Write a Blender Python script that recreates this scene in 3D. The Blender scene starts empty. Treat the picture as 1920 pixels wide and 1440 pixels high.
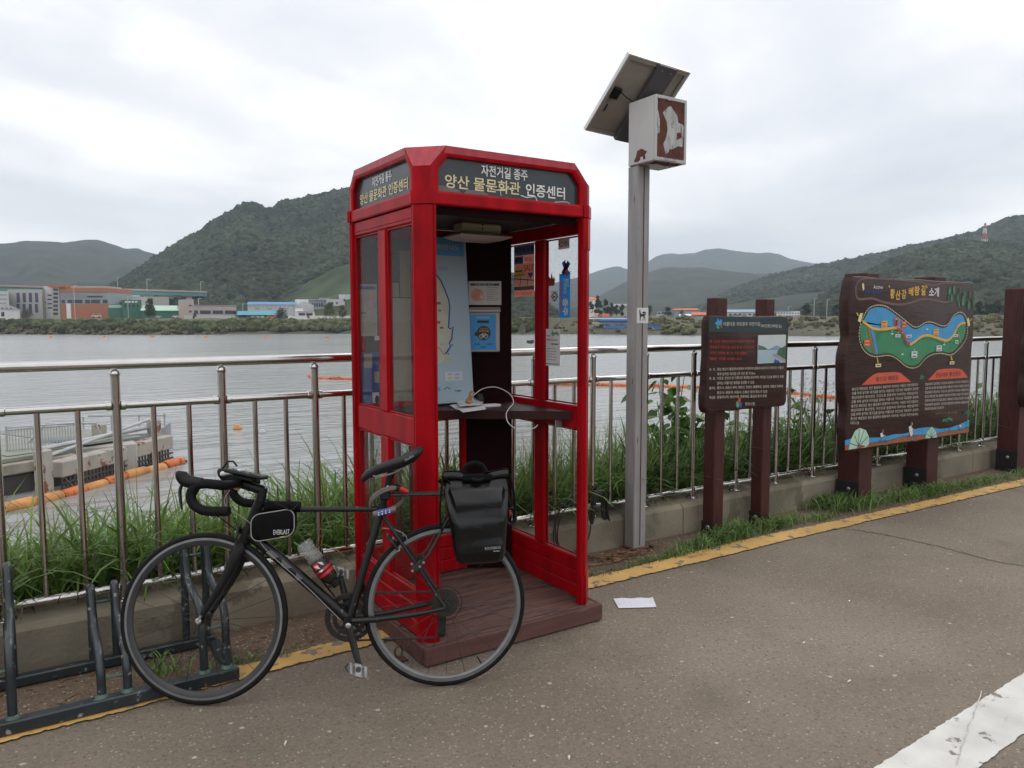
import bpy, bmesh, math, random
import numpy as np
from mathutils import Vector, Matrix

random.seed(7)
rng = np.random.default_rng(11)
S = bpy.context.scene
COL = S.collection
R_ = math.radians

# ------------------------------------------------------------------ camera
EYE = np.array([0.0, 0.0, 1.5])
FPX, YAW, PITCH, ROLL = 1427.0, R_(57.19), R_(4.767), R_(-0.107)
_f = np.array([math.cos(YAW) * math.cos(PITCH), math.sin(YAW) * math.cos(PITCH), -math.sin(PITCH)])
_r = np.array([math.sin(YAW), -math.cos(YAW), 0.0])
_u = np.cross(_r, _f)
_c, _s = math.cos(ROLL), math.sin(ROLL)
CR, CU, CF = _c * _r + _s * _u, -_s * _r + _c * _u, _f
cam_d = bpy.data.cameras.new('camera')
cam_d.sensor_width = 36.0
cam_d.lens = FPX / 1920 * 36
cam_d.clip_start, cam_d.clip_end = 0.05, 20000
cam = bpy.data.objects.new('camera', cam_d)
mw = Matrix.Identity(4)
for i in range(3):
    mw[i][0], mw[i][1], mw[i][2], mw[i][3] = CR[i], CU[i], -CF[i], EYE[i]
cam.matrix_world = mw
COL.objects.link(cam)
S.camera = cam


def ray(px, py):
    return CF + CR * ((px - 960) / FPX) - CU * ((py - 720) / FPX)


def hx(px, py, x):
    d = ray(px, py); return EYE + d * (x / d[0])


def hy(px, py, y):
    d = ray(px, py); return EYE + d * (y / d[1])


def hz(px, py, z):
    d = ray(px, py); return EYE + d * ((z - EYE[2]) / d[2])


def hp(px, py, o, n):
    d = ray(px, py); o = np.asarray(o, float); n = np.asarray(n, float)
    return EYE + d * (((o - EYE) @ n) / (d @ n))


def far(px, py, dist):
    """world point seen at (px, py) at a horizontal distance"""
    d = ray(px, py); return EYE + d * (dist / math.hypot(d[0], d[1]))


# ------------------------------------------------------------------ world, sun, exposure
SUN_EL, SUN_AZ = R_(52), R_(30)      # azimuth from +X towards +Y
W = bpy.data.worlds.new('World'); S.world = W; W.use_nodes = True
nt = W.node_tree; nt.nodes.clear()
def wn(t, **k):
    n = nt.nodes.new(t)
    for a, b in k.items(): setattr(n, a, b)
    return n
L = nt.links.new
out = wn('ShaderNodeOutputWorld')
sky = wn('ShaderNodeTexSky', sky_type='NISHITA', sun_disc=False, sun_elevation=SUN_EL, sun_rotation=R_(90) - SUN_AZ)
bg_sky = wn('ShaderNodeBackground'); bg_sky.inputs[1].default_value = 0.1
L(sky.outputs[0], bg_sky.inputs[0])
tc = wn('ShaderNodeTexCoord')
sep = wn('ShaderNodeSeparateXYZ'); L(tc.outputs['Generated'], sep.inputs[0])
zc = wn('ShaderNodeMath', operation='MAXIMUM'); L(sep.outputs[2], zc.inputs[0]); zc.inputs[1].default_value = 0.0
za = wn('ShaderNodeMath', operation='ADD'); L(zc.outputs[0], za.inputs[0]); za.inputs[1].default_value = 0.16
dx = wn('ShaderNodeMath', operation='DIVIDE'); L(sep.outputs[0], dx.inputs[0]); L(za.outputs[0], dx.inputs[1])
dy = wn('ShaderNodeMath', operation='DIVIDE'); L(sep.outputs[1], dy.inputs[0]); L(za.outputs[0], dy.inputs[1])
cb = wn('ShaderNodeCombineXYZ'); L(dx.outputs[0], cb.inputs[0]); L(dy.outputs[0], cb.inputs[1])
cb.inputs[2].default_value = 3.7
n1 = wn('ShaderNodeTexNoise'); n1.inputs['Scale'].default_value = 0.55; n1.inputs['Detail'].default_value = 7
n1.inputs['Roughness'].default_value = 0.52; n1.inputs['Distortion'].default_value = 0.25
L(cb.outputs[0], n1.inputs['Vector'])
rp = wn('ShaderNodeValToRGB'); L(n1.outputs[0], rp.inputs[0])
e = rp.color_ramp.elements
e[0].position, e[0].color = 0.37, (0.66, 0.69, 0.76, 1)
e[1].position, e[1].color = 0.60, (1.40, 1.375, 1.34, 1)
m = e.new(0.47); m.color = (0.875, 0.88, 0.90, 1)
# cloud base a little greyer and warmer towards the horizon, all the way round
hr = wn('ShaderNodeMapRange'); L(zc.outputs[0], hr.inputs[0])
hr.inputs[1].default_value, hr.inputs[2].default_value = 0.0, 0.22
hr.inputs[3].default_value, hr.inputs[4].default_value = 0.80, 0.0
mixh = wn('ShaderNodeMix', data_type='RGBA'); L(hr.outputs[0], mixh.inputs[0]); L(rp.outputs[0], mixh.inputs[6])
mixh.inputs[7].default_value = (1.10, 1.085, 1.06, 1)
bg_cl = wn('ShaderNodeBackground'); L(mixh.outputs[2], bg_cl.inputs[0]); bg_cl.inputs[1].default_value = 1.32
mx = wn('ShaderNodeMixShader'); mx.inputs[0].default_value = 0.94
L(bg_sky.outputs[0], mx.inputs[1]); L(bg_cl.outputs[0], mx.inputs[2]); L(mx.outputs[0], out.inputs[0])

sd = bpy.data.lights.new('sun', 'SUN'); sd.energy = 0.7; sd.angle = R_(25); sd.color = (1, 0.96, 0.9)
sun = bpy.data.objects.new('sun', sd); COL.objects.link(sun)
sv = Vector((math.cos(SUN_EL) * math.cos(SUN_AZ), math.cos(SUN_EL) * math.sin(SUN_AZ), math.sin(SUN_EL)))
sun.rotation_euler = sv.to_track_quat('Z', 'Y').to_euler()
S.view_settings.view_transform = 'Standard'; S.view_settings.look = 'None'
S.view_settings.exposure = 0.0; S.view_settings.gamma = 1.0; S.view_settings.use_curve_mapping = False
S.render.engine = 'CYCLES'
S.cycles.use_denoising = True
S.cycles.max_bounces = 8; S.cycles.transparent_max_bounces = 24; S.cycles.volume_bounces = 0
S.cycles.caustics_reflective = False; S.cycles.caustics_refractive = False

# ------------------------------------------------------------------ materials
MATS = {}


def M(name, col, rough=0.6, metal=0.0, var=0.12, vs=6.0, bump=0.0, bs=60.0, spec=0.5, wear=None, wears=8.0, weart=0.6,
      wr=0.85, stretch=None, trans=0.0, island=0.0, coat=0.0):
    if name in MATS: return MATS[name]
    m = bpy.data.materials.new(name); m.use_nodes = True; MATS[name] = m
    t = m.node_tree; n = t.nodes; b = n['Principled BSDF']; l = t.links.new
    b.inputs['Roughness'].default_value = rough; b.inputs['Metallic'].default_value = metal
    b.inputs['Specular IOR Level'].default_value = spec
    if coat: b.inputs['Coat Weight'].default_value = coat; b.inputs['Coat Roughness'].default_value = 0.12
    c = tuple(col) + (1,)
    co = n.new('ShaderNodeTexCoord'); vec = co.outputs['Object']
    if stretch:
        mp = n.new('ShaderNodeMapping'); mp.inputs['Scale'].default_value = stretch; l(vec, mp.inputs[0]); vec = mp.outputs[0]
    src = None
    if var:
        nz = n.new('ShaderNodeTexNoise'); nz.inputs['Scale'].default_value = vs; nz.inputs['Detail'].default_value = 5; l(vec, nz.inputs[0])
        rm = n.new('ShaderNodeValToRGB'); l(nz.outputs[0], rm.inputs[0])
        rm.color_ramp.elements[0].position = 0.3; rm.color_ramp.elements[1].position = 0.7
        rm.color_ramp.elements[0].color = tuple(max(0, x * (1 - var)) for x in col) + (1,)
        rm.color_ramp.elements[1].color = tuple(min(1, x * (1 + var)) for x in col) + (1,)
        src = rm.outputs[0]
    if island:
        g = n.new('ShaderNodeNewGeometry'); hs = n.new('ShaderNodeHueSaturation')
        mr = n.new('ShaderNodeMapRange'); l(g.outputs['Random Per Island'], mr.inputs[0])
        mr.inputs[3].default_value, mr.inputs[4].default_value = 1 - island, 1 + island
        l(mr.outputs[0], hs.inputs['Value'])
        mh = n.new('ShaderNodeMapRange'); l(g.outputs['Random Per Island'], mh.inputs[0])
        mh.inputs[3].default_value, mh.inputs[4].default_value = 0.475, 0.515
        l(mh.outputs[0], hs.inputs['Hue'])
        if src: l(src, hs.inputs['Color'])
        else: hs.inputs['Color'].default_value = c
        src = hs.outputs[0]
    if wear:
        nw = n.new('ShaderNodeTexNoise'); nw.inputs['Scale'].default_value = wears; nw.inputs['Detail'].default_value = 8
        nw.inputs['Roughness'].default_value = 0.62; l(vec, nw.inputs[0])
        rw = n.new('ShaderNodeValToRGB'); l(nw.outputs[0], rw.inputs[0])
        rw.color_ramp.elements[0].position = weart; rw.color_ramp.elements[1].position = weart + 0.04
        mi = n.new('ShaderNodeMix'); mi.data_type = 'RGBA'; l(rw.outputs[0], mi.inputs[0])
        if src: l(src, mi.inputs[6])
        else: mi.inputs[6].default_value = c
        mi.inputs[7].default_value = tuple(wear) + (1,)
        src = mi.outputs[2]
        mr2 = n.new('ShaderNodeMapRange'); l(rw.outputs[0], mr2.inputs[0])
        mr2.inputs[3].default_value, mr2.inputs[4].default_value = rough, wr
        l(mr2.outputs[0], b.inputs['Roughness'])
    if src: l(src, b.inputs['Base Color'])
    else: b.inputs['Base Color'].default_value = c
    if bump:
        nb = n.new('ShaderNodeTexNoise'); nb.inputs['Scale'].default_value = bs; nb.inputs['Detail'].default_value = 4; l(vec, nb.inputs[0])
        bm_ = n.new('ShaderNodeBump'); bm_.inputs['Strength'].default_value = bump; bm_.inputs['Distance'].default_value = 0.01
        l(nb.outputs[0], bm_.inputs['Height']); l(bm_.outputs[0], b.inputs['Normal'])
    if trans:   # leaf: light passes through
        tr = n.new('ShaderNodeBsdfTranslucent'); mxs = n.new('ShaderNodeMixShader'); mxs.inputs[0].default_value = trans
        if src: l(src, tr.inputs[0])
        else: tr.inputs[0].default_value = c
        o = n['Material Output']; l(b.outputs[0], mxs.inputs[1]); l(tr.outputs[0], mxs.inputs[2]); l(mxs.outputs[0], o.inputs[0])
    return m


def glass_mat(name, tint=(0.96, 0.97, 0.96), haze=0.04, dirt=(0.28, 0.26, 0.24), ior=1.24):
    m = bpy.data.materials.new(name); m.use_nodes = True; t = m.node_tree; n = t.nodes; l = t.links.new
    n.remove(n['Principled BSDF']); o = n['Material Output']
    tr = n.new('ShaderNodeBsdfTransparent'); tr.inputs[0].default_value = tint + (1,)
    gl = n.new('ShaderNodeBsdfGlossy'); gl.inputs['Roughness'].default_value = 0.02
    fr = n.new('ShaderNodeFresnel'); ge = n.new('ShaderNodeNewGeometry'); io = n.new('ShaderNodeMapRange')
    l(ge.outputs['Backfacing'], io.inputs[0]); io.inputs[3].default_value, io.inputs[4].default_value = ior, 1 / ior; l(io.outputs[0], fr.inputs[0])
    a = n.new('ShaderNodeMixShader'); l(fr.outputs[0], a.inputs[0]); l(tr.outputs[0], a.inputs[1]); l(gl.outputs[0], a.inputs[2])
    df = n.new('ShaderNodeBsdfDiffuse'); df.inputs[0].default_value = dirt + (1,)
    co = n.new('ShaderNodeTexCoord')
    nz = n.new('ShaderNodeTexNoise'); nz.inputs['Scale'].default_value = 9; nz.inputs['Detail'].default_value = 6; l(co.outputs['Object'], nz.inputs[0])
    sp = n.new('ShaderNodeTexNoise'); sp.inputs['Scale'].default_value = 90; sp.inputs['Detail'].default_value = 2; l(co.outputs['Object'], sp.inputs[0])
    rs = n.new('ShaderNodeValToRGB'); l(sp.outputs[0], rs.inputs[0]); rs.color_ramp.elements[0].position = 0.66; rs.color_ramp.elements[1].position = 0.72
    rs.color_ramp.elements[1].color = (0.35, 0.35, 0.35, 1)
    mr = n.new('ShaderNodeMapRange'); l(nz.outputs[0], mr.inputs[0]); mr.inputs[1].default_value = 0.3; mr.inputs[2].default_value = 0.75
    mr.inputs[3].default_value = haze * 0.3; mr.inputs[4].default_value = haze * 2
    ad = n.new('ShaderNodeMath'); ad.operation = 'ADD'; l(mr.outputs[0], ad.inputs[0]); l(rs.outputs[0], ad.inputs[1])
    b = n.new('ShaderNodeMixShader'); l(ad.outputs[0], b.inputs[0]); l(a.outputs[0], b.inputs[1]); l(df.outputs[0], b.inputs[2])
    l(b.outputs[0], o.inputs[0]); MATS[name] = m
    return m


# ------------------------------------------------------------------ mesh building
def V(*a): return np.array(a, float)


class MB:
    def __init__(s): s.v = []; s.f = []; s.m = []; s.mats = []; s.cur = 0

    def use(s, mat):
        if mat not in s.mats: s.mats.append(mat)
        s.cur = s.mats.index(mat); return s

    def add(s, vs, fs):
        k = len(s.v); s.v.extend([tuple(map(float, p)) for p in vs])
        for f in fs: s.f.append(tuple(i + k for i in f)); s.m.append(s.cur)
        return s

    def box(s, x0, x1, y0, y1, z0, z1, b=0.0, T=None):
        if x0 > x1: x0, x1 = x1, x0
        if y0 > y1: y0, y1 = y1, y0
        if z0 > z1: z0, z1 = z1, z0
        if b <= 0:
            vs = [(x, y, z) for x in (x0, x1) for y in (y0, y1) for z in (z0, z1)]
            fs = [(0, 1, 3, 2), (4, 6, 7, 5), (0, 4, 5, 1), (2, 3, 7, 6), (0, 2, 6, 4), (1, 5, 7, 3)]
        else:
            b = min(b, (x1 - x0) * .45, (y1 - y0) * .45, (z1 - z0) * .45)
            vs, idx = [], {}
            for i, x in enumerate((x0, x1)):
                for j, y in enumerate((y0, y1)):
                    for k, z in enumerate((z0, z1)):
                        sx, sy, sz = (1, -1)[i], (1, -1)[j], (1, -1)[k]
                        for a, p in enumerate(((x, y + sy * b, z + sz * b), (x + sx * b, y, z + sz * b), (x + sx * b, y + sy * b, z))):
                            idx[i, j, k, a] = len(vs); vs.append(p)
            I = idx; fs = []
            for i in (0, 1):
                q = [I[i, 0, 0, 0], I[i, 1, 0, 0], I[i, 1, 1, 0], I[i, 0, 1, 0]]; fs.append(q if i else q[::-1])
                q = [I[0, i, 0, 1], I[0, i, 1, 1], I[1, i, 1, 1], I[1, i, 0, 1]]; fs.append(q if i else q[::-1])
                q = [I[0, 0, i, 2], I[1, 0, i, 2], I[1, 1, i, 2], I[0, 1, i, 2]]; fs.append(q if i else q[::-1])
            for i in (0, 1):
                for j in (0, 1):
                    sgn = (i == j)
                    q = [I[i, j, 0, 0], I[i, j, 1, 0], I[i, j, 1, 1], I[i, j, 0, 1]]; fs.append(q if sgn else q[::-1])
                    q = [I[i, 0, j, 0], I[i, 1, j, 0], I[i, 1, j, 2], I[i, 0, j, 2]]; fs.append(q[::-1] if sgn else q)
                    q = [I[0, i, j, 1], I[1, i, j, 1], I[1, i, j, 2], I[0, i, j, 2]]; fs.append(q if sgn else q[::-1])
                    for k in (0, 1):
                        fs.append((I[i, j, k, 0], I[i, j, k, 1], I[i, j, k, 2]))
        if T is not None: vs = [T(*p) for p in vs]
        return s.add(vs, fs)

    def tube(s, pts, r, n=10, cap=True, closed=False, flat=None):
        """round tube along pts; r a number or one per point; flat=(axis, k) squashes the section along axis"""
        P = np.array(pts, float); k = len(P)
        rr = np.full(k, r, float) if np.isscalar(r) else np.array(r, float)
        if closed: tg = np.roll(P, -1, 0) - np.roll(P, 1, 0)
        else: tg = np.gradient(P, axis=0)
        tg /= np.linalg.norm(tg, axis=1)[:, None] + 1e-12
        a = V(0, 0, 1) if abs(tg[0][2]) < .9 else V(1, 0, 0)
        nn = a - tg[0] * (a @ tg[0]); nn /= np.linalg.norm(nn)
        vs = []
        for i in range(k):
            nn = nn - tg[i] * (nn @ tg[i]); nn /= np.linalg.norm(nn) + 1e-12
            bb = np.cross(tg[i], nn)
            for j in range(n):
                th = 2 * math.pi * j / n
                o = (nn * math.cos(th) + bb * math.sin(th)) * rr[i]
                if flat is not None: o = o - np.array(flat[0]) * (o @ np.array(flat[0])) * (1 - flat[1])
                vs.append(P[i] + o)
        fs = []
        for i in range(k if closed else k - 1):
            for j in range(n):
                a_, b_ = i * n + j, i * n + (j + 1) % n
                c_, d_ = ((i + 1) % k) * n + (j + 1) % n, ((i + 1) % k) * n + j
                fs.append((a_, b_, c_, d_))
        if cap and not closed: fs += [tuple(range(n))[::-1], tuple(range((k - 1) * n, k * n))]
        return s.add(vs, fs)

    def lathe(s, prof, o, ax, n=16, cap=True):
        ax = np.array(ax, float); ax /= np.linalg.norm(ax); o = np.array(o, float)
        a = V(0, 0, 1) if abs(ax[2]) < .9 else V(1, 0, 0)
        e1 = a - ax * (a @ ax); e1 /= np.linalg.norm(e1); e2 = np.cross(ax, e1)
        vs = [o + ax * h + (e1 * math.cos(2 * math.pi * j / n) + e2 * math.sin(2 * math.pi * j / n)) * r for r, h in prof for j in range(n)]
        fs = [(i * n + j, i * n + (j + 1) % n, (i + 1) * n + (j + 1) % n, (i + 1) * n + j) for i in range(len(prof) - 1) for j in range(n)]
        if cap: fs += [tuple(range(n))[::-1], tuple(range((len(prof) - 1) * n, len(prof) * n))]
        return s.add(vs, fs)

    def loft(s, rings, cap=True, closed=True):
        n = len(rings[0]); vs = [p for r in rings for p in r]; fs = []
        for i in range(len(rings) - 1):
            for j in range(n if closed else n - 1):
                fs.append((i * n + j, i * n + (j + 1) % n, (i + 1) * n + (j + 1) % n, (i + 1) * n + j))
        if cap: fs += [tuple(range(n))[::-1], tuple(range((len(rings) - 1) * n, len(rings) * n))]
        return s.add(vs, fs)

    def prism(s, loop, off):
        loop = [np.array(p, float) for p in loop]
        return s.loft([loop, [p + np.array(off, float) for p in loop]])

    def ball(s, c, r, n=10, sc=(1, 1, 1)):
        prof = [(math.sin(math.pi * i / 6), -math.cos(math.pi * i / 6)) for i in range(7)]
        vs = [(c[0] + r * sc[0] * max(q, 1e-3) * math.cos(2 * math.pi * j / n), c[1] + r * sc[1] * max(q, 1e-3) * math.sin(2 * math.pi * j / n), c[2] + r * sc[2] * h) for q, h in prof for j in range(n)]
        fs = [(i * n + j, i * n + (j + 1) % n, (i + 1) * n + (j + 1) % n, (i + 1) * n + j) for i in range(6) for j in range(n)]
        return s.add(vs, fs)

    def build(s, name, mat=None, parent=None, smooth=35, kind=None):
        me = bpy.data.meshes.new(name)
        o0 = V(0, 0, 0) if parent is None else np.array(WORLD(parent))
        me.from_pydata([tuple(np.array(p) - o0) for p in s.v], [], s.f)
        for q in (s.mats or [mat]): me.materials.append(q)
        if len(s.mats) > 1: me.polygons.foreach_set('material_index', s.m)
        finish(me, smooth)
        o = bpy.data.objects.new(name, me); COL.objects.link(o)
        if parent is not None: o.parent = parent
        if kind: o['kind'] = kind
        return o


def finish(me, smooth=35):
    bm = bmesh.new(); bm.from_mesh(me); bmesh.ops.recalc_face_normals(bm, faces=bm.faces); bm.to_mesh(me); bm.free()
    if smooth:
        me.polygons.foreach_set('use_smooth', [True] * len(me.polygons))
        me.set_sharp_from_angle(angle=R_(smooth))
    me.update()


def WORLD(o):
    p = V(*o.location)
    while o.parent is not None:
        o = o.parent; p = p + V(*o.location)
    return p


def thing(name, loc, label, cat, group=None):
    o = bpy.data.objects.new(name, None); o.empty_display_size = 0.1; COL.objects.link(o)
    o.location = tuple(float(q) for q in loc); return tag(o, label, cat, group)


def tag(o, label, cat, group=None):
    o['label'] = label; o['category'] = cat
    if group: o['group'] = group
    return o


def copy_of(o, parent=None, loc=None):
    c = o.copy(); COL.objects.link(c)
    if parent is not None: c.parent = parent
    if loc is not None: c.location = tuple(float(q) for q in loc)
    for ch in list(o.children): copy_of(ch, c)
    return c


def np_mesh(name, verts, tris, mat, parent=None, smooth=False, kind=None):
    """big triangle soup from numpy arrays"""
    me = bpy.data.meshes.new(name); verts = np.asarray(verts, np.float32); tris = np.asarray(tris, np.int32)
    if parent is not None: verts = verts - WORLD(parent).astype(np.float32)
    me.vertices.add(len(verts)); me.vertices.foreach_set('co', verts.ravel())
    me.loops.add(tris.size); me.loops.foreach_set('vertex_index', tris.ravel())
    me.polygons.add(len(tris)); me.polygons.foreach_set('loop_start', np.arange(0, tris.size, 3, dtype=np.int32))
    me.polygons.foreach_set('use_smooth', np.full(len(tris), smooth))
    me.materials.append(mat); me.update(calc_edges=True); me.validate()
    o = bpy.data.objects.new(name, me); COL.objects.link(o)
    if parent is not None: o.parent = parent
    if kind: o['kind'] = kind
    return o


# ------------------------------------------------------------------ smooth noise on arrays
_perm = rng.random((256, 256))


def vnoise(x, y):
    x = np.asarray(x, float); y = np.asarray(y, float)
    xi = np.floor(x).astype(int); yi = np.floor(y).astype(int); fx = x - xi; fy = y - yi
    fx = fx * fx * (3 - 2 * fx); fy = fy * fy * (3 - 2 * fy)
    g = lambda a, b: _perm[a & 255, b & 255]
    return (g(xi, yi) * (1 - fx) + g(xi + 1, yi) * fx) * (1 - fy) + (g(xi, yi + 1) * (1 - fx) + g(xi + 1, yi + 1) * fx) * fy


def fbm(x, y, o=4):
    s, a, t = 0, 1.0, 0
    for i in range(o):
        s = s + a * vnoise(x * 2 ** i + 17.3 * i, y * 2 ** i + 5.1 * i); t += a; a *= 0.5
    return s / t


def smooth_path(pts, k=6):
    """Catmull-Rom through pts"""
    P = [np.array(p, float) for p in pts]; P = [2 * P[0] - P[1]] + P + [2 * P[-1] - P[-2]]; o = []
    for i in range(1, len(P) - 2):
        a, b, c, d = P[i - 1], P[i], P[i + 1], P[i + 2]
        for j in range(k):
            t = j / k
            o.append(0.5 * (2 * b + (c - a) * t + (2 * a - 5 * b + 4 * c - d) * t * t + (3 * b - a - 3 * c + d) * t ** 3))
    o.append(P[-2]); return o


# ------------------------------------------------------------------ lettering
TXT = {}


def make_texts(items):
    """items: (string, boldness); every string becomes flat polygons; one text object per boldness, a string per line"""
    groups = {}
    for body, bold in items:
        if body not in groups.setdefault(bold, []): groups[bold].append(body)
    for bold, bodies in groups.items():
        cu = bpy.data.curves.new('lettering', 'FONT'); cu.body = '\n'.join(bodies); cu.offset = bold; cu.resolution_u = 3; cu.space_line = 4.0
        ob = bpy.data.objects.new('lettering', cu); COL.objects.link(ob)
        me = bpy.data.meshes.new_from_object(ob.evaluated_get(bpy.context.evaluated_depsgraph_get()))
        vs = np.array([v.co[:2] for v in me.vertices]); line = np.round((0.3 - vs[:, 1]) / 4.0).astype(int)
        faces = [tuple(p.vertices) for p in me.polygons]; by = {}
        for f in faces: by.setdefault(int(line[f[0]]), []).append(f)
        for k, body in enumerate(bodies):
            fs = by.get(k, []); used = sorted({i for f in fs for i in f}); new = {q: n for n, q in enumerate(used)}
            TXT[(body, bold)] = (vs[used] if used else np.zeros((0, 2)), [tuple(new[q] for q in f) for f in fs])
        bpy.data.meshes.remove(me); bpy.data.objects.remove(ob); bpy.data.curves.remove(cu)


class Sheet:
    """a plane with print on it: everything drawn goes into one MB"""
    def __init__(s, o, ux, uz, n, step=0.0008):
        s.o, s.ux, s.uz, s.n = (np.array(q, float) for q in (o, ux, uz, n)); s.step = step; s.mb = MB()

    def at(s, x, z, layer=1): return s.o + s.ux * x + s.uz * z + s.n * (layer * s.step)

    def px(s, px, py):
        q = hp(px, py, s.o, s.n) - s.o; return (float(q @ s.ux), float(q @ s.uz))

    def poly(s, pts, mat, layer=1):
        s.mb.use(mat); s.mb.add([s.at(x, z, layer) for x, z in pts], [tuple(range(len(pts)))]); return s

    def rect(s, x0, x1, z0, z1, mat, layer=1): return s.poly([(x0, z0), (x1, z0), (x1, z1), (x0, z1)], mat, layer)

    def disc(s, x, z, rx, rz, mat, layer=1, n=20):
        return s.poly([(x + rx * math.cos(2 * math.pi * i / n), z + rz * math.sin(2 * math.pi * i / n)) for i in range(n)], mat, layer)

    def strip(s, path, w, mat, layer=1):
        P = np.array(path, float); t = np.gradient(P, axis=0); t /= np.linalg.norm(t, axis=1)[:, None] + 1e-9
        nn = np.stack([-t[:, 1], t[:, 0]], 1) * w / 2; s.mb.use(mat)
        a, b = P + nn, P - nn; vs = [s.at(*q, layer) for q in a] + [s.at(*q, layer) for q in b]; k = len(P)
        s.mb.add(vs, [(i, i + 1, k + i + 1, k + i) for i in range(k - 1)]); return s

    def text(s, body, x, z, w=None, h=None, mat=None, bold=0.0, layer=2, align='L', slope=0.0, rot=0.0):
        vs, fs = TXT[(body, bold)]
        if len(vs) == 0: return s
        lo, hi = vs.min(0), vs.max(0); q = vs - lo; sz = hi - lo
        sy = h / sz[1] if h else w / sz[0]
        sx = w / sz[0] if w else sy
        q = q * [sx, sy]
        if align == 'C': q[:, 0] -= q[:, 0].max() / 2
        if rot: c, s_ = math.cos(rot), math.sin(rot); q = np.stack([q[:, 0] * c - q[:, 1] * s_, q[:, 0] * s_ + q[:, 1] * c], 1)
        q[:, 1] += slope * q[:, 0]
        s.mb.use(mat); s.mb.add([s.at(x + a, z + b, layer) for a, b in q], fs); return s

_txt = ([(s, b) for s, b in [
    ('자전거길 종주', .015), ('양산 물문화관', .015), ('인증센터', .015), ('인증센터안내도', 0), ('무인인증센터', 0), ('인증센터', 0), ('자전거길', 0), ('자전거 의류', .03), ('백화점', .03), ('폭탄', .01), ('SALE', .01), ('매장 알뜰전시', .01),
    ('055-382-0000', 0), ('KOVEN', .03), ('2017', .01), ('전국체전', .01), ('충주', .03), ('이용안내', 0), ('EVERLAST', .0), ('ROCKBROS', 0), ('Selle', 0), ('K-water', .01), ('인증수첩 안내', 0), ('종주 인증', 0)]])
_txt += ([(s, 0) for s in ['아름다운 국토종주 자전거길', '20선(황산베랑길)', '본 구간은 행정안전부가 선정한 아름다운', '국토종주 자전거길 20선 중 한 구간입니다', '자전거 여행을 즐기는 모든 분들의', '많은 이용 바랍니다', '위  치 :', '특  징 :', '볼거리 :', '특산물 :', '경남 양산시 물금취수장에서 시작되어 원동취수장까지 이어지는 낙동강', '위에 설치된 데크길 2개 구간 등 약 2km', '낙동강, 천성산 등 아름다운 풍경을 감상하며, 데크길 구간을 통해 강 위를', '달리는 아름다운 풍경을 감상할 수 있음', '통도사, 내원사 계곡, 대운산, 천성산, 홍룡폭포, 임경대, 오봉산 전망대,', '통도사, 원동역, 내원사, 오봉산 등의 명소가 있음', '원동미나리, 양산사과, 원동매실, 물금감 등이 유명', '양산시청', 'Active', 'yangsan', '황산강 베랑길', '소개', '영남대로 황산잔도', '황산강 베랑길은 양산 물금에서 원동까지 이어지는 낙동강 자전거길이다', '강물 위에 설치된 데크길을 달리는 아름다운 구간으로 국토종주 길이며', '영남대로의 황산잔도 구간으로 원동까지 이어지는 벼랑길이다', '이어지고 있음', '양산시 물금읍']] + [("'황산강 베랑길'", .03), ('소개', .03), ('황산강 베랑길', .01), ('영남대로 황산잔도', .01)])
_txt += [(c, .03) for c in '황산강베랑길']
make_texts(_txt)
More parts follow.
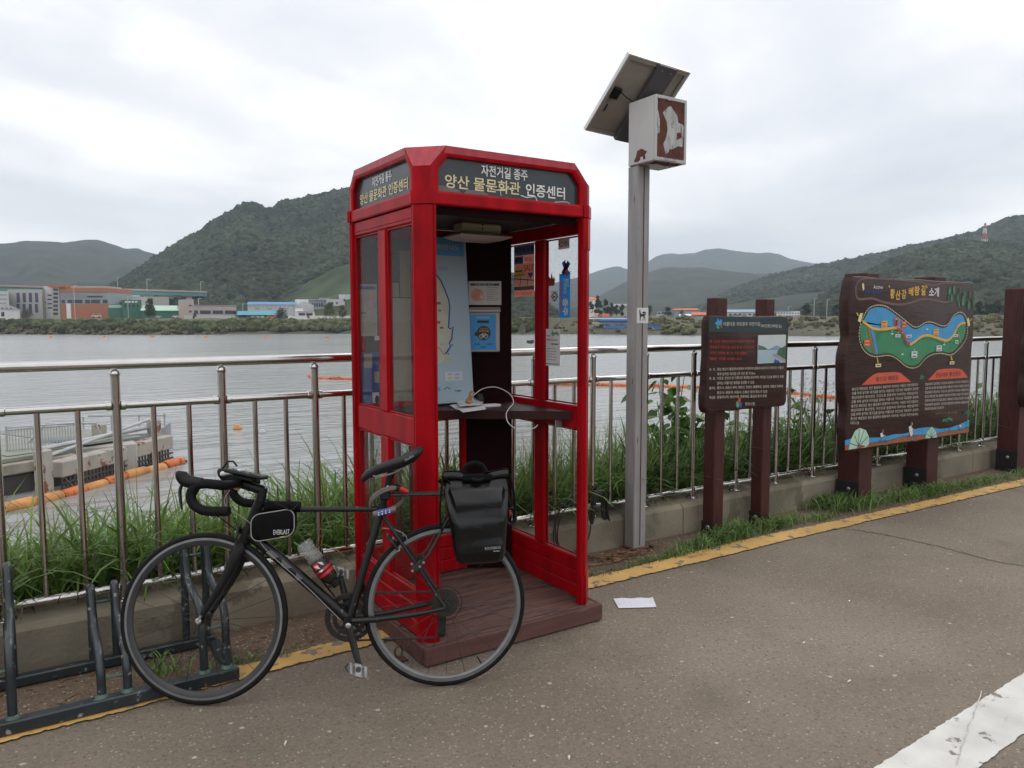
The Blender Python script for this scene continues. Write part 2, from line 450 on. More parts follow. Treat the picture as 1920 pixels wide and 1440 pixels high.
# ================================================================== GROUND
def asphalt_mat(name, c_lo, c_hi, speck=(0.34, 0.32, 0.29), dark=(0.055, 0.05, 0.045), wet=0.0):
    m = bpy.data.materials.new(name); m.use_nodes = True; t = m.node_tree; n = t.nodes; l = t.links.new; b = n['Principled BSDF']
    b.inputs['Roughness'].default_value = 0.82; b.inputs['Specular IOR Level'].default_value = 0.35
    co = n.new('ShaderNodeTexCoord'); v = co.outputs['Object']
    def noise(sc, det=5, ro=.55):
        q = n.new('ShaderNodeTexNoise'); q.inputs['Scale'].default_value = sc; q.inputs['Detail'].default_value = det; q.inputs['Roughness'].default_value = ro; l(v, q.inputs[0]); return q.outputs[0]
    def ramp(src, p0, p1, c0, c1):
        r = n.new('ShaderNodeValToRGB'); l(src, r.inputs[0]); e = r.color_ramp.elements
        e[0].position, e[1].position = p0, p1; e[0].color = tuple(c0) + (1,); e[1].color = tuple(c1) + (1,); return r.outputs[0]
    def mix(f, a, c, fac=None):
        q = n.new('ShaderNodeMix'); q.data_type = 'RGBA'
        if fac is None: l(f, q.inputs[0])
        else: q.inputs[0].default_value = fac
        l(a, q.inputs[6])
        if isinstance(c, tuple): q.inputs[7].default_value = c + (1,)
        else: l(c, q.inputs[7])
        return q.outputs[2]
    base = ramp(noise(0.7, 6, .6), .35, .65, c_lo, c_hi)
    fine = ramp(noise(55, 3, .7), .3, .7, (0.80, 0.80, 0.80), (1.18, 1.16, 1.14))
    mu = n.new('ShaderNodeMix'); mu.data_type = 'RGBA'; mu.blend_type = 'MULTIPLY'; mu.inputs[0].default_value = 1; l(base, mu.inputs[6]); l(fine, mu.inputs[7])
    c = mu.outputs[2]
    for sc, thr, colr, seed in ((75, .07, speck, 0), (60, .10, dark, 3), (28, .04, (0.21, 0.15, 0.11), 7), (130, .16, (0.25, 0.215, 0.17), 5), (38, .005, (.40, .36, .31), 9)):
        vo = n.new('ShaderNodeTexVoronoi'); vo.inputs['Scale'].default_value = sc
        mp = n.new('ShaderNodeMapping'); mp.inputs['Location'].default_value = (seed * 1.7, seed * 2.3, 0); l(v, mp.inputs[0]); l(mp.outputs[0], vo.inputs['Vector'])
        sepc = n.new('ShaderNodeSeparateColor'); l(vo.outputs['Color'], sepc.inputs[0])
        pick = n.new('ShaderNodeMath'); pick.operation = 'LESS_THAN'; l(sepc.outputs[0], pick.inputs[0]); pick.inputs[1].default_value = thr * 1.4
        near = n.new('ShaderNodeMath'); near.operation = 'LESS_THAN'; l(vo.outputs['Distance'], near.inputs[0]); near.inputs[1].default_value = 0.36
        an = n.new('ShaderNodeMath'); an.operation = 'MULTIPLY'; l(pick.outputs[0], an.inputs[0]); l(near.outputs[0], an.inputs[1])
        c = mix(an.outputs[0], c, colr)
    # oily / damp patches
    st = ramp(noise(1.6, 7, .62), .56, .72, (0, 0, 0), (0.45 + wet, 0.45 + wet, 0.45 + wet))
    sc_ = n.new('ShaderNodeSeparateColor'); l(st, sc_.inputs[0])
    c = mix(sc_.outputs[0], c, tuple(x * .55 for x in c_lo))
    l(c, b.inputs['Base Color'])
    bp_ = n.new('ShaderNodeBump'); bp_.inputs['Strength'].default_value = 0.55; bp_.inputs['Distance'].default_value = 0.006
    vo2 = n.new('ShaderNodeTexVoronoi'); vo2.inputs['Scale'].default_value = 90; l(v, vo2.inputs['Vector'])
    l(vo2.outputs['Distance'], bp_.inputs['Height']); l(bp_.outputs[0], b.inputs['Normal'])
    MATS[name] = m; return m


def paint_mat(name, col, thr, under):
    m = M(name, col, rough=.75, var=.16, vs=5, bump=.25, bs=160, wear=under, wears=11, weart=thr)
    return m


ASPH = asphalt_mat('asphalt', (0.158, 0.129, 0.100), (0.222, 0.185, 0.146), speck=(.32, .28, .235), dark=(.125, .100, .078))
VERGE = asphalt_mat('verge_concrete', (0.120, 0.080, 0.053), (0.168, 0.122, 0.088), wet=.25)
YEL = paint_mat('yellow_paint', (0.55, 0.335, 0.105), .565, (0.19, 0.155, 0.12))
WHT = paint_mat('white_paint', (0.60, 0.59, 0.56), .60, (0.20, 0.18, 0.155))
SOIL = M('soil', (0.10, 0.075, 0.05), rough=.95, var=.4, vs=3, bump=.8, bs=20)


def sheet(name, x0, x1, y0, y1, z, mat, nx=1, ny=1):
    b = MB(); xs = np.linspace(x0, x1, nx + 1); ys = np.linspace(y0, y1, ny + 1)
    b.add([(x, y, z) for x in xs for y in ys], [(i * (ny + 1) + j, (i + 1) * (ny + 1) + j, (i + 1) * (ny + 1) + j + 1, i * (ny + 1) + j + 1) for i in range(nx) for j in range(ny)])
    return b.build(name, mat, kind='structure', smooth=0)


g = sheet('meadow_ground', -3300, 3300, -3300, -9.0, -0.03, M('meadow', (0.07, 0.085, 0.035), rough=.95, var=.4, vs=.3))
sheet('asphalt_path', -60, 120, -9.0, 3.74, 0.0, ASPH)
sheet('verge', -60, 120, 3.30, 3.80, 0.004, VERGE)


def ragged_strip(name, pts0, pts1, z, mat, n=160, jit=0.012):
    """painted line between two edges given as (x, y) polylines, edges slightly uneven"""
    def along(pts, t):
        P = np.array(pts); d = np.r_[0, np.cumsum(np.linalg.norm(np.diff(P, axis=0), axis=1))]
        return np.stack([np.interp(t * d[-1], d, P[:, i]) for i in (0, 1)], 1)
    t = np.linspace(0, 1, n); a = along(pts0, t); b = along(pts1, t)
    a[:, 1] += (fbm(t * 60, t * 0, 3) - .5) * 1.2 * jit + (fbm(t * 900, t * 0 + 4, 3) - .5) * 1.8 * jit; b[:, 1] += (fbm(t * 60, t * 0 + 9, 3) - .5) * 1.2 * jit + (fbm(t * 900, t * 0 + 7, 3) - .5) * 1.8 * jit
    mb = MB(); mb.add([(x, y, z) for x, y in a] + [(x, y, z) for x, y in b], [(i, i + 1, n + i + 1, n + i) for i in range(n - 1)])
    return mb.build(name, mat, kind='structure', smooth=0)


ragged_strip('yellow_line', [(-2.5, 3.12), (-.13, 3.165), (1.14, 3.215), (2.6, 3.25), (4.9, 3.245), (7.6, 3.19), (14, 3.03)],
             [(-2.5, 3.25), (-.13, 3.30), (1.0, 3.335), (2.7, 3.385), (4.0, 3.42), (5.1, 3.375), (7.6, 3.33), (14, 3.17)], 0.008, YEL, 1900)
w0, w1, w2, w3 = hz(1640, 1440, 0), hz(1920, 1263, 0), hz(1835, 1440, 0), hz(1920, 1395, 0)
du = (w1 - w0) / np.linalg.norm(w1 - w0)
ragged_strip('white_line', [tuple((w0 - du * 6)[:2]), tuple((w0 + du * 16)[:2])], [tuple((w2 - du * 6)[:2]), tuple((w2 + du * 16)[:2])], 0.004, WHT, 2600, .0045)
ck = MB(); cp = smooth_path([(4.93, 3.2, .0045), (5.02, 2.95, .0045), (5.05, 2.6, .0045), (5.03, 2.3, .0045), (5.09, 2.0, .0045), (5.05, 1.4, .0045), (5.12, .6, .0045), (5.1, -2, .0045)], 10)
cp = [p + V(rng.normal(0, .006), 0, 0) for p in cp]
ck.add([p + V(-.003 - .003 * rng.random(), 0, 0) for p in cp] + [p + V(.003 + .003 * rng.random(), 0, 0) for p in cp], [(i, i + 1, len(cp) + i + 1, len(cp) + i) for i in range(len(cp) - 1)])
wa, wb = hz(1838, 1300, .0065), hz(1795, 1425, .0065); wc = [wa + (wb - wa) * q + V(rng.normal(0, .0025), rng.normal(0, .0025), 0) for q in np.linspace(-.05, 1.05, 16)]; ws = V((wb - wa)[1], -(wb - wa)[0], 0) / np.linalg.norm(wb - wa)
wk = MB(); wk.add([p - ws * .0025 for p in wc] + [p + ws * .0015 for p in wc], [(i, i + 1, 16 + i + 1, 16 + i) for i in range(15)]); wk.build('line_crack', M('crack_grey', (.46, .45, .43), var=.35, vs=40), kind='structure', smooth=0)
ck.build('path_crack', M('crack', (0.03, 0.027, 0.024), var=0), kind='structure', smooth=0)

# near bank: soil falling from behind the wall to the river
bx = np.linspace(-60, 120, 181); prof = [(3.96, .12), (4.2, .08), (4.6, -.02), (5.2, -.25), (6.2, -.9), (7.6, -1.9), (9.2, -2.8), (11, -3.35), (14, -3.45)]
mb = MB(); vs = []
for x in bx:
    for y, z in prof: vs.append((x, y + (fbm(x * .3, y, 3) - .5) * (.8 if y > 5 else 0), z + (fbm(x * .7 + 3, y * .9, 3) - .5) * .12 * (y > 4)))
k = len(prof)
mb.add(vs, [(i * k + j, (i + 1) * k + j, (i + 1) * k + j + 1, i * k + j + 1) for i in range(len(bx) - 1) for j in range(k - 1)])
mb.build('near_bank', SOIL, kind='structure', smooth=60)

# ================================================================== RIVER
wm = bpy.data.materials.new('river_water'); wm.use_nodes = True
n = wm.node_tree.nodes; l = wm.node_tree.links.new; b = n['Principled BSDF']
b.inputs['Base Color'].default_value = (0.27, 0.28, 0.275, 1); b.inputs['Roughness'].default_value = 0.20; b.inputs['IOR'].default_value = 1.333
co = n.new('ShaderNodeTexCoord')
def wnoise(sc, st, rot, det):
    mp = n.new('ShaderNodeMapping'); mp.inputs['Scale'].default_value = st; mp.inputs['Rotation'].default_value = (0, 0, rot); l(co.outputs['Object'], mp.inputs[0])
    q = n.new('ShaderNodeTexNoise'); q.inputs['Scale'].default_value = sc; q.inputs['Detail'].default_value = det; q.inputs['Roughness'].default_value = .5; q.inputs['Distortion'].default_value = .6; l(mp.outputs[0], q.inputs[0]); return q.outputs[0]
a1 = wnoise(0.55, (.42, 1.6, 1), R_(22), 3); a2 = wnoise(1.6, (.5, 1.5, 1), R_(-8), 2); a3 = wnoise(0.035, (.5, 1.6, 1), R_(12), 3)
mm = n.new('ShaderNodeMath'); mm.operation = 'MULTIPLY_ADD'; l(a2, mm.inputs[0]); mm.inputs[1].default_value = .30; l(a1, mm.inputs[2])
bu = n.new('ShaderNodeBump'); bu.inputs['Distance'].default_value = .55
rg = n.new('ShaderNodeMapRange'); l(a3, rg.inputs[0]); rg.inputs[1].default_value, rg.inputs[2].default_value = .35, .65; rg.inputs[3].default_value, rg.inputs[4].default_value = .15, .46
l(rg.outputs[0], bu.inputs['Strength'])
l(mm.outputs[0], bu.inputs['Height']); l(bu.outputs[0], b.inputs['Normal'])
MATS['river_water'] = wm
sheet('river_water', -3300, 3300, 10.0, 3300, -3.0, wm, 4, 4)

# ================================================================== FAR BANK TERRAIN (rings round the eye)
BANK = [(-900, 420), (-300, 345), (0, 321), (300, 276), (600, 274), (1150, 247), (1300, 232), (1500, 230), (1870, 221), (2400, 216), (3400, 214)]


def bank_r(px): return np.interp(px, [q[0] for q in BANK], [q[1] for q in BANK])


PROF = [(-2, -3.6), (0, -3.0), (2, -2.3), (9, -1.2), (24, .6), (42, 1.9), (60, 2.5), (100, 3.0), (300, 3.5), (1200, 5), (3000, 8)]


def dirxy(px):
    d = ray(px, 601); q = V(d[0], d[1], 0); return q / np.linalg.norm(q)


def ground_z(px, r):
    off = r - bank_r(px); return float(np.interp(off, [q[0] for q in PROF], [q[1] for q in PROF]))


pxs = np.linspace(-900, 3400, 300); mb = MB(); vs = []
fine = sorted(set([q[0] for q in PROF] + [5, 14, 19, 30, 36, 50, 75]))
for px in pxs:
    d = dirxy(px); r0 = bank_r(px)
    for off in fine:
        z = np.interp(off, [q[0] for q in PROF], [q[1] for q in PROF]); r = r0 + off
        if off > 0: z += (fbm(px * .05, off * .06, 3) - .5) * min(1.6, off * .12)
        vs.append((d[0] * r, d[1] * r, z))
k = len(fine)
mb.add(vs, [(i * k + j, (i + 1) * k + j, (i + 1) * k + j + 1, i * k + j + 1) for i in range(len(pxs) - 1) for j in range(k - 1)])
FIELD = M('far_field', (0.088, 0.085, 0.048), rough=.95, var=.45, vs=.045, island=0)
mb.build('far_bank', FIELD, kind='structure', smooth=60)

# ================================================================== HILLS
FOREST = M('forest', (0.042, 0.050, 0.036), rough=.95, var=.4, vs=.022, bump=1.0, bs=.10, spec=.1)
CROWN = M('tree_crowns', (0.044, 0.054, 0.034), rough=.95, var=.42, vs=.012, spec=.1, island=.6)
MEADOWG = M('hill_grass', (0.060, 0.078, 0.040), rough=.95, var=.45, vs=.06, spec=.1, bump=.6, bs=.2)
HILLS = {}


def hill(name, ridge, R1, foot, back=1.45, mat=FOREST, nx=170, nt=34, gully=.10, seed=0, power=.8, rough=.010):
    """ridge: (px, py) line seen against the sky, at distance R1; the slope comes down to `foot` metres from the eye"""
    P = np.array(ridge, float); px = np.linspace(P[0, 0], P[-1, 0], nx); py = np.interp(px, P[:, 0], P[:, 1])
    py = np.convolve(np.pad(py, 2, 'edge'), [.1, .2, .4, .2, .1], 'valid')
    T = np.linspace(0, 1.0 + (back - 1) , nt); vs = np.zeros((nx, nt, 3))
    top = np.array([far(a, b, R1)[2] for a, b in zip(px, py)]); dirs = np.array([dirxy(a) for a in px])
    for j, t in enumerate(T):
        if t <= 1: r = foot + (R1 - foot) * t; hgt = t ** power * (1 - .10 * math.sin(math.pi * t))
        else: r = R1 + (t - 1) * (R1 - foot) * 1.6; hgt = max(0, 1 - ((t - 1) / (back - 1)) ** 1.6)
        s = fbm(px * .012 + seed, np.full(nx, t * 2.2 + seed), 4) - .5
        s2 = fbm(px * .05 + seed, np.full(nx, t * 9 + seed), 3) - .5
        amp = math.sin(math.pi * min(t, 1.0)) if t < 1 else 0
        base = np.array([ground_z(a, r) for a in px]) - 1.0
        z = base + np.maximum(top - base, 0) * hgt * (1 + gully * 3 * s * amp) + (top - base).clip(0) * s2 * rough * 4 * (1 if t > .03 else 0)
        vs[:, j, 0] = dirs[:, 0] * r; vs[:, j, 1] = dirs[:, 1] * r; vs[:, j, 2] = z
    b = MB(); b.add(vs.reshape(-1, 3), [(i * nt + j, (i + 1) * nt + j, (i + 1) * nt + j + 1, i * nt + j + 1) for i in range(nx - 1) for j in range(nt - 1)])
    o = b.build(name, mat, kind='structure', smooth=80); HILLS[name] = (px, T, vs); return o


_t = (1 + 5 ** .5) / 2
ICO = np.array([(-1, _t, 0), (1, _t, 0), (-1, -_t, 0), (1, -_t, 0), (0, -1, _t), (0, 1, _t), (0, -1, -_t), (0, 1, -_t), (_t, 0, -1), (_t, 0, 1), (-_t, 0, -1), (-_t, 0, 1)]) / math.hypot(1, _t)
ICF = np.array([(0, 11, 5), (0, 5, 1), (0, 1, 7), (0, 7, 10), (0, 10, 11), (1, 5, 9), (5, 11, 4), (11, 10, 2), (10, 7, 6), (7, 1, 8), (3, 9, 4), (3, 4, 2), (3, 2, 6), (3, 6, 8), (3, 8, 9), (4, 9, 5), (2, 4, 11), (6, 2, 10), (8, 6, 7), (9, 8, 1)])


def crowns(name, pos, size, mat, squash=.85, lump=.28):
    n_ = len(pos); v = ICO[None] * (1 + rng.normal(0, lump, (n_, 12, 1))) * size[:, None, None] * np.array([1, 1, squash])
    a = rng.random(n_) * 6.28; c, s = np.cos(a), np.sin(a)
    v = np.stack([v[..., 0] * c[:, None] - v[..., 1] * s[:, None], v[..., 0] * s[:, None] + v[..., 1] * c[:, None], v[..., 2]], -1) + pos[:, None]
    f = ICF[None] + (np.arange(n_) * 12)[:, None, None]
    return np_mesh(name, v.reshape(-1, 3), f.reshape(-1, 3), mat, smooth=True, kind='stuff')


def on_hill(hname, count, tmax=1.0, tmin=.02, skip=None):
    px, T, vs = HILLS[hname]; nx, nt = vs.shape[:2]; out = []
    u = rng.random(count) * (nx - 1.01); t = tmin + rng.random(count) * (tmax - tmin)
    tj = np.interp(t, T, np.arange(nt)).clip(0, nt - 1.01); i = u.astype(int); j = tj.astype(int); a = (u - i)[:, None]; b_ = (tj - j)[:, None]
    p = (vs[i, j] * (1 - a) + vs[i + 1, j] * a) * (1 - b_) + (vs[i, j + 1] * (1 - a) + vs[i + 1, j + 1] * a) * b_
    if skip is not None:
        keep = ~skip(np.interp(u, np.arange(nx), px), t); p = p[keep]
    return p


hill('far_west_hill', [(-700, 520), (-400, 470), (-150, 450), (0, 458), (60, 449), (125, 454), (180, 447), (215, 455), (245, 466), (265, 464), (305, 479), (360, 508), (430, 545), (500, 590)], 1700, 900, seed=1, gully=.16)
hill('distant_blue_ridge', [(960, 560), (1040, 530), (1103, 513), (1130, 505), (1158, 497), (1178, 506), (1200, 500), (1228, 479), (1248, 474), (1275, 477), (1310, 470), (1342, 463), (1362, 467), (1400, 473), (1440, 472), (1480, 484), (1522, 492), (1600, 500), (1700, 520)], 3000, 2000, seed=2, gully=.1)
hill('middle_hill', [(1020, 598), (1103, 566), (1140, 545), (1180, 524), (1215, 508), (1250, 501), (1310, 500), (1360, 506), (1400, 511), (1440, 513), (1500, 520), (1580, 560)], 1500, 900, seed=3)
hill('long_east_hill', [(1230, 596), (1290, 578), (1340, 556), (1400, 531), (1450, 515), (1520, 498), (1600, 484), (1660, 470), (1700, 461), (1760, 449), (1800, 440), (1840, 425), (1880, 408), (1920, 402), (2000, 395), (2200, 400), (2500, 440), (3000, 560)], 1100, 620, seed=4, nx=220)
hill('near_east_hill', [(1440, 600), (1510, 576), (1560, 541), (1620, 511), (1680, 481), (1750, 461), (1800, 450), (1860, 457), (1920, 461), (2050, 450), (2300, 480), (2700, 585)], 640, 360, seed=5, nx=200)
hill('west_hill', [(150, 590), (215, 536), (260, 508), (305, 479), (340, 458), (372, 439), (410, 413), (440, 394), (466, 381), (484, 380), (496, 388), (506, 394), (517, 389), (530, 382), (560, 371), (610, 362), (660, 352), (720, 352), (790, 380), (860, 430), (940, 500), (1010, 560), (1060, 598)], 760, 430, seed=6, nx=240, nt=44, gully=.2)
hill('grassy_spur', [(430, 596), (480, 583), (500, 566), (540, 543), (590, 515), (640, 488), (690, 470), (760, 462), (860, 500), (960, 590)], 470, 380, seed=7, mat=MEADOWG, gully=.05, rough=.004, power=1.0)

p = on_hill('west_hill', 30000, 1.02); sz = rng.uniform(1.9, 4.4, len(p)); p[:, 2] -= sz * .35; crowns('west_hill_forest', p, sz, CROWN)
p = on_hill('near_east_hill', 16000, 1.02); sz = rng.uniform(1.6, 3.8, len(p)); p[:, 2] -= sz * .3; crowns('near_east_hill_forest', p, sz, CROWN)
p = on_hill('long_east_hill', 16000, 1.02, .3); sz = rng.uniform(2.6, 5.4, len(p)); p[:, 2] -= sz * .3; crowns('long_east_hill_forest', p, sz, CROWN)
sp = HILLS['grassy_spur']
p = on_hill('grassy_spur', 900, 1.05, .93); crowns('spur_tree_line', p, rng.uniform(1.0, 2.2, len(p)), CROWN)
# pale rock outcrop on the west hill
q = far(570, 410, 735); mb = MB(); mb.use(M('pale_rock', (0.26, 0.25, 0.23), var=.3, vs=.2))
for i in range(9):
    c = q + V(rng.normal(0, 5), rng.normal(0, 3), rng.normal(0, 3.5)); mb.add([c + ICO[j] * rng.uniform(2, 4.5) * (1 + rng.normal(0, .25)) for j in range(12)], [tuple(f) for f in ICF])
mb.build('rock_outcrop', kind='structure')

# ---------------- air
hz_m = bpy.data.materials.new('haze'); hz_m.use_nodes = True; n = hz_m.node_tree.nodes; n.remove(n['Principled BSDF'])
pv = n.new('ShaderNodeVolumePrincipled'); pv.inputs['Color'].default_value = (0.72, 0.85, 1.0, 1); pv.inputs['Density'].default_value = 0.00026
hz_m.node_tree.links.new(pv.outputs[0], n['Material Output'].inputs['Volume'])
mb = MB().box(-3600, 3600, -3600, 3700, -5.0, 430)
mb.build('haze', hz_m, kind='stuff', smooth=0)
# ================================================================== FAR SHORE: bushes, trees, buildings
def gz_at(p):
    pxl = 960 + FPX * ((np.asarray(p) - EYE) @ CR) / ((np.asarray(p) - EYE) @ CF)
    return ground_z(pxl, math.hypot(p[0], p[1]))


def on_bank(px, off):
    d = dirxy(px); r = bank_r(px) + off; return V(d[0] * r, d[1] * r, ground_z(px, r))


def bushes(name, spots, mat, lumps=6, fl=.75):
    pos, size = [], []
    for px, off, s in spots:
        c = on_bank(px, off)
        for i in range(lumps):
            a = rng.random() * 6.28; q = rng.random() ** .5 * s * .75
            pos.append(c + V(math.cos(a) * q, math.sin(a) * q, s * fl * rng.uniform(.15, .75))); size.append(s * rng.uniform(.3, .55))
    return crowns(name, np.array(pos), np.array(size), mat, squash=.9, lump=.3)


BUSH = M('bush_green', (0.080, 0.092, 0.038), rough=.95, var=.3, vs=.3, spec=.1, island=.4)
BUSHD = M('bush_dark', (0.048, 0.060, 0.032), rough=.95, var=.3, vs=.3, spec=.1, island=.4)
REED = M('reed_brown', (0.115, 0.092, 0.055), rough=.95, var=.3, vs=.3, spec=.1, island=.35)
OLIVE = M('bush_olive', (0.105, 0.104, 0.048), rough=.95, var=.3, vs=.3, spec=.1, island=.35)
u = rng.uniform
bushes('bank_bushes', [(u(-200, 1000), u(4, 26), u(1.2, 2.5)) for _ in range(620)] + [(u(380, 1000), u(2, 16), u(1.6, 2.8)) for _ in range(200)], BUSH)
bushes('bank_dark_bushes', [(u(-200, 240), u(3, 18), u(1.8, 3.2)) for _ in range(90)] + [(u(350, 1000), u(2, 14), u(1.4, 2.6)) for _ in range(120)], BUSHD)
bushes('bank_reeds', [(u(-200, 420), u(0, 9), u(.9, 1.7)) for _ in range(260)] + [(u(1000, 2300), u(0, 30), u(.4, 1.0)) for _ in range(420)], REED, 4, .5)
bushes('bank_olive_bushes', [(u(-200, 660), u(14, 34), u(.8, 1.7)) for _ in range(300)] + [(u(1100, 2300), u(8, 45), u(.6, 1.8)) for _ in range(420)] + [(u(1240, 1300), u(1, 9), u(1, 2)) for _ in range(26)], OLIVE)


def tree(px, ybase, ytop, wpx, off, label, mat, lumps=26, group='trees on the far shore', conic=.3):
    c = on_bank(px, off); dist = math.hypot(c[0], c[1]); H_ = (ybase - ytop) / FPX * dist; Rw = wpx / 2 / FPX * dist
    t = thing('tree', c, label, 'tree', group)
    MB().tube([c, c + V(.1, 0, H_ * .4), c + V(0, 0, H_ * .75)], [H_ * .03, H_ * .022, H_ * .01], 6).build('trunk', M('bark', (.09, .07, .05), var=.3), t)
    pos, size = [], []
    for i in range(lumps):
        h = rng.uniform(.22, .97); w = Rw * (1 - conic * h) * math.sin(math.pi * min(1, h * .85 + .12)) ** .6
        a = rng.random() * 6.28; q = w * rng.random() ** .5 * .8
        pos.append(c + V(math.cos(a) * q, math.sin(a) * q, h * H_)); size.append(Rw * rng.uniform(.22, .42))
    pos = np.array(pos); size = np.array(size); n_ = len(pos)
    # every lump is a spray of leaf-sized faces
    k = 70; d = rng.normal(0, 1, (n_, k, 3)); d /= np.linalg.norm(d, axis=2)[..., None]
    c0 = pos[:, None] + d * size[:, None, None] * rng.uniform(.55, 1.1, (n_, k, 1)); c0 = c0.reshape(-1, 3)
    e = rng.normal(0, 1, (len(c0), 3, 3)) * H_ * .035; vv = (c0[:, None] + e).reshape(-1, 3)
    np_mesh('crown', vv, np.arange(len(vv)).reshape(-1, 3), mat, parent=t)
    return t


TG = M('tree_green', (0.06, 0.085, 0.03), rough=.9, var=.2, vs=.5, spec=.1, island=.45)
TY = M('tree_yellow_green', (0.13, 0.14, 0.045), rough=.9, var=.2, vs=.5, spec=.1, island=.4)
TD = M('tree_dark', (0.03, 0.045, 0.02), rough=.9, var=.2, vs=.5, spec=.1, island=.45)
tree(282, 601, 568, 24, 58, 'conical green tree in front of the mint green warehouse', TG, conic=.75)
tree(528, 600, 582, 28, 48, 'low dark round tree in front of the turquoise canopy', TD)
tree(619, 599, 570, 24, 50, 'yellowish green tree in front of the grey factory block', TY)
tree(642, 599, 576, 22, 52, 'round pale green tree right beside the booth edge', TY)
tree(52, 594, 580, 22, 55, 'brownish small tree before the dark office windows', M('tree_brown', (.09, .07, .045), island=.4))
tree(365, 599, 588, 8, 46, 'tiny dark tree before the pink beige building', TD, 12)
tree(578, 598, 590, 8, 46, 'tiny dark tree before the low white building', TD, 12)
tree(1218, 606, 585, 14, 60, 'green tree just right of the grey pole', TG, 16)
tree(1252, 603, 586, 22, 62, 'dark green tree left of the orange roofed hall', TD, 18)
tree(1278, 602, 590, 14, 62, 'small tree before the orange roofed hall', TG, 14)
tree(1512, 606, 584, 18, 70, 'round dark tree right of the white apartment block', TD, 18)
tree(1570, 607, 585, 20, 70, 'dark tree left of the river map board', TD, 18)
for i, (a, b_, c_, w_) in enumerate([(1108, 596, 568, 14), (1122, 598, 560, 16), (1136, 597, 566, 14), (1147, 597, 572, 14), (1156, 598, 577, 12), (1166, 598, 575, 12)]):
    tree(a, b_, c_, w_, 95 + 4 * i, ['dark pine by the booth edge on the far hillside', 'tallest dark tree on the wooded knoll beside the red booth', 'dark tree on the knoll above the red roofed houses', 'dark tree left of the long white building', 'short dark tree under the long white building', 'short dark tree touching the grey pole on the far shore'][i], TD, 18)
for i, a in enumerate([1835, 1852, 1868, 1888, 1906]):
    tree(a, 612, 588 + (i % 2) * 4, 20, 66 + 3 * i, ['dark tree beside the right edge of the river map board', 'dark tree before the pale roofed house', 'dark tree left of the brown roofed house', 'dark tree behind the brown roofed house', 'dark tree beside the cropped signboard'][i], TD, 16)


def flat(name, col, **k): return M(name, col, rough=.8, var=.07, vs=.25, spec=.2, **k)
WIN = M('window_dark', (0.035, 0.04, 0.055), rough=.25, var=0); WINB = M('window_blue', (0.06, 0.065, 0.13), rough=.25, var=0)
GREYW = flat('wall_grey', (.40, .385, .365)); PALE = flat('wall_pale', (.50, .50, .50)); WHITE = flat('wall_white', (.72, .72, .71)); BRICK = flat('wall_orange', (.40, .155, .085))
BLUER = flat('roof_blue', (.12, .27, .48)); TURQ = flat('roof_turquoise', (.10, .32, .40)); GREEN = flat('wall_green', (.05, .16, .11)); MINT = flat('roof_mint', (.42, .58, .49))
PINK = flat('wall_pink', (.47, .39, .365)); SLATE = flat('wall_slate', (.30, .32, .345)); ROOFG = flat('roof_grey', (.27, .28, .30)); ORANGE = flat('roof_orange', (.60, .15, .07)); CONC = flat('far_concrete', (.40, .39, .37))
GIRD = flat('girder_green', (.10, .27, .24)); BLUE = flat('bridge_blue', (.05, .16, .42)); BRN = flat('roof_brown', (.17, .085, .07))


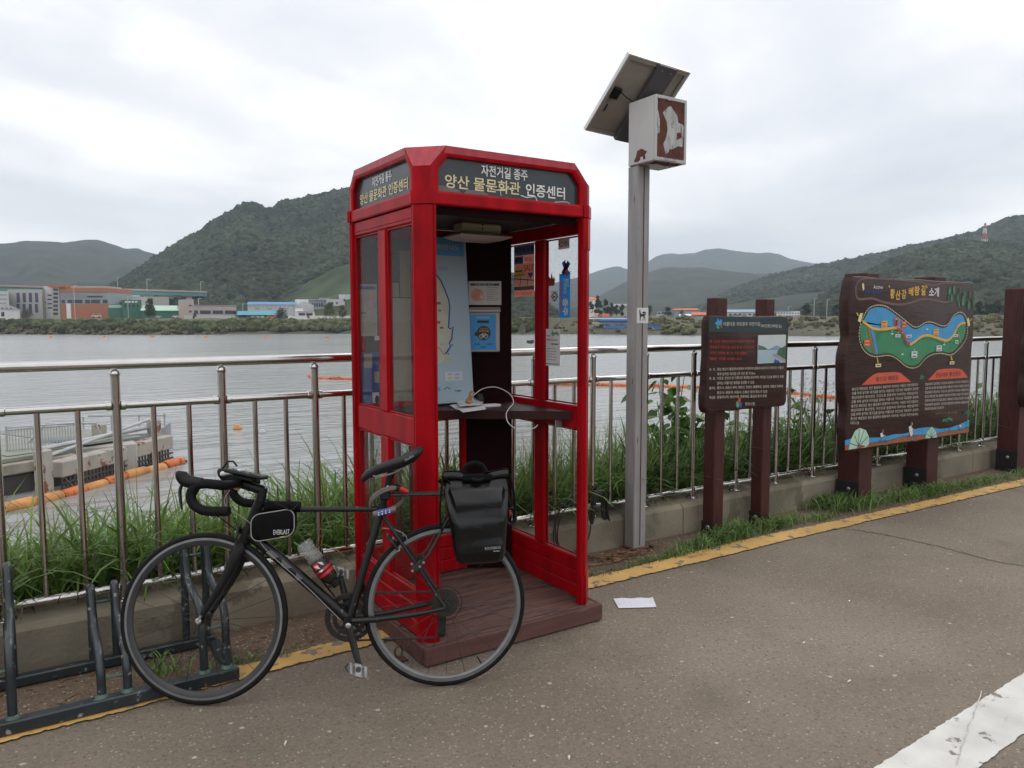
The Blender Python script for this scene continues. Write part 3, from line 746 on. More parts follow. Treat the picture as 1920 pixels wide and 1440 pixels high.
class Bld:
    """a building whose facade runs between two picture columns at a distance; (px, py) on the facade become places on it"""
    def __init__(s, name, label, cat, x0, x1, yb, dist, depth, turn=0.0, group='buildings across the river'):
        a = far(x0, yb, dist + turn); b = far(x1, yb, dist - turn); s.zb = min(ground_z(x0, dist), ground_z(x1, dist)) - .6
        s.p = V(a[0], a[1], s.zb); ux = V(b[0] - a[0], b[1] - a[1], 0); s.w = np.linalg.norm(ux); s.ux = ux / s.w; s.n = V(-s.ux[1], s.ux[0], 0)
        s.n = s.n if s.n @ V(*dirxy((x0 + x1) / 2)) > 0 else -s.n
        s.d = depth; s.root = thing(name, s.p, label, cat, group)
        s.T = lambda x, y, z: s.p + s.ux * x + s.n * y + V(0, 0, z)

    def loc(s, px, py):
        q = hp(px, py, s.p, s.n) - s.p; return float(q @ s.ux), float(q[2])

    def block(s, part, mat, x0, x1, y0, y1, front=0.0, depth=None, ground=False):
        """block from picture rectangle: y0 top, y1 bottom"""
        a, zt = s.loc(x0, y0); b, _ = s.loc(x1, y0); _, zb = s.loc((x0 + x1) / 2, y1)
        if ground: zb = 0
        m = MB().box(a, b, front, front + (s.d if depth is None else depth), zb, zt, T=s.T); return m.build(part, mat, s.root, smooth=0)

    def wins(s, rects, mat=WIN, part='window', out=-.12):
        for r in rects:
            o = s.block(part, mat, *r, front=out, depth=.1)

    def gable(s, part, mat, x0, x1, y0, y1, over=.4):
        """ridge along the facade"""
        a, zt = s.loc(x0, y0); b, zb = s.loc(x1, y1); _, zb = s.loc(x0, y1)
        m = MB(); vs = [s.T(a - over, -over, zb), s.T(b + over, -over, zb), s.T(b + over, s.d + over, zb), s.T(a - over, s.d + over, zb), s.T(a - over, s.d / 2, zt), s.T(b + over, s.d / 2, zt)]
        m.add(vs, [(0, 1, 5, 4), (2, 3, 4, 5), (0, 4, 3), (1, 2, 5), (0, 3, 2, 1)]); return m.build(part, mat, s.root, smooth=0)

    def gable_end(s, part, mat, x0, x1, y0, y1):
        """ridge running away from the eye, triangle seen"""
        a, zb = s.loc(x0, y1); b, _ = s.loc(x1, y1); _, zt = s.loc((x0 + x1) / 2, y0); c = (a + b) / 2
        m = MB(); vs = [s.T(*q) for q in ((a, -.3, zb), (b, -.3, zb), (c, -.3, zt), (a, s.d, zb), (b, s.d, zb), (c, s.d, zt))]
        m.add(vs, [(0, 1, 2), (3, 5, 4), (0, 2, 5, 3), (1, 4, 5, 2), (0, 3, 4, 1)]); return m.build(part, mat, s.root, smooth=0)


# viaduct behind everything
B = Bld('viaduct', 'long green girder viaduct on concrete piers in front of the west hill', 'viaduct', -60, 388, 552, 452, 9, group='structures across the river')
for x0, x1, ya, yb, yc, yd in ((-60, 75, 538, 540, 544, 546), (195, 262, 542.5, 545.5, 548.5, 553), (262, 318, 545.5, 547.5, 551, 554), (318, 388, 547.5, 550, 552, 556)):
    a, z0 = B.loc(x0, ya); b_, z1 = B.loc(x1, yb); _, z2 = B.loc(x0, yc + 1); _, z3 = B.loc(x1, yd)
    MB().prism([B.T(a, 0, z2), B.T(b_, 0, z3), B.T(b_, 0, z1), B.T(a, 0, z0)], B.n * 9).build('girder', GIRD, B.root, smooth=0)
m = MB()
for x0, x1, ya, yb in ((-60, 388, 535.5, 549),):
    a, z0 = B.loc(x0, ya); b_, z1 = B.loc(x1, yb)
    m.prism([B.T(a, -.5, z0), B.T(b_, -.5, z1), B.T(b_, -.5, z1 + .9), B.T(a, -.5, z0 + .9)], B.n * 10)
m.build('parapet', flat('parapet_pink', (.42, .33, .30)), B.root, smooth=0)
for x0, x1 in ((30, 42), (215, 226), (270, 282), (305, 317), (350, 360)):
    B.block('pier', CONC, x0, x1, 548 + (x0 - 200) * .02, 600, 1.5, 6, ground=True); B.block('pier_cap', CONC, x0 - 7, x1 + 7, 549 + (x0 - 200) * .02, 553 + (x0 - 200) * .02, 1, 7)

B = Bld('office_block', 'grey office block with four tall dark blue window strips', 'building', 14, 100, 594, 392, 22, 6)
B.block('wall', GREYW, 14, 78, 543, 600, ground=True); B.block('stepped_wing', PALE, 78, 98, 540, 600, 2, ground=True)
B.wins([(x, x + 5.5, 549, 567) for x in (31, 42.5, 54, 65.5)] + [(x, x + 5.5, 570, 586) for x in (31, 42.5, 54, 65.5)], WINB)
B.wins([(84, 97, 552 + 8 * i, 554.5 + 8 * i) for i in range(4)] + [(79, 81, 566, 568), (79, 81, 578, 580)], WIN, out=1.8)
B.block('penthouse', PALE, 70, 96, 536, 541, 4, 10)
B = Bld('side_wing', 'pale office wing with horizontal bands at the left picture edge', 'building', -40, 16, 594, 385, 18)
B.block('wall', PALE, -40, 15.5, 545, 600, ground=True); B.wins([(-38, 13, y, y + 3) for y in (551, 559, 567, 575)], SLATE, 'window_band')
B = Bld('brick_office', 'orange brick office with a grey glazed middle storey', 'building', 97, 204, 594, 378, 24, 5)
B.block('lower_wall', BRICK, 111, 203, 570, 600, ground=True); B.block('glazed_storey', SLATE, 111, 203, 547.5, 570, .3); B.block('upper_band', BRICK, 111, 203, 539.5, 547.5)
B.block('stair_tower', GREYW, 97, 111, 538, 600, -.4, 12, ground=True); B.block('tower_cap', BRICK, 92, 123, 533.5, 539, -.8, 14); B.block('roof_parapet', CONC, 124, 196, 536, 539.5, 3, 14)
B.block('entrance_slab', WHITE, 125, 133, 569, 600, -.5, 1.5, ground=True)
B.wins([(101, 109.5, 541 + 7.5 * i, 545.5 + 7.5 * i) for i in range(7)], WIN, out=-.55)
B.wins([(116 + 9.5 * i, 124 + 9.5 * i, 551, 558) for i in range(5)], ROOFG, out=.15); B.wins([(163, 192, 554.5, 557.5)], WIN, out=.1); B.wins([(115 + 11 * i, 121 + 11 * i + (i % 3) * 3, 562, 568.5) for i in range(8)], WIN, out=.15)
B = Bld('small_warehouse', 'little white gabled warehouse with a dark doorway by the left edge', 'building', -8, 38, 594, 372, 16)
B.block('wall', WHITE, -8, 37, 580, 600, ground=True); B.gable_end('roof', PALE, -10, 39, 571, 580.5); B.wins([(2, 8, 585, 593)], WIN, 'door'); B.wins([(3 + 8 * i, 6 + 8 * i, 577, 579) for i in range(3)], WIN, out=-.5)
B = Bld('pale_sheds', 'pale grey industrial sheds behind the green factory', 'building', 238, 318, 590, 425, 26)
B.block('wall', PALE, 240, 275, 556, 600, ground=True); B.block('wall', GREYW, 275, 316, 556, 600, 1, ground=True); B.block('roof', WHITE, 239, 262, 553.5, 556.2, -.5, 27)
B = Bld('green_factory', 'dark green factory with white letters near its top', 'building', 204, 266, 594, 366, 20)
B.block('wall', GREEN, 228, 265, 562, 600, ground=True); B.block('annex', GREEN, 203, 228, 577, 600, 1, ground=True); B.block('annex_roof', MINT, 203, 228, 571, 577, 3, 12)
B.wins([(234 + 6.3 * i, 238.5 + 6.3 * i, 564.5, 567.5) for i in range(4)], WHITE, 'sign_letter'); B.wins([(233 + 8 * i, 236 + 8 * i, 571, 576) for i in range(4)], WIN)
B = Bld('mint_warehouse', 'long mint green roofed warehouse with a dark green lower wall', 'building', 265, 351, 594, 360, 26)
B.block('wall', GREEN, 265, 350, 582, 600, ground=True); B.gable('roof', MINT, 265, 350, 571.5, 582.5)
B = Bld('pink_building', 'pinkish beige low building with a square tower and strip windows', 'building', 350, 444, 597, 352, 18, -4)
B.block('wall', PINK, 361.5, 443, 573, 602, ground=True); B.block('tower', PINK, 349.5, 362, 561, 602, -.6, 10, ground=True)
B.wins([(362.5, 371, 582, 588.5), (375, 395, 582, 588.5), (398.5, 418, 582, 588.5), (421.5, 442, 582, 588.5)], WIN); B.wins([(353.5, 358, 571.5, 574), (353.5, 358, 582.5, 585.5)], WIN, out=-.75); B.block('roof_edge', PALE, 362, 443, 571.8, 573, -.3, 19)
B = Bld('blue_roof_factory', 'pale grey factory with a bright blue roof on the far shore', 'building', 463, 590, 594, 390, 30)
B.block('wall', PALE, 464, 560, 570.5, 600, ground=True); B.gable('roof', BLUER, 464, 556, 564.5, 571); B.block('end_wall', PALE, 553, 588, 572, 600, -1, ground=True); B.gable_end('end_roof', PALE, 548, 590, 565.5, 572.5)
B.wins([(468 + 8 * i, 470.5 + 8 * i, 573.5, 575.5) for i in range(11)], SLATE); B.wins([(478, 486, 577.5, 580), (500, 510, 577.5, 580), (528, 540, 577.5, 580)], SLATE)
B = Bld('canopy_shed', 'low turquoise roofed shed open along its front', 'shed', 444, 522, 597, 348, 14)
B.gable('roof', TURQ, 446, 520, 582.5, 590.5); [B.block('post', CONC, x, x + 1, 590, 600, .2, .4, ground=True) for x in (446, 464, 482, 500, 519)]; B.block('rear_wall', ROOFG, 446, 520, 590, 600, 10, .4, ground=True)
B.wins([(470 + 9 * i, 477 + 9 * i, 592, 597.5) for i in range(3)], WHITE, 'stored_bag', out=.5)
B = Bld('grey_factory', 'cluster of grey factory halls stepping up beside the booth', 'building', 550, 668, 596, 400, 34)
B.block('long_hall', SLATE, 578, 622, 561.5, 600, 4, ground=True); B.block('back_hall', WHITE, 551, 584, 559.8, 600, 16, 12, ground=True); B.block('roof_hall', ROOFG, 578, 640, 560.5, 563, 3, 30); B.block('white_hall', PALE, 612, 646, 561, 600, 0, ground=True); B.block('tall_hall', PALE, 636, 668, 551, 600, 8, ground=True); B.block('upper_hall', SLATE, 598, 640, 557, 561, 14, 16)
B.block('front_hall', SLATE, 576, 608, 575.5, 600, -2, 8, ground=True); B.wins([(584 + 4.5 * i, 587 + 4.5 * i, 568, 574) for i in range(5)], WIN, out=3.8); B.wins([(622, 625, 566, 570), (630, 633, 566, 570), (644, 647, 560, 565)], WIN)
B = Bld('white_office', 'low white building with two broad dark windows', 'building', 551, 592, 597, 350, 10)
B.block('wall', WHITE, 553, 590, 584, 602, ground=True); B.block('upper_wall', WHITE, 553, 568, 578, 584, 1, 7); B.wins([(560, 572, 587, 591.5), (574, 586, 587, 591.5)], WIN); B.block('roof_edge', flat('pale_pink', (.6, .48, .45)), 557, 589, 583.4, 584.4, -.6, 10)
B = Bld('boundary_wall', 'long white boundary wall along the far shore road', 'wall', 384, 656, 598, 338, .5, group='structures across the river')
B.block('panel', WHITE, 540, 656, 592, 599, ground=True); B.block('panel', PALE, 345, 440, 591.5, 599, ground=True)
# vehicles on the shore road
def vehicle(px0, px1, y0, y1, off, label, col, name='parked_car', cat='car', cab=.35):
    c0, c1 = on_bank(px0, off), on_bank(px1, off); B = Bld(name, label, cat, px0, px1, y1, bank_r(px0) + off, 2, group='vehicles on the far shore road'); mt = flat('paint_' + label.split()[0], col)
    B.block('body', mt, px0, px1, (y0 + y1) / 2 - .6, y1 - .8, 0, 2); w_ = px1 - px0; B.block('cabin', mt, px0 + w_ * .18, px1 - w_ * .18, y0, (y0 + y1) / 2 - .5, .15, 1.7); B.block('window', WIN, px0 + w_ * .25, px1 - w_ * .25, y0 + .5, (y0 + y1) / 2 - .8, .05, .1)
    for x in (px0 + w_ * .2, px1 - w_ * .2):
        a, z_ = B.loc(x, y1 - .9); MB().lathe([(.33, 0), (.33, .2)], B.T(a, -.05, z_), B.n, 10).build('wheel', M('far_tyre', (.02, .02, .02), var=0), B.root)
vehicle(323, 335, 591, 596, 56, 'white van parked before the mint warehouse', (.75, .75, .75)); vehicle(291, 303, 592, 596.5, 54, 'silver car parked beside the conical tree', (.6, .62, .65)); vehicle(171, 190, 588.5, 595, 54, 'cream truck parked below the brick office', (.62, .58, .48), 'parked_truck', 'truck'); vehicle(501, 519, 590.5, 597, 52, 'orange truck parked under the turquoise canopy', (.62, .18, .05), 'parked_truck', 'truck'); vehicle(604, 614, 594, 598, 50, 'white car parked by the boundary wall', (.8, .8, .8))
# lamp posts
for i, (x, y0) in enumerate([(138, 536), (220, 520), (275, 524), (239, 556), (372, 560), (376, 528), (455, 570), (1163, 583), (1527, 560), (1551, 562), (1478, 575)]):
    d_ = 445 if i in (1, 2, 5) else 360; yb = {1: 545, 2: 547, 5: 549}.get(i, 598)
    a = far(x, y0, d_); b_ = far(x, yb, d_); g_ = thing('lamp_post', (a[0], a[1], b_[2]), ['thin grey mast behind the orange brick office', 'thin mast on the viaduct above the green annex', 'thin mast on the viaduct over the mint warehouse', 'white lamp post before the green factory', 'lamp post on the roof of the pink building', 'thin mast near the viaduct tunnel end', 'thin post between pink building and canopy', 'white lamp post left of the grey pole', 'tall thin mast left of the map board', 'second thin mast nearest the map board', 'thin mast above the white apartment block'][i], 'lamp post', 'far lamp posts')
    MB().tube([(a[0], a[1], b_[2]), (a[0], a[1], a[2])], .12, 5).build('pole', flat('pole_far', (.5, .5, .5)), g_); MB().tube([(a[0], a[1], a[2]), (a[0] + 1.2, a[1] - .6, a[2] + .15)], .09, 5).build('arm', MATS['pole_far'], g_)

# right-hand shore
G2 = 'buildings on the eastern far shore'
B = Bld('white_long_building', 'long white building with a pale roof on the eastern hillside', 'building', 1146, 1200, 586, 372, 14, group=G2); B.block('wall', CONC, 1150, 1200, 573, 590, ground=True); B.block('roof', WHITE, 1148, 1200, 570, 573.2, -.8, 15)
B = Bld('hill_house', 'orange roofed house high on the knoll beside the booth', 'house', 1098, 1124, 572, 385, 10, group=G2); B.block('wall', WHITE, 1100, 1122, 561, 575, ground=True); B.gable('roof', ORANGE, 1099, 1123, 556.5, 561.5)
for i, (x0, x1, y0, y1, y2) in enumerate([(1104, 1109, 580, 584, 592), (1115, 1121, 587, 590, 596), (1130, 1141, 588, 592, 597)]):
    B = Bld('cottage', ['grey cottage nearest the booth on the far shore', 'tiny red roofed cottage among dark trees', 'wider red roofed cottage above the blue barrier'][i], 'house', x0, x1, y2, 330, 6, group=G2); B.block('wall', WHITE, x0, x1, y1, y2, ground=True); B.gable('roof', [ROOFG, ORANGE, flat('roof_red', (.45, .07, .05))][i], x0, x1, y0, y1 + .2)
B = Bld('blue_pipe_bridge', 'bright blue pipe bridge low over the inlet beside the grey pole', 'bridge', 1118, 1190, 606, 257, 3, group=G2)
B.block('parapet', WHITE, 1096, 1205, 596.2, 598, 1, .4); B.block('deck', CONC, 1110, 1200, 603.8, 608, .5, 4); a, z0 = B.loc(1124, 601.3); b_, _ = B.loc(1198, 601.3); MB().tube([B.T(a, 0, z0), B.T(b_, 0, z0)], .52, 12).build('pipe', BLUE, B.root); [B.block('pier', CONC, x, x + 2, 604, 620, 1, 1, ground=True) for x in (1132, 1160, 1185)]
B = Bld('blue_barrier', 'long blue barrier along the inlet mouth behind the grey pole', 'barrier', 1130, 1256, 617, 246, 1.2, group=G2)
for x0, x1, y0, y1 in ((1135, 1172, 610, 615), (1172, 1226, 609.5, 613), (1226, 1256, 611, 616)): B.block('panel', BLUE, x0, x1 - .3, y0, y1)
B = Bld('grey_hall', 'blue grey hall left of the orange roofed hall', 'building', 1230, 1266, 596, 356, 14, group=G2); B.block('wall', SLATE, 1232, 1254, 584, 600, ground=True); B.block('tower', SLATE, 1252, 1264, 580, 600, 1, ground=True); B.block('front_wall', PALE, 1230, 1250, 590, 600, -1, 5, ground=True); B.wins([(1234 + 6 * i, 1238 + 6 * i, 586, 588.5) for i in range(3)], WIN)
B = Bld('orange_roof_hall', 'grey industrial hall with an orange roof beside the first signboard', 'building', 1263, 1314, 598, 352, 20, group=G2); B.block('wall', SLATE, 1264, 1312, 581, 602, ground=True); B.gable('roof', ORANGE, 1264, 1308, 577.8, 581.3)
B = Bld('mint_house', 'mint walled house with orange roofs just left of the first signboard', 'house', 1274, 1322, 602, 326, 10, group=G2); B.block('wall', flat('wall_mint', (.5, .62, .56)), 1276, 1300, 592, 604, ground=True); B.gable('roof', WHITE, 1275, 1300, 588.5, 592.3); B.block('wall', WHITE, 1299, 1322, 590, 604, 1, ground=True); B.gable('second_roof', ORANGE, 1298, 1322, 585.5, 590.5); B.wins([(1282, 1286, 595, 599), (1290, 1294, 595, 599), (1306, 1310, 594, 598)], WIN)
B = Bld('blue_grey_factory', 'long blue grey roofed factory showing between the signboard posts', 'building', 1352, 1455, 596, 380, 22, group=G2); B.block('wall', PALE, 1354, 1452, 585, 600, ground=True); B.gable('roof', flat('roof_bluegrey', (.28, .36, .46)), 1354, 1422, 580, 585.3); B.block('second_hall', SLATE, 1422, 1454, 583, 600, 2, ground=True); B.wins([(1358 + 9 * i, 1363 + 9 * i, 588, 591) for i in range(10)], WIN)
B = Bld('apartment_block', 'white apartment block showing above the right of the first signboard', 'building', 1456, 1502, 606, 340, 14, group=G2); B.block('wall', WHITE, 1456, 1500, 583.5, 608, ground=True); B.wins([(1458.5 + 5.3 * i, 1461.5 + 5.3 * i, 586 + 5 * j, 588.8 + 5 * j) for i in range(8) for j in range(4)], SLATE); B.block('roof', BLUER, 1455, 1486, 582, 583.6, -.4, 15)
for i, (x0, x1, y0, y1, y2, mt) in enumerate([(1838, 1854, 592, 595, 606, WHITE), (1868, 1904, 597, 602, 612, BRN), (1845, 1866, 604, 607, 613, PALE), (1905, 1940, 590, 594, 610, ROOFG)]):
    B = Bld('village_house', ['pale flat roofed house right of the map board', 'wide brown roofed house right of the map board', 'low pale house right of the map board', 'grey roofed house behind the cropped signboard'][i], 'house', x0, x1, y2, 296 + 5 * i, 9, group=G2); B.block('wall', PALE, x0, x1, y1, y2, ground=True); B.gable('roof', mt, x0, x1, y0, y1 + .3); B.wins([(x0 + 3 + 7 * k_, x0 + 6 + 7 * k_, y1 + 2, y1 + 4.5) for k_ in range(int((x1 - x0) // 9))], WIN)

# pylon on the eastern hill
a = far(1845.5, 457, 900); t = thing('pylon', a - V(0, 0, 6), 'slim red and white lattice pylon on the eastern hill crest', 'pylon'); H_ = far(1845.5, 418, 900)[2] - a[2] + 6
RED = flat('pylon_red', (.55, .13, .07)); o0 = a - V(0, 0, 6)
for sec in range(5):
    z0, z1 = H_ * sec / 5, H_ * (sec + 1) / 5; w0_, w1_ = 2.6 * (1 - z0 / H_ * .85), 2.6 * (1 - z1 / H_ * .85); m = MB()
    for sx, sy in ((1, 1), (1, -1), (-1, -1), (-1, 1)):
        m.tube([o0 + V(sx * w0_, sy * w0_, z0), o0 + V(sx * w1_, sy * w1_, z1)], .28, 4)
        m.tube([o0 + V(sx * w0_, sy * w0_, z0), o0 + V(-sy * w1_, sx * w1_, z1)], .18, 4)
    m.build('lattice_section', RED if sec % 2 == 0 else WHITE, t, smooth=0)
m = MB()
for z_, w_ in ((.78, 4.2), (.9, 3.2)): m.tube([o0 + V(-w_, 0, H_ * z_), o0 + V(w_, 0, H_ * z_)], .22, 4)
m.build('cross_arm', WHITE, t, smooth=0)

# ================================================================== ON THE WATER
BOOM = M('boom_orange', (.62, .15, .035), rough=.6, var=.25, vs=2, wear=(.30, .09, .03), wears=3, weart=.53); BOOMY = M('boom_faded', (.55, .25, .08), rough=.7, var=.3, vs=2)
ROPE = M('wet_rope', (.05, .04, .03), var=0)


def boom(name, path, label, r, seg, mats, group):
    P = np.array(path, float); d = np.r_[0, np.cumsum(np.linalg.norm(np.diff(P, axis=0), axis=1))]; n_ = int(d[-1] / seg)
    at = lambda t: np.array([np.interp(t, d, P[:, i]) for i in range(3)])
    t = thing(name, P[0], label, 'floating boom', group); MB().tube([at(x) for x in np.linspace(0, d[-1], max(8, n_))], r * .25, 5).build('rope', ROPE, t)
    for i in range(n_):
        a, b_ = at(seg * i + seg * .012), at(seg * (i + 1) - seg * .012); j = V(0, 0, rng.normal(0, r * .12))
        MB().tube([a + j, a + (b_ - a) * .1 + j, a + (b_ - a) * .9 + j, b_ + j], [r * .78, r, r * rng.uniform(.9, 1.05), r * .78], 10).build('float', mats[i % len(mats)], t)
    return t


wz = -3 + .04
a, b_ = hz(-60, 972, wz), hz(350, 864, wz)
P = smooth_path([a, a + (b_ - a) * .3 + V(0, -.25, 0), a + (b_ - a) * .62, b_], 8)
boom('orange_boom', P, 'rusty orange float boom lying along the jetty pontoon', .155, .8, [BOOM, BOOMY, BOOMY, BOOM, BOOMY], 'orange booms')
P = smooth_path([hz(580, 704, wz), hz(590, 709, wz), hz(655, 711, wz), hz(850, 717, wz), hz(1110, 722, wz), hz(1310, 727, wz), hz(1490, 738, wz), hz(1560, 746, wz), hz(1700, 756, wz), hz(1900, 764, wz), hz(2100, 770, wz)], 8)
boom('long_orange_boom', P, 'long thin orange float boom crossing the river behind booth and railing', .15, .95, [BOOM], 'orange booms')
for i, x in enumerate((95, 197, 286, 387, 500, 613)):
    c = hz(x, 632.5 + (.6 if i > 2 else 0), -3); tag(MB().lathe([(.05, -.25), (.48, -.15), (.52, .1), (.36, .3), (.12, .45), (.02, .46)], c, (0, 0, 1), 12).build('far_buoy', BOOM), ['orange buoy below the brick office near the far bank', 'orange buoy below the green annex near the far bank', 'orange buoy below the conical tree near the far bank', 'orange buoy below the pink building near the far bank', 'orange buoy below the blue roofed factory near the far bank', 'orange buoy closest to the booth near the far bank'][i], 'buoy', 'orange buoys near the far bank')
c = hz(446, 805, -3); tag(MB().lathe([(.05, -.15), (.16, -.1), (.19, .05), (.1, .2), (.01, .21)], c, (0, 0, 1), 12).build('yellow_float', BOOMY), 'small yellowish float bobbing beside the second railing baluster', 'float')
c = hz(492, 812, -3); tag(MB().lathe([(.05, -.15), (.12, -.1), (.14, .05), (.08, .15), (.01, .16)], c, (0, 0, 1), 12).build('pale_float', PALE), 'small pale float near a thin baluster left of booth', 'float')

# jetty pontoon with boat
OLD = M('pontoon_deck', (.25, .265, .225), rough=.8, var=.2, vs=1.2, wear=(.20, .18, .15), wears=1.6, weart=.62); HULL = M('pontoon_hull', (.06, .055, .05), rough=.8, var=.4, vs=1); RUSTW = M('rusty_white', (.36, .335, .295), rough=.75, var=.15, vs=2, wear=(.20, .08, .04), wears=3.2, weart=.57)
GALV = M('galvanised', (.42, .43, .44), rough=.5, metal=.3, var=.12, vs=3)
c0, c1 = hz(-180, 962, -2.95), hz(140, 902, -2.95); ux = (c1 - c0) * V(1, 1, 0); wl = np.linalg.norm(ux); ux /= wl; uy = V(-ux[1], ux[0], 0)
JT = lambda x, y, z: c0 * V(1, 1, 0) + ux * x + uy * y + V(0, 0, z - 3)
t = thing('jetty_pontoon', c0, 'grey green jetty pontoon with low hull moored beyond the left railing', 'pontoon')
MB().box(0, wl, 0, 5.5, -.3, .52, .05, T=JT).build('hull', HULL, t); MB().box(-.05, wl + .05, -.08, 5.6, .523, .82, .03, T=JT).build('fender_beam', M('pontoon_beam', (.33, .30, .25), var=.35, vs=2, rough=.85), t); MB().box(.05, wl - .05, .1, 5.4, .823, .95, .02, T=JT).build('deck', OLD, t)
for i in range(3): MB().box(.4 + i * 2.1, 2.2 + i * 2.1, .3, 5.2, .953, .985, .01, T=JT).build('deck_plate', OLD, t)
MB().box(.3, wl - .6, 5.45, 5.8, .83, 1.35, .03, T=JT).build('bulwark', M('bulwark', (.14, .13, .12), var=.3), t)
ring = [JT(3.0 + .38 * math.cos(x), 5.2 + .38 * math.sin(x), 1.12) for x in np.linspace(0, 6.283, 24, endpoint=False)]
tag(MB().tube(ring, .09, 8, closed=True).build('lifebuoy', BOOM), 'orange lifebuoy lying flat on the jetty pontoon', 'lifebuoy')
m = MB()
for i in range(3): m.tube([JT(.2 + i, 5.2, 1.5 - i * .01), JT(wl - .4 + i * .1, 5.1, 1.5)], .04, 6)
m.build('handrail', GALV, t)
# white rusty boom frame with grating to the right of the pontoon
a, b_ = hz(118, 912, -2.8), hz(326, 853, -2.8); ux2 = (b_ - a); w2_ = np.linalg.norm(ux2[:2]); ux2 = V(ux2[0], ux2[1], 0) / w2_; uy2 = V(-ux2[1], ux2[0], 0); GT = lambda x, y, z: a * V(1, 1, 0) + ux2 * x + uy2 * y + V(0, 0, z - 3)
t = thing('mooring_frame', GT(0, 0, 0), 'rust spotted white mooring frame with posts and grating beside the pontoon', 'mooring frame')
MB().box(0, w2_, 0, .45, .42, .85, .03, T=GT).build('beam', RUSTW, t); m = MB(); m.tube([GT(.1, .9, 1.1), GT(w2_, .7, 1.12)], .07, 8); m.tube([GT(.3, .6, .95), GT(w2_ * .9, .5, 1.4)], .05, 8); m.build('pipe_rail', GALV, t); m = MB()
for i in range(int(w2_ / .14)): m.box(.02 + i * .14, .06 + i * .14, .03, .07, .05, .42, T=GT)
for z_ in (.1, .25): m.box(0, w2_, .02, .05, z_, z_ + .05, T=GT)
m.build('grating', HULL, t, kind='stuff')
for x, y, h in ((-.5, .1, 1.25), (w2_ - .1, .6, 1.35), (w2_ * .72, 1.6, 1.35), (w2_ * .1, 4.2, 1.5)):
    m = MB().box(x - .16, x + .16, y - .16, y + .16, -1.0, h, .03, T=GT); m.build('piling', RUSTW, t)
# small grey boat behind it
a = hz(150, 848, -3); bx_ = hz(322, 838, -3) - a; bl = np.linalg.norm(bx_[:2]); bxx = V(bx_[0], bx_[1], 0) / bl; byy = V(-bxx[1], bxx[0], 0); t = thing('work_boat', a, 'long grey work boat moored behind the mooring frame', 'boat')
rings = []
for s_, w_, k_, h_ in ((0, .5, -.1, .62), (.08, .8, -.25, .66), (.4, .95, -.3, .62), (.75, .85, -.28, .66), (.93, .45, -.15, .78), (1.0, .05, .3, .9)):
    rings.append([a + bxx * s_ * bl + byy * (w_ * q[0]) + V(0, 0, k_ + (h_ - k_) * q[1]) for q in ((-1, 1), (-.85, .4), (-.4, 0), (.4, 0), (.85, .4), (1, 1))])
MB().loft(rings, cap=True).build('hull', M('boat_grey', (.33, .34, .35), rough=.6, var=.15, vs=2), t); MB().tube([a + V(0, 0, 1.25) + bxx * .3, a + V(0, 0, 1.15) + bxx * bl * .95], .035, 6).build('gunwale_rail', GALV, t)
for s_ in (.05, .35, .65, .93): MB().tube([a + bxx * bl * s_ + V(0, 0, .5), a + bxx * bl * s_ + V(0, 0, 1.22)], .03, 6).build('stanchion', GALV, t)
c = hz(112, 872, -2.75) + V(0, 0, .25); t = thing('dinghy', c - V(0, 0, .1), 'round nosed grey green dinghy on the water between pontoon and frame', 'boat')
rings = []
for s_, w_, h_ in ((-1.6, .7, .55), (-.6, .95, .6), (.6, .9, .62), (1.3, .55, .66), (1.65, .12, .7)):
    rings.append([c + bxx * s_ + byy * (w_ * q[0]) + V(0, 0, -.35 + h_ * q[1]) for q in ((-1, 1), (-.8, .3), (-.3, 0), (.3, 0), (.8, .3), (1, 1))])
MB().loft(rings).build('hull', OLD, t); MB().box(-.5, .5, -.4, .4, .25, .55, .05, T=lambda x, y, z: c + bxx * x + byy * y + V(0, 0, z)).build('engine_box', M('engine_box', (.16, .19, .2), var=.2), t); MB().tube([c + bxx * -.9 + V(0, 0, .3), c + bxx * -.3 + V(0, 0, 1.0), c + bxx * 1.0 + V(0, 0, .95), c + bxx * 1.2 + V(0, 0, .3)], .04, 6).build('frame_rail', GALV, t)
# distant thin railing of the jetty walkway
a, b_ = hz(14, 858, -2.2), hz(145, 846, -2.2); t = thing('walkway_railing', a, 'thin grey railing of a walkway standing beyond the pontoon', 'railing'); m = MB(); top = hy(14, 802, a[1])[2]; bot = hy(14, 850, a[1])[2]
dxy = (b_ - a) * V(1, 1, 0)
for z_ in (top, top - (top - bot) * .1, bot): m.tube([V(a[0], a[1], z_), V(a[0], a[1], z_) + dxy], .022, 5)
m.build('rail', GALV, t)
for i in range(25): MB().tube([V(a[0], a[1], bot) + dxy * i / 24, V(a[0], a[1], top + (.05 if i % 24 == 0 else -.08)) + dxy * i / 24], .03 if i % 24 == 0 else .014, 5).build('post' if i % 24 == 0 else 'baluster', GALV, t)
MB().box(-.3, 3.2, -.2, .6, -.9, 0, .02, T=lambda x, y, z: V(a[0], a[1], bot) + dxy / np.linalg.norm(dxy) * x + V(0, 1, 0) * y + V(0, 0, z - .02)).build('walkway', CONC, t)

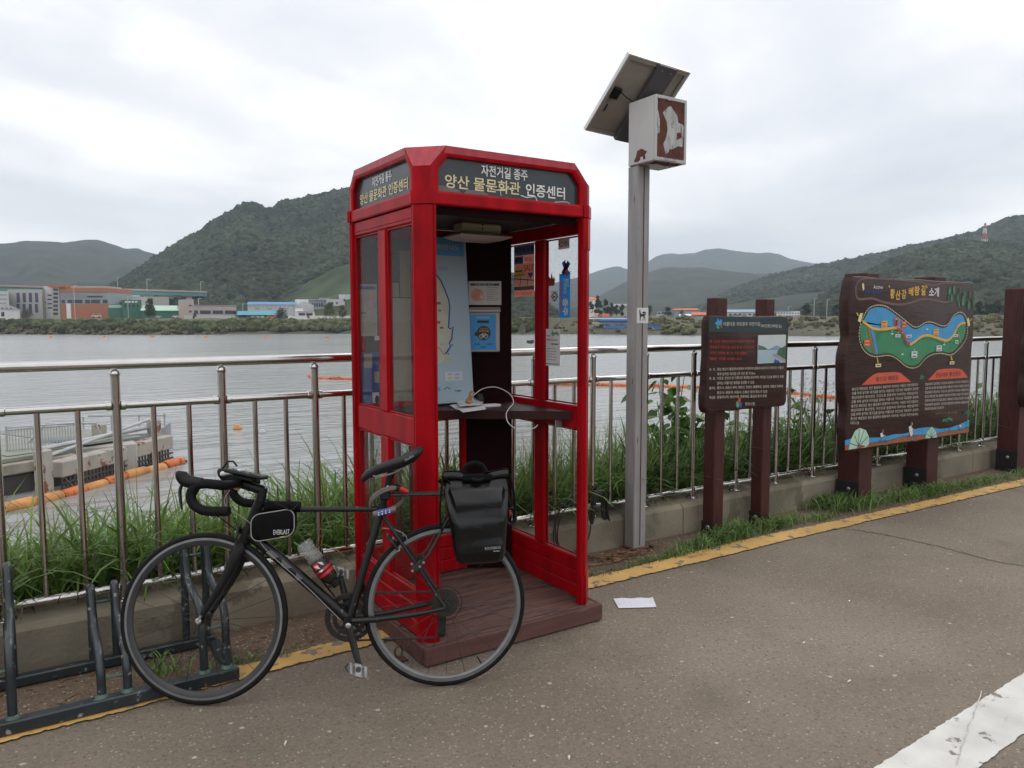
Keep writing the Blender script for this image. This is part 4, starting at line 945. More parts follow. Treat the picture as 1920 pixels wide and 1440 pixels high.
# ================================================================== KERB WALL AND RAILING
WALLC = M('wall_concrete', (.225, .195, .145), rough=.92, var=.3, vs=2.2, bump=.5, bs=50, wear=(.15, .13, .09), wears=2.6, weart=.55)
t = thing('retaining_wall', (0, 3.76, 0), 'long low stained concrete wall carrying the steel railing', 'wall')
for i in range(-3, 10):
    x0, x1 = -.6 + i * 1.985 - 1.5 + .004, -.6 + (i + 1) * 1.985 - 1.5 - .004
    if i == 9: x1 = 40
    if i == -3: x0 = -20
    lp = [(3.76, -.02), (3.765, .185), (3.79, .212), (4.0, .217), (4.0, -.05)]
    MB().loft([[V(x, y, z) for y, z in lp] for x in (x0, x1)]).build('wall_section', WALLC, t, smooth=0)
# pine needles and dirt lying on the wall top
m = MB()
for i in range(1500):
    x, y = rng.uniform(-1.2, 8), rng.uniform(3.86, 4.1); L_ = rng.uniform(.03, .11); an = rng.random() * 3.14; w_ = .0012 + .001 * rng.random(); z = .221 + rng.random() * .012; dd = V(math.cos(an), math.sin(an) * .5, rng.normal(0, .1)) * L_ / 2; sd_ = V(-math.sin(an), math.cos(an), 0) * w_
    m.add([V(x, y, z) - dd - sd_, V(x, y, z) - dd + sd_, V(x, y, z) + dd + sd_, V(x, y, z) + dd - sd_], [(0, 1, 2, 3)])
m.build('dry_needles', M('dry_needles', (.15, .075, .04), var=.4, vs=30), kind='stuff', smooth=0)

STEEL = M('stainless', (.60, .585, .57), rough=.16, metal=1.0, var=.06, vs=9, bump=.05, bs=120)
STEEL2 = M('stainless_dull', (.50, .475, .45), rough=.17, metal=1.0, var=.1, vs=9)
FY, PIT, X0F = 3.87, .4617, -.11
fence = thing('steel_railing', (0, FY, .21), 'polished stainless steel railing running along the riverside wall', 'railing')
xa, xb = X0F - 4 * PIT, X0F + 30 * PIT
rz = 1.3065; MB().tube([(x, FY, rz) for x in np.linspace(xa - .2, xb + .2, 40)], .0235, 16).build('top_rail', STEEL, fence)
def lathe_post(x):
    m = MB().tube([(x, FY, .21), (x, FY, 1.255)], .0195, 12, cap=False); return m
for k in range(-4, 31):
    x = X0F + k * PIT
    p = lathe_post(x).build('post', STEEL2, fence)
    MB().lathe([(.0195, 0), (.0225, .006), (.0235, .014), (.018, .024), (.008, .029), (.008, .036)], (x, FY, 1.252), (0, 0, 1), 12).build('post_cap', STEEL, p)
    MB().lathe([(.043, 0), (.043, .004), (.034, .010), (.021, .013)], (x, FY, .2135), (0, 0, 1), 16).build('flange', STEEL, p)
    if k == 30: break
    for z_, nm, r_ in ((1.118, 'middle_rail', .0175), (.273, 'bottom_rail', .0185)):
        o = MB().tube([(x + .02, FY, z_), (x + PIT - .02, FY, z_)], r_, 12, cap=False).build(nm, STEEL, fence)
        for q in (x + .018, x + PIT - .018 - .024): MB().lathe([(r_ + .001, 0), (r_ + .0045, .003), (r_ + .0045, .02), (r_ + .001, .024)], (q, FY, z_), (1, 0, 0), 12).build('rail_socket', STEEL, o)
    for j in (1, 2):
        MB().tube([(x + PIT * j / 3, FY, .283), (x + PIT * j / 3, FY, 1.11)], .0125, 10, cap=False).build('baluster', STEEL2, fence)

# ================================================================== GRASS AND PLANTS BEYOND THE RAILING
def bank_z(x, y): return float(np.interp(y, [q[0] for q in prof], [q[1] for q in prof]))
PR = np.array([(3.96, .12), (4.2, .08), (4.6, -.02), (5.2, -.25), (6.2, -.9), (7.6, -1.9), (9.2, -2.8), (11, -3.35)])


def blades(name, xy, h, w, lean, mat, z0=None, K=5, droop=1.0):
    n_ = len(xy); x, y = xy[:, 0], xy[:, 1]; z = np.interp(y, PR[:, 0], PR[:, 1]) if z0 is None else np.full(n_, z0)
    a = rng.random(n_) * 6.283; dx_, dy_ = np.cos(a), np.sin(a); sx, sy = -dy_, dx_
    t = np.linspace(0, 1, K + 1); c = np.zeros((n_, K + 1, 3))
    out_ = (lean * h)[:, None] * (t ** 1.8); up = h[:, None] * (t - droop * lean[:, None] * .62 * t ** 2.6)
    c[..., 0] = x[:, None] + dx_[:, None] * out_; c[..., 1] = y[:, None] + dy_[:, None] * out_; c[..., 2] = z[:, None] + up
    ww = w[:, None] * np.where(t < .5, .7 + .6 * t, 1.0 * (1 - ((t - .5) / .5) ** 1.6)) / 2
    tw = a[:, None] + 1.57 + rng.normal(0, .5, n_)[:, None] * t
    o = np.stack([np.cos(tw) * ww, np.sin(tw) * ww, np.zeros_like(ww)], -1)
    v = np.stack([c - o, c + o], 2).reshape(n_, -1, 3)
    f = []
    for j in range(K):
        q = 2 * j; f.append((q, q + 1, q + 3)); f.append((q, q + 3, q + 2))
    f = np.array(f)[None] + (np.arange(n_) * 2 * (K + 1))[:, None, None]
    return np_mesh(name, v.reshape(-1, 3), f.reshape(-1, 3), mat, smooth=True, kind='stuff')


GR = M('grass_blade', (.115, .205, .040), rough=.55, var=.3, vs=2, spec=.3, island=.42, trans=.35)
GR2 = M('grass_pale', (.20, .28, .075), rough=.6, var=.3, vs=2, spec=.3, island=.35, trans=.35)
DRY = M('grass_dry', (.22, .16, .08), rough=.8, var=.3, vs=3, island=.3, trans=.2)
n_ = 30000; xy = np.stack([rng.uniform(-1.8, 13, n_), 4.0 + rng.random(n_) ** 1.25 * 2.6], 1)
cl = fbm(xy[:, 0] * 1.1, xy[:, 1] * 1.3, 3); keep = cl > .33; xy = xy[keep]; cl = cl[keep]
hh = (.30 + .75 * (cl - .25).clip(0, .6)) * rng.uniform(.65, 1.25, len(xy)) * np.interp(xy[:, 1], [4, 4.4, 6], [.75, 1.0, 1.35]) * np.interp(xy[:, 0], [0, 3, 5], [1.02, .98, .9]) 
blades('tall_grass', xy, hh * 1.25, rng.uniform(.009, .021, len(xy)), rng.uniform(.35, 1.1, len(xy)), GR)
n_ = 9000; xy = np.stack([rng.uniform(3.6, 13, n_), 4.02 + rng.random(n_) * 1.6], 1); blades('dense_grass', xy, rng.uniform(.35, .95, n_), rng.uniform(.009, .02, n_), rng.uniform(.3, 1.0, n_), M('grass_deep', (.060, .120, .028), rough=.55, var=.3, vs=2, spec=.3, island=.45, trans=.3))
n_ = 6500; xy = np.stack([rng.uniform(-1.8, 13, n_), 4.05 + rng.random(n_) * 2.4], 1)
blades('pale_grass', xy, rng.uniform(.35, .95, n_), rng.uniform(.004, .009, n_), rng.uniform(.15, .8, n_), GR2)
n_ = 1800; xy = np.stack([rng.uniform(-1.5, 9, n_), 3.98 + rng.random(n_) * .5], 1)
blades('withered_grass', xy, rng.uniform(.12, .4, n_), rng.uniform(.003, .007, n_), rng.uniform(.5, 1.0, n_), DRY)
n_ = 420; xy = np.stack([rng.uniform(3.0, 4.0, n_), rng.uniform(4.1, 5.3, n_)], 1); blades('feathery_grass', xy, rng.uniform(.7, 1.05, n_), rng.uniform(.0025, .004, n_), rng.uniform(.1, .5, n_), GR2)

# leafy plants: every leaf an object of its own
LEAF = [M('leaf_green', (.075, .15, .03), rough=.45, var=.25, vs=6, spec=.4, trans=.3), M('leaf_light', (.13, .22, .05), rough=.45, var=.25, vs=6, spec=.4, trans=.35), M('leaf_deep', (.04, .09, .025), rough=.45, var=.25, vs=6, spec=.4, trans=.25)]
leaf_me = []
for mt in LEAF:
    b = MB(); pts = [(0, 0), (.1, .34), (.34, .5), (.62, .40), (.85, .18), (1.06, 0)]
    vs = [(x, y, .06 * y * 2 - .10 * x * x) for x, y in pts] + [(x, -y, .06 * y * 2 - .10 * x * x) for x, y in pts[1:-1]] + [(.34, 0, -.03), (.66, 0, -.06)]
    b.add(vs, [(0, 1, 2, 10), (10, 2, 3, 11), (11, 3, 4, 5), (0, 10, 7, 6), (10, 11, 8, 7), (11, 5, 9, 8)])
    o = b.build('leaf', mt, smooth=80); leaf_me.append(o.data); bpy.data.objects.remove(o)


def leafy(x, y, h, spread, nst, nlf, size, label, mix=(0, 0, 1, 1, 2), name='leafy_shrub'):
    z = float(np.interp(y, PR[:, 0], PR[:, 1])); t = thing(name, (x, y, z), label, 'plant', 'leafy plants beyond the railing'); base = V(x, y, z); m = MB(); tips = []
    for s_ in range(nst):
        a = rng.random() * 6.28; q = spread * rng.uniform(.2, 1); hh_ = h * rng.uniform(.6, 1.0)
        P = smooth_path([base + V(rng.normal(0, .04), rng.normal(0, .04), 0), base + V(math.cos(a) * q * .4, math.sin(a) * q * .4, hh_ * .5), base + V(math.cos(a) * q, math.sin(a) * q, hh_)], 5)
        m.tube(P, np.linspace(.008, .003, len(P)), 5); tips.append(P)
    m.build('stem', M('green_stem', (.10, .12, .05), var=.2), t)
    for i in range(nlf):
        P = tips[i % nst]; k_ = rng.integers(2, len(P)); p = P[k_]; a = rng.random() * 6.28; s_ = size * rng.uniform(.55, 1.2)
        o = bpy.data.objects.new('leaf', leaf_me[mix[rng.integers(len(mix))]]); COL.objects.link(o); o.parent = t; o.location = tuple(p - base + V(math.cos(a), math.sin(a), 0) * .03)
        o.rotation_euler = (rng.normal(0, .45), rng.uniform(-.1, .9), a); o.scale = (s_, s_ * rng.uniform(.75, 1.05), s_)
    return t


leafy(4.55, 4.62, 1.12, .36, 10, 170, .12, 'tall bushy plant with heart shaped leaves right of the grey pole')
leafy(4.95, 4.75, .90, .30, 7, 80, .12, 'leafy plant behind the left post of the first signboard')
leafy(5.45, 4.7, .80, .32, 7, 76, .12, 'leafy plant between the two posts of the first signboard')
leafy(6.1, 4.6, .9, .25, 6, 56, .11, 'leafy plant just right of the first signboard')
leafy(6.75, 4.75, .75, .35, 6, 40, .10, 'low leafy plant amid dry weeds before the map board')
leafy(8.3, 4.6, .7, .4, 6, 40, .10, 'leafy plant behind the legs of the map board')
leafy(10.2, 4.7, .8, .7, 8, 46, .11, 'leafy plant at the far end right of the map board')
leafy(2.42, 4.55, .75, .16, 4, 22, .17, 'broad leaved plant seen through the booth rear glass', (0, 1, 1))
leafy(.35, 4.35, .45, .2, 4, 20, .10, 'low broad leaved plant amid grass behind the front wheel', (0, 2))

# dry seed-headed weeds
t = thing('dry_weed', (6.75, 4.85, -.1), 'spindly dry weed with seed heads before the map board', 'plant'); m = MB()
for i in range(16):
    a = rng.random() * 6.28; q = rng.uniform(.05, .35); b0 = V(6.75 + rng.normal(0, .08), 4.85 + rng.normal(0, .1), -.1); P = smooth_path([b0, b0 + V(math.cos(a) * q * .4, math.sin(a) * q * .4, .5), b0 + V(math.cos(a) * q, math.sin(a) * q, rng.uniform(.75, 1.05))], 6); m.tube(P, np.linspace(.0035, .0012, len(P)), 4)
    for j in range(10):
        p = P[rng.integers(4, len(P))]; d_ = V(rng.normal(0, .06), rng.normal(0, .06), rng.uniform(.02, .09)); m.tube([p, p + d_], .0011, 3); m.ball(p + d_, .005, 5, (1, 1, 1.6))
m.build('stem', M('dry_stem', (.14, .11, .07), var=.3), t)

# weeds along the yellow line
def tuft(n_, cx, cy, sx, sy, hmin, hmax): return np.stack([rng.normal(cx, sx, n_), rng.normal(cy, sy, n_)], 1), rng.uniform(hmin, hmax, n_)
ts = [tuft(260, 3.35, 3.42, .18, .022, .02, .05), tuft(380, 3.8, 3.47, .18, .04, .03, .09), tuft(420, 4.05, 3.52, .12, .05, .05, .13), tuft(420, 4.5, 3.53, .16, .05, .04, .12), tuft(140, 4.95, 3.47, .12, .03, .03, .07), tuft(620, 5.5, 3.58, .16, .07, .05, .17), tuft(260, 5.35, 3.72, .10, .04, .05, .13), tuft(520, 6.2, 3.50, .26, .06, .04, .12), tuft(260, 6.6, 3.46, .14, .04, .05, .14), tuft(330, 7.2, 3.44, .25, .05, .04, .11), tuft(200, 8.0, 3.4, .3, .05, .03, .1), tuft(60, 2.9, 3.40, .14, .02, .01, .04), tuft(70, .75, 3.36, .14, .03, .01, .05), tuft(60, .45, 3.42, .05, .04, .03, .11)]
xy = np.concatenate([q[0] for q in ts]); hh = np.concatenate([q[1] for q in ts]); ok = xy[:, 1] < 3.74; xy, hh = xy[ok], hh[ok]
blades('verge_weeds', xy, hh * 1.3, rng.uniform(.003, .009, len(xy)), rng.uniform(.4, 1.1, len(xy)), M('weed_green', (.135, .225, .058), rough=.6, var=.3, vs=6, island=.4, trans=.3), z0=.004, K=4)
for (x, y, s_, lb) in ((5.38, 3.66, .055, 'grey green broad leaved weed left of the map board leg'), (4.02, 3.49, .035, 'small weed at the foot of the first signboard left post'), (4.52, 3.50, .035, 'small weed at the foot of the first signboard right post')):
    t = thing('broadleaf_weed', (x, y, .004), lb, 'plant', 'weeds along the verge')
    for i in range(16):
        o = bpy.data.objects.new('leaf', leaf_me[rng.integers(3)]); COL.objects.link(o); o.parent = t; a = rng.random() * 6.28; o.location = (math.cos(a) * s_ * rng.random(), math.sin(a) * s_ * rng.random(), .01 + rng.random() * s_ * 1.6); o.rotation_euler = (rng.normal(0, .3), rng.uniform(-.5, .5), a); q = s_ * rng.uniform(.7, 1.3); o.scale = (q, q, q)
# bark and leaf litter round the pole foot
m = MB()
for i in range(260):
    x, y = rng.normal(3.12, .16), rng.normal(3.60, .05); an = rng.normal(0, .6); L_ = rng.uniform(.015, .10); w_ = rng.uniform(.002, .012); z = .006 + rng.random() * .014; dd = V(math.cos(an), math.sin(an), rng.normal(0, .12)) * L_ / 2; sd_ = V(-math.sin(an), math.cos(an), rng.normal(0, .3)) * w_ / 2; c = V(x, y, z)
    if y < 3.75: m.add([c - dd - sd_, c - dd + sd_, c + dd + sd_ * .6, c + dd - sd_ * .6], [(0, 1, 2, 3)])
for i in range(160):
    x, y = rng.uniform(-.6, 1.4), rng.uniform(3.36, 3.74); an = rng.random() * 6.28; L_ = rng.uniform(.006, .05); w_ = rng.uniform(.0015, .01); dd = V(math.cos(an), math.sin(an), 0) * L_ / 2; sd_ = V(-math.sin(an), math.cos(an), .2) * w_ / 2; c = V(x, y, .007 + rng.random() * .004); m.add([c - dd - sd_, c - dd + sd_, c + dd + sd_, c + dd - sd_], [(0, 1, 2, 3)])
m.build('leaf_litter', M('leaf_litter', (.19, .105, .055), var=.5, vs=30, rough=.9), kind='stuff', smooth=0)
# ================================================================== BOOTH
X0, X1, Y0, Y1, FZ = 1.42, 2.355, 2.912, 3.752, .085
RED = M('booth_red', (.335, .003, .008), rough=.3, var=.3, vs=4, stretch=(3, 3, .7), spec=.11, coat=.0, wear=(.30, .10, .09), wears=34, weart=.70, wr=.7, bump=.04, bs=30)
REDT = M('booth_red_roof', (.40, .03, .045), rough=.45, var=.22, vs=7, stretch=(5, 5, .8), wear=(.40, .12, .12), wears=5, weart=.66, wr=.75)
DARKR = M('booth_dark_panel', (.016, .004, .005), rough=.6, spec=.05, var=.2, vs=6)
BROWNS = M('shelf_brown', (.034, .011, .009), spec=.2, rough=.45, var=.25, vs=9)
DECK = M('deck_plank', (.135, .068, .053), rough=.7, var=.3, vs=3, stretch=(1, 9, 9), wear=(.05, .035, .035), wears=3.2, weart=.56, bump=.35, bs=40)
FASC = M('deck_fascia', (.105, .044, .036), rough=.7, var=.3, vs=3, stretch=(1, 9, 9), wear=(.22, .15, .12), wears=6, weart=.66, bump=.3, bs=40)
GLASS = glass_mat('booth_glass', (.86, .86, .85), haze=.012, ior=1.13)
SIGNB = M('sign_panel_dark', (.030, .040, .048), rough=.22, var=.25, vs=4, wear=(.10, .11, .11), wears=3, weart=.62, wr=.4)
CREAM = M('letter_cream', (.72, .62, .36), rough=.5, var=.1, vs=20); WHT_L = M('letter_white', (.78, .78, .76), rough=.5, var=.05, vs=20)
booth = thing('cycle_stamp_booth', (X0, Y0, 0), 'red glazed telephone-style booth with dark Korean header signs on a wooden platform', 'booth')

# platform
pz = FZ
for i in range(9):
    y0 = 2.90 + i * .0925; j = rng.normal(0, .0012, 3)
    m = MB(); x0_, x1_ = 1.425, 2.37
    m.box(x0_, x1_, y0 + .0025, y0 + .0925 - .0025, pz - .028, pz + j[0], .004); o = m.build('plank', DECK, booth)
MB().box(1.405, 2.388, 2.868, 2.897, .006, pz + .003, .005).build('fascia_board', FASC, booth)
MB().box(1.402, 1.423, 2.899, 3.742, .006, pz + .002, .005).build('fascia_board', FASC, booth)
MB().box(2.372, 2.391, 2.899, 3.742, .006, pz + .002, .005).build('fascia_board', FASC, booth)
m = MB()
for y in (3.0, 3.35, 3.7): m.box(1.43, 2.365, y - .03, y + .03, .006, pz - .03)
m.build('joist', FASC, booth, kind='stuff')

# corner posts: chamfered section with a raised strip on the chamfer
def post_loop(sx, sy, z, g=0.0):
    c = .050
    pts = [(0 - g, .078 - g * .6), (0 - g, c + .012), (-.006 - g, c + .007), (-.006 - g, c - .001), (c - .001, -.006 - g), (c + .007, -.006 - g), (c + .012, 0 - g), (.078 - g * .6, 0 - g), (.078 - g * .6, .032 - g * .4), (.040 - g * .4, .040 - g * .4), (.032 - g * .4, .078 - g * .6)]
    ox, oy = (X0, X1)[sx], (Y0, Y1)[sy]; ax, ay = (1, -1)[sx], (1, -1)[sy]
    return [V(ox + ax * x, oy + ay * y, z) for x, y in pts]
for sx in (0, 1):
    for sy in (0, 1):
        p = MB().loft([post_loop(sx, sy, FZ + .003), post_loop(sx, sy, 1.988)]).build('corner_post', RED, booth, smooth=25)
        MB().loft([post_loop(sx, sy, 1.990, .010), post_loop(sx, sy, 2.046, .010)]).build('strap', RED, p, smooth=25)
        if (sx, sy) == (1, 0): MB().loft([post_loop(sx, sy, FZ + .006, .007), post_loop(sx, sy, .24, .007)]).build('repair_plate', RED, p, smooth=25); MB().loft([post_loop(sx, sy, 1.84, .006), post_loop(sx, sy, 1.986, .006)]).build('repair_plate', RED, p, smooth=25)
        ax_, ay_ = (1, -1)[sx], (1, -1)[sy]; ox_, oy_ = (X0, X1)[sx], (Y0, Y1)[sy]
        MB().box(ox_ + ax_ * .067, ox_ + ax_ * .073, oy_ - ay_ * .004, oy_ + ay_ * .001, FZ + .004, 1.986, .0015).build('bead', RED, p); MB().box(ox_ - ax_ * .004, ox_ + ax_ * .001, oy_ + ay_ * .067, oy_ + ay_ * .073, FZ + .004, 1.986, .0015).build('bead', RED, p)
        for q in (-1, 1):
            c = post_loop(sx, sy, 2.018, .010); a = c[0] if q < 0 else c[6]; a = a + (V(0, (-.012, .012)[sy], 0) if q < 0 else V((-.012, .012)[sx], 0, 0))
            nrm = V((-1, 1)[sx], 0, 0) if q < 0 else V(0, (-1, 1)[sy], 0); MB().lathe([(.007, 0), (.006, .003), (.003, .0045)], a, nrm, 8).build('bolt', RED, p)

# side and rear walls: rails, boards, mullion, panes
def wall(axis, fixed, inward, lo, hi, opens, name):
    """axis 0: wall in the YZ plane at x=fixed (runs along y); axis 1: in XZ plane at y=fixed"""
    def B(u0, u1, z0, z1, d0=0.0, d1=.036, b=.004):
        m = MB(); a, c = fixed + inward * d0, fixed + inward * d1
        return m.box(a, c, u0, u1, z0, z1, b) if axis == 0 else m.box(u0, u1, a, c, z0, z1, b)
    w = B(lo, hi, 1.921, 1.987, .004).build('top_rail', RED, booth)
    B(lo, hi, 1.938, 1.943, .001, .006, .001).build('bead', RED, w)
    B(lo, hi, .957, 1.074, .004).build('middle_rail', RED, booth)
    for i in range(3): B(lo, hi, FZ + .008 + i * .070, FZ + .008 + (i + 1) * .070 - .0015, .004, .036, .005).build('kick_board', RED, booth)
    us = [lo] + [q for o in opens for q in o] + [hi]
    for z0, z1 in ((FZ + .220, .955), (1.076, 1.919)):
        for i in range(0, len(us), 2):
            if us[i + 1] - us[i] > .004: B(us[i], us[i + 1], z0, z1, .002 if i in (0, len(us) - 2) else .0).build('stile' if i in (0, len(us) - 2) else 'mullion', RED, booth)
        for (a, b_) in opens:
            gp = B(a + .002, b_ - .002, z0 + .002, z1 - .002, .016, .020, 0).build('glass_pane', GLASS, booth, smooth=0)
            m = MB()
            for (u0, u1, q0, q1) in ((a + .001, a + .009, z0 + .001, z1 - .001), (b_ - .009, b_ - .001, z0 + .001, z1 - .001), (a + .009, b_ - .009, z0 + .001, z0 + .009), (a + .009, b_ - .009, z1 - .009, z1 - .001)):
                aa, cc = fixed + inward * .008, fixed + inward * .0155
                m.box(aa, cc, u0, u1, q0, q1, .002) if axis == 0 else m.box(u0, u1, aa, cc, q0, q1, .002)
            m.build('glazing_bead', RED, gp)
opY = [(2.976, 3.282), (3.369, 3.672)]
wall(0, X0 + .004, 1, Y0 + .0785, Y1 - .0785, [(2.9915, 3.282), (3.369, 3.672)], 'west')
wall(0, X1 - .004, -1, Y0 + .0785, Y1 - .0785, [(2.9915, 3.282), (3.369, 3.672)], 'east')
wall(1, Y1 - .004, -1, X0 + .0785, X1 - .0785, [(1.50, 1.752), (1.81, 2.062)], 'rear')

MB().box(X0 + .08, 2.068, 3.7165, 3.7185, 1.062, 1.93).build('rear_panel', M('rear_panel_dark', (.045, .040, .038), rough=.5, var=.2, vs=5), booth, smooth=0)
# diagonal inner panel in the rear right corner
D0, D1 = V(2.085, 3.712, 0), V(2.310, 3.588, 0); dux = (D1 - D0) / np.linalg.norm(D1 - D0); dn = V(dux[1], -dux[0], 0); dn = dn if dn[1] < 0 else -dn
MB().prism([D0 + V(0, 0, FZ + .006), D1 + V(0, 0, FZ + .006), D1 + V(0, 0, 1.95), D0 + V(0, 0, 1.95)], -dn * .012).build('inner_panel', DARKR, booth, smooth=0)
MB().prism([D0 - dux * .012 + V(0, 0, FZ + .006), D0 - dux * .001 + V(0, 0, FZ + .006), D0 - dux * .001 + V(0, 0, 1.95), D0 - dux * .012 + V(0, 0, 1.95)], dn * .012).build('inner_panel_edge', RED, booth, smooth=0)
# corner shelf
SZ = 1.045
lp = [(1.462, 3.708), (1.462, 3.62), (1.72, 3.475), (2.312, 3.03), (2.312, 3.585), (2.08, 3.705)]
sh = MB().prism([V(x, y, SZ) for x, y in lp], (0, 0, -.042)).build('shelf', BROWNS, booth, smooth=0)
MB().box(2.255, 2.295, 3.09, 3.10, SZ - .085, SZ - .046, .003).build('bracket', M('bracket_grey', (.3, .3, .3), rough=.4, metal=.6), sh)

# canopy
def canopy_side(p0, ux, n, Ls, title):
    """face of the canopy: ring frame round a recessed sign; local (s, z), n outward"""
    P = lambda s, z, d: p0 + ux * s + V(0, 0, z) - n * d
    zb, zc, zt = 1.990, 2.147, 2.235; ch = .078
    O = [(0, zb), (Ls, zb), (Ls, zc), (Ls - ch, zt), (ch, zt), (0, zc)]
    I = [(.042, 2.047), (Ls - .042, 2.047), (Ls - .042, 2.137), (Ls - .088, 2.192), (.088, 2.192), (.042, 2.137)]
    cen = (Ls / 2, 2.11)
    sc = lambda pts, k: [(cen[0] + (x - cen[0]) * (1 + k / max(.05, abs(x - cen[0]))), cen[1] + (z - cen[1]) * (1 + k / max(.03, abs(z - cen[1])))) for x, z in pts]
    rings = [[P(*q, .040) for q in O], [P(*q, .0) for q in O], [P(*q, -.004) for q in sc(O, -.006)], [P(*q, -.004) for q in sc(I, .010)], [P(*q, .002) for q in I], [P(*q, .030) for q in I]]
    f = MB().loft(rings, cap=False).build('canopy_frame', RED, booth, smooth=30)
    # weathered top strip above the sign
    T0, T1 = (ch + .006, zt - .004), (Ls - ch - .006, zt - .004)
    MB().prism([P(ch - .002, zt + .001, -.0055), P(Ls - ch + .002, zt + .001, -.0055), P(Ls - ch + .012, zt - .030, -.0055), P(ch - .012, zt - .030, -.0055)], n * -.012).build('drip_strip', REDT, f, smooth=0)
    sg = MB().prism([P(*q, .022) for q in I], n * -.006).build('sign_panel', SIGNB, booth, smooth=0)
    if title:
        S_ = Sheet(P(0, 0, .021), ux, (0, 0, 1), n, .0006)
        if title == 'front':
            k = 1.0; S_.text('자전거길 종주', .262, 2.133, w=.245, h=.050, mat=WHT_L, bold=.015); S_.text('양산 물문화관', .082, 2.066, w=.385, h=.058, mat=CREAM, bold=.015); S_.text('인증센터', .497, 2.066, w=.222, h=.058, mat=WHT_L, bold=.015)
            for pth, w_ in (([(.30, 2.085), (.34, 2.078), (.40, 2.09), (.43, 2.084)], .003), ([(.47, 2.066), (.50, 2.060), (.55, 2.068), (.56, 2.050)], .004), ([(.66, 2.052), (.70, 2.056), (.735, 2.058), (.75, 2.05)], .0025), ([(.36, 2.078), (.365, 2.055)], .0025)): S_.strip(pth, w_, WHT_L, 1)
            S_.poly([(.045, 2.05), (.16, 2.05), (.15, 2.062), (.11, 2.072), (.05, 2.074)], M('faded_film', (.14, .13, .13), var=.2), .5); S_.poly([(.175, 2.05), (.30, 2.05), (.29, 2.060), (.25, 2.070), (.19, 2.066)], MATS['faded_film'], .5)
        else:
            S_.text('자전거길 종주', .245, 2.133, w=.225, h=.046, mat=WHT_L, bold=.015); S_.text('양산 물문화관', .088, 2.068, w=.325, h=.052, mat=CREAM, bold=.015); S_.text('인증센터', .435, 2.068, w=.205, h=.052, mat=CREAM, bold=.015)
        S_.mb.build('lettering', None, sg, smooth=0)
c = .050
canopy_side(V(X0 + c, Y0, 0), V(1, 0, 0), V(0, -1, 0), X1 - X0 - 2 * c, 'front')
canopy_side(V(X0, Y1 - c, 0), V(0, -1, 0), V(-1, 0, 0), Y1 - Y0 - 2 * c, 'side')
canopy_side(V(X1, Y0 + c, 0), V(0, 1, 0), V(1, 0, 0), Y1 - Y0 - 2 * c, '')
canopy_side(V(X1 - c, Y1, 0), V(-1, 0, 0), V(0, 1, 0), X1 - X0 - 2 * c, '')
zb, zc, zt, ch = 2.046, 2.147, 2.235, .078
for sx in (0, 1):
    for sy in (0, 1):
        ox, oy = (X0, X1)[sx], (Y0, Y1)[sy]; ax, ay = (1, -1)[sx], (1, -1)[sy]
        A = lambda x, y, z: V(ox + ax * x, oy + ay * y, z)
        m = MB(); e_ = .003
        m.loft([[A(-e_, c, z), A(.006 - e_, c - .010, z), A(c - .010, .006 - e_, z), A(c, -e_, z), A(c + .03, .03, z), A(.03, c + .03, z)] for z in (1.990, zc)], cap=True)
        m.build('canopy_corner', RED, booth, smooth=25)
        m = MB(); q = [A(-.004, c, zc), A(c, -.004, zc), A(c + ch, -.004, zt + .002), A(-.004, c + ch, zt + .002)]
        m.prism(q, V(ax * .012, ay * .012, -.014)); m.build('canopy_facet', REDT, booth, smooth=0)
m = MB(); k = c + ch - .004
oc = lambda g, z: [V(X0 + g + (k if i else 0), y, z) for i, y in ((0, 0),)]
loop = [(X0, Y0 + k), (X0 + k, Y0), (X1 - k, Y0), (X1, Y0 + k), (X1, Y1 - k), (X1 - k, Y1), (X0 + k, Y1), (X0, Y1 - k)]
cx, cy = (X0 + X1) / 2, (Y0 + Y1) / 2
m.loft([[V(x + (cx - x) * t, y + (cy - y) * t, z) for x, y in loop] for t, z in ((.02, 2.205), (.008, 2.236), (.10, 2.248), (.5, 2.256))]); m.build('roof', REDT, booth, smooth=30)
MB().box(X0 + .04, X1 - .04, Y0 + .038, Y1 - .04, 1.992, 2.002).build('ceiling', M('ceiling_grey', (.045, .03, .03), rough=.6, var=.2), booth, smooth=0)
for (u0, u1, v0, v1) in ((X0 + .08, X1 - .08, Y0 + .037, Y0 + .06),): MB().box(u0, u1, v0, v1, 1.955, 1.989, .003).build('inner_beam', DARKR, booth)
# ceiling lamp
LMP = M('lamp_housing', (.50, .46, .36), rough=.5, var=.12, vs=6); LMS = M('lamp_shade', (.46, .40, .36), rough=.35, var=.12, vs=8)
lx, ly = 1.985, 3.40
lp = MB().box(lx - .115, lx + .115, ly - .05, ly + .05, 1.945, 1.990, .008).build('ceiling_lamp', LMP, booth)
m = MB(); m.loft([[V(lx + sx * w_, ly + sy * d_, z) for sx, sy in ((-1, -1), (1, -1), (1, 1), (-1, 1))] for w_, d_, z in ((.118, .055, 1.944), (.152, .095, 1.925), (.150, .094, 1.921), (.105, .065, 1.905), (.05, .03, 1.898))]); m.build('lamp_shade', LMS, lp, smooth=20)
for dz in (.012, .030): MB().lathe([(.0045, 0), (.004, .003)], (lx + .0, ly - .0502, 1.950 + dz), (0, -1, 0), 8).build('screw', DARKR, lp)

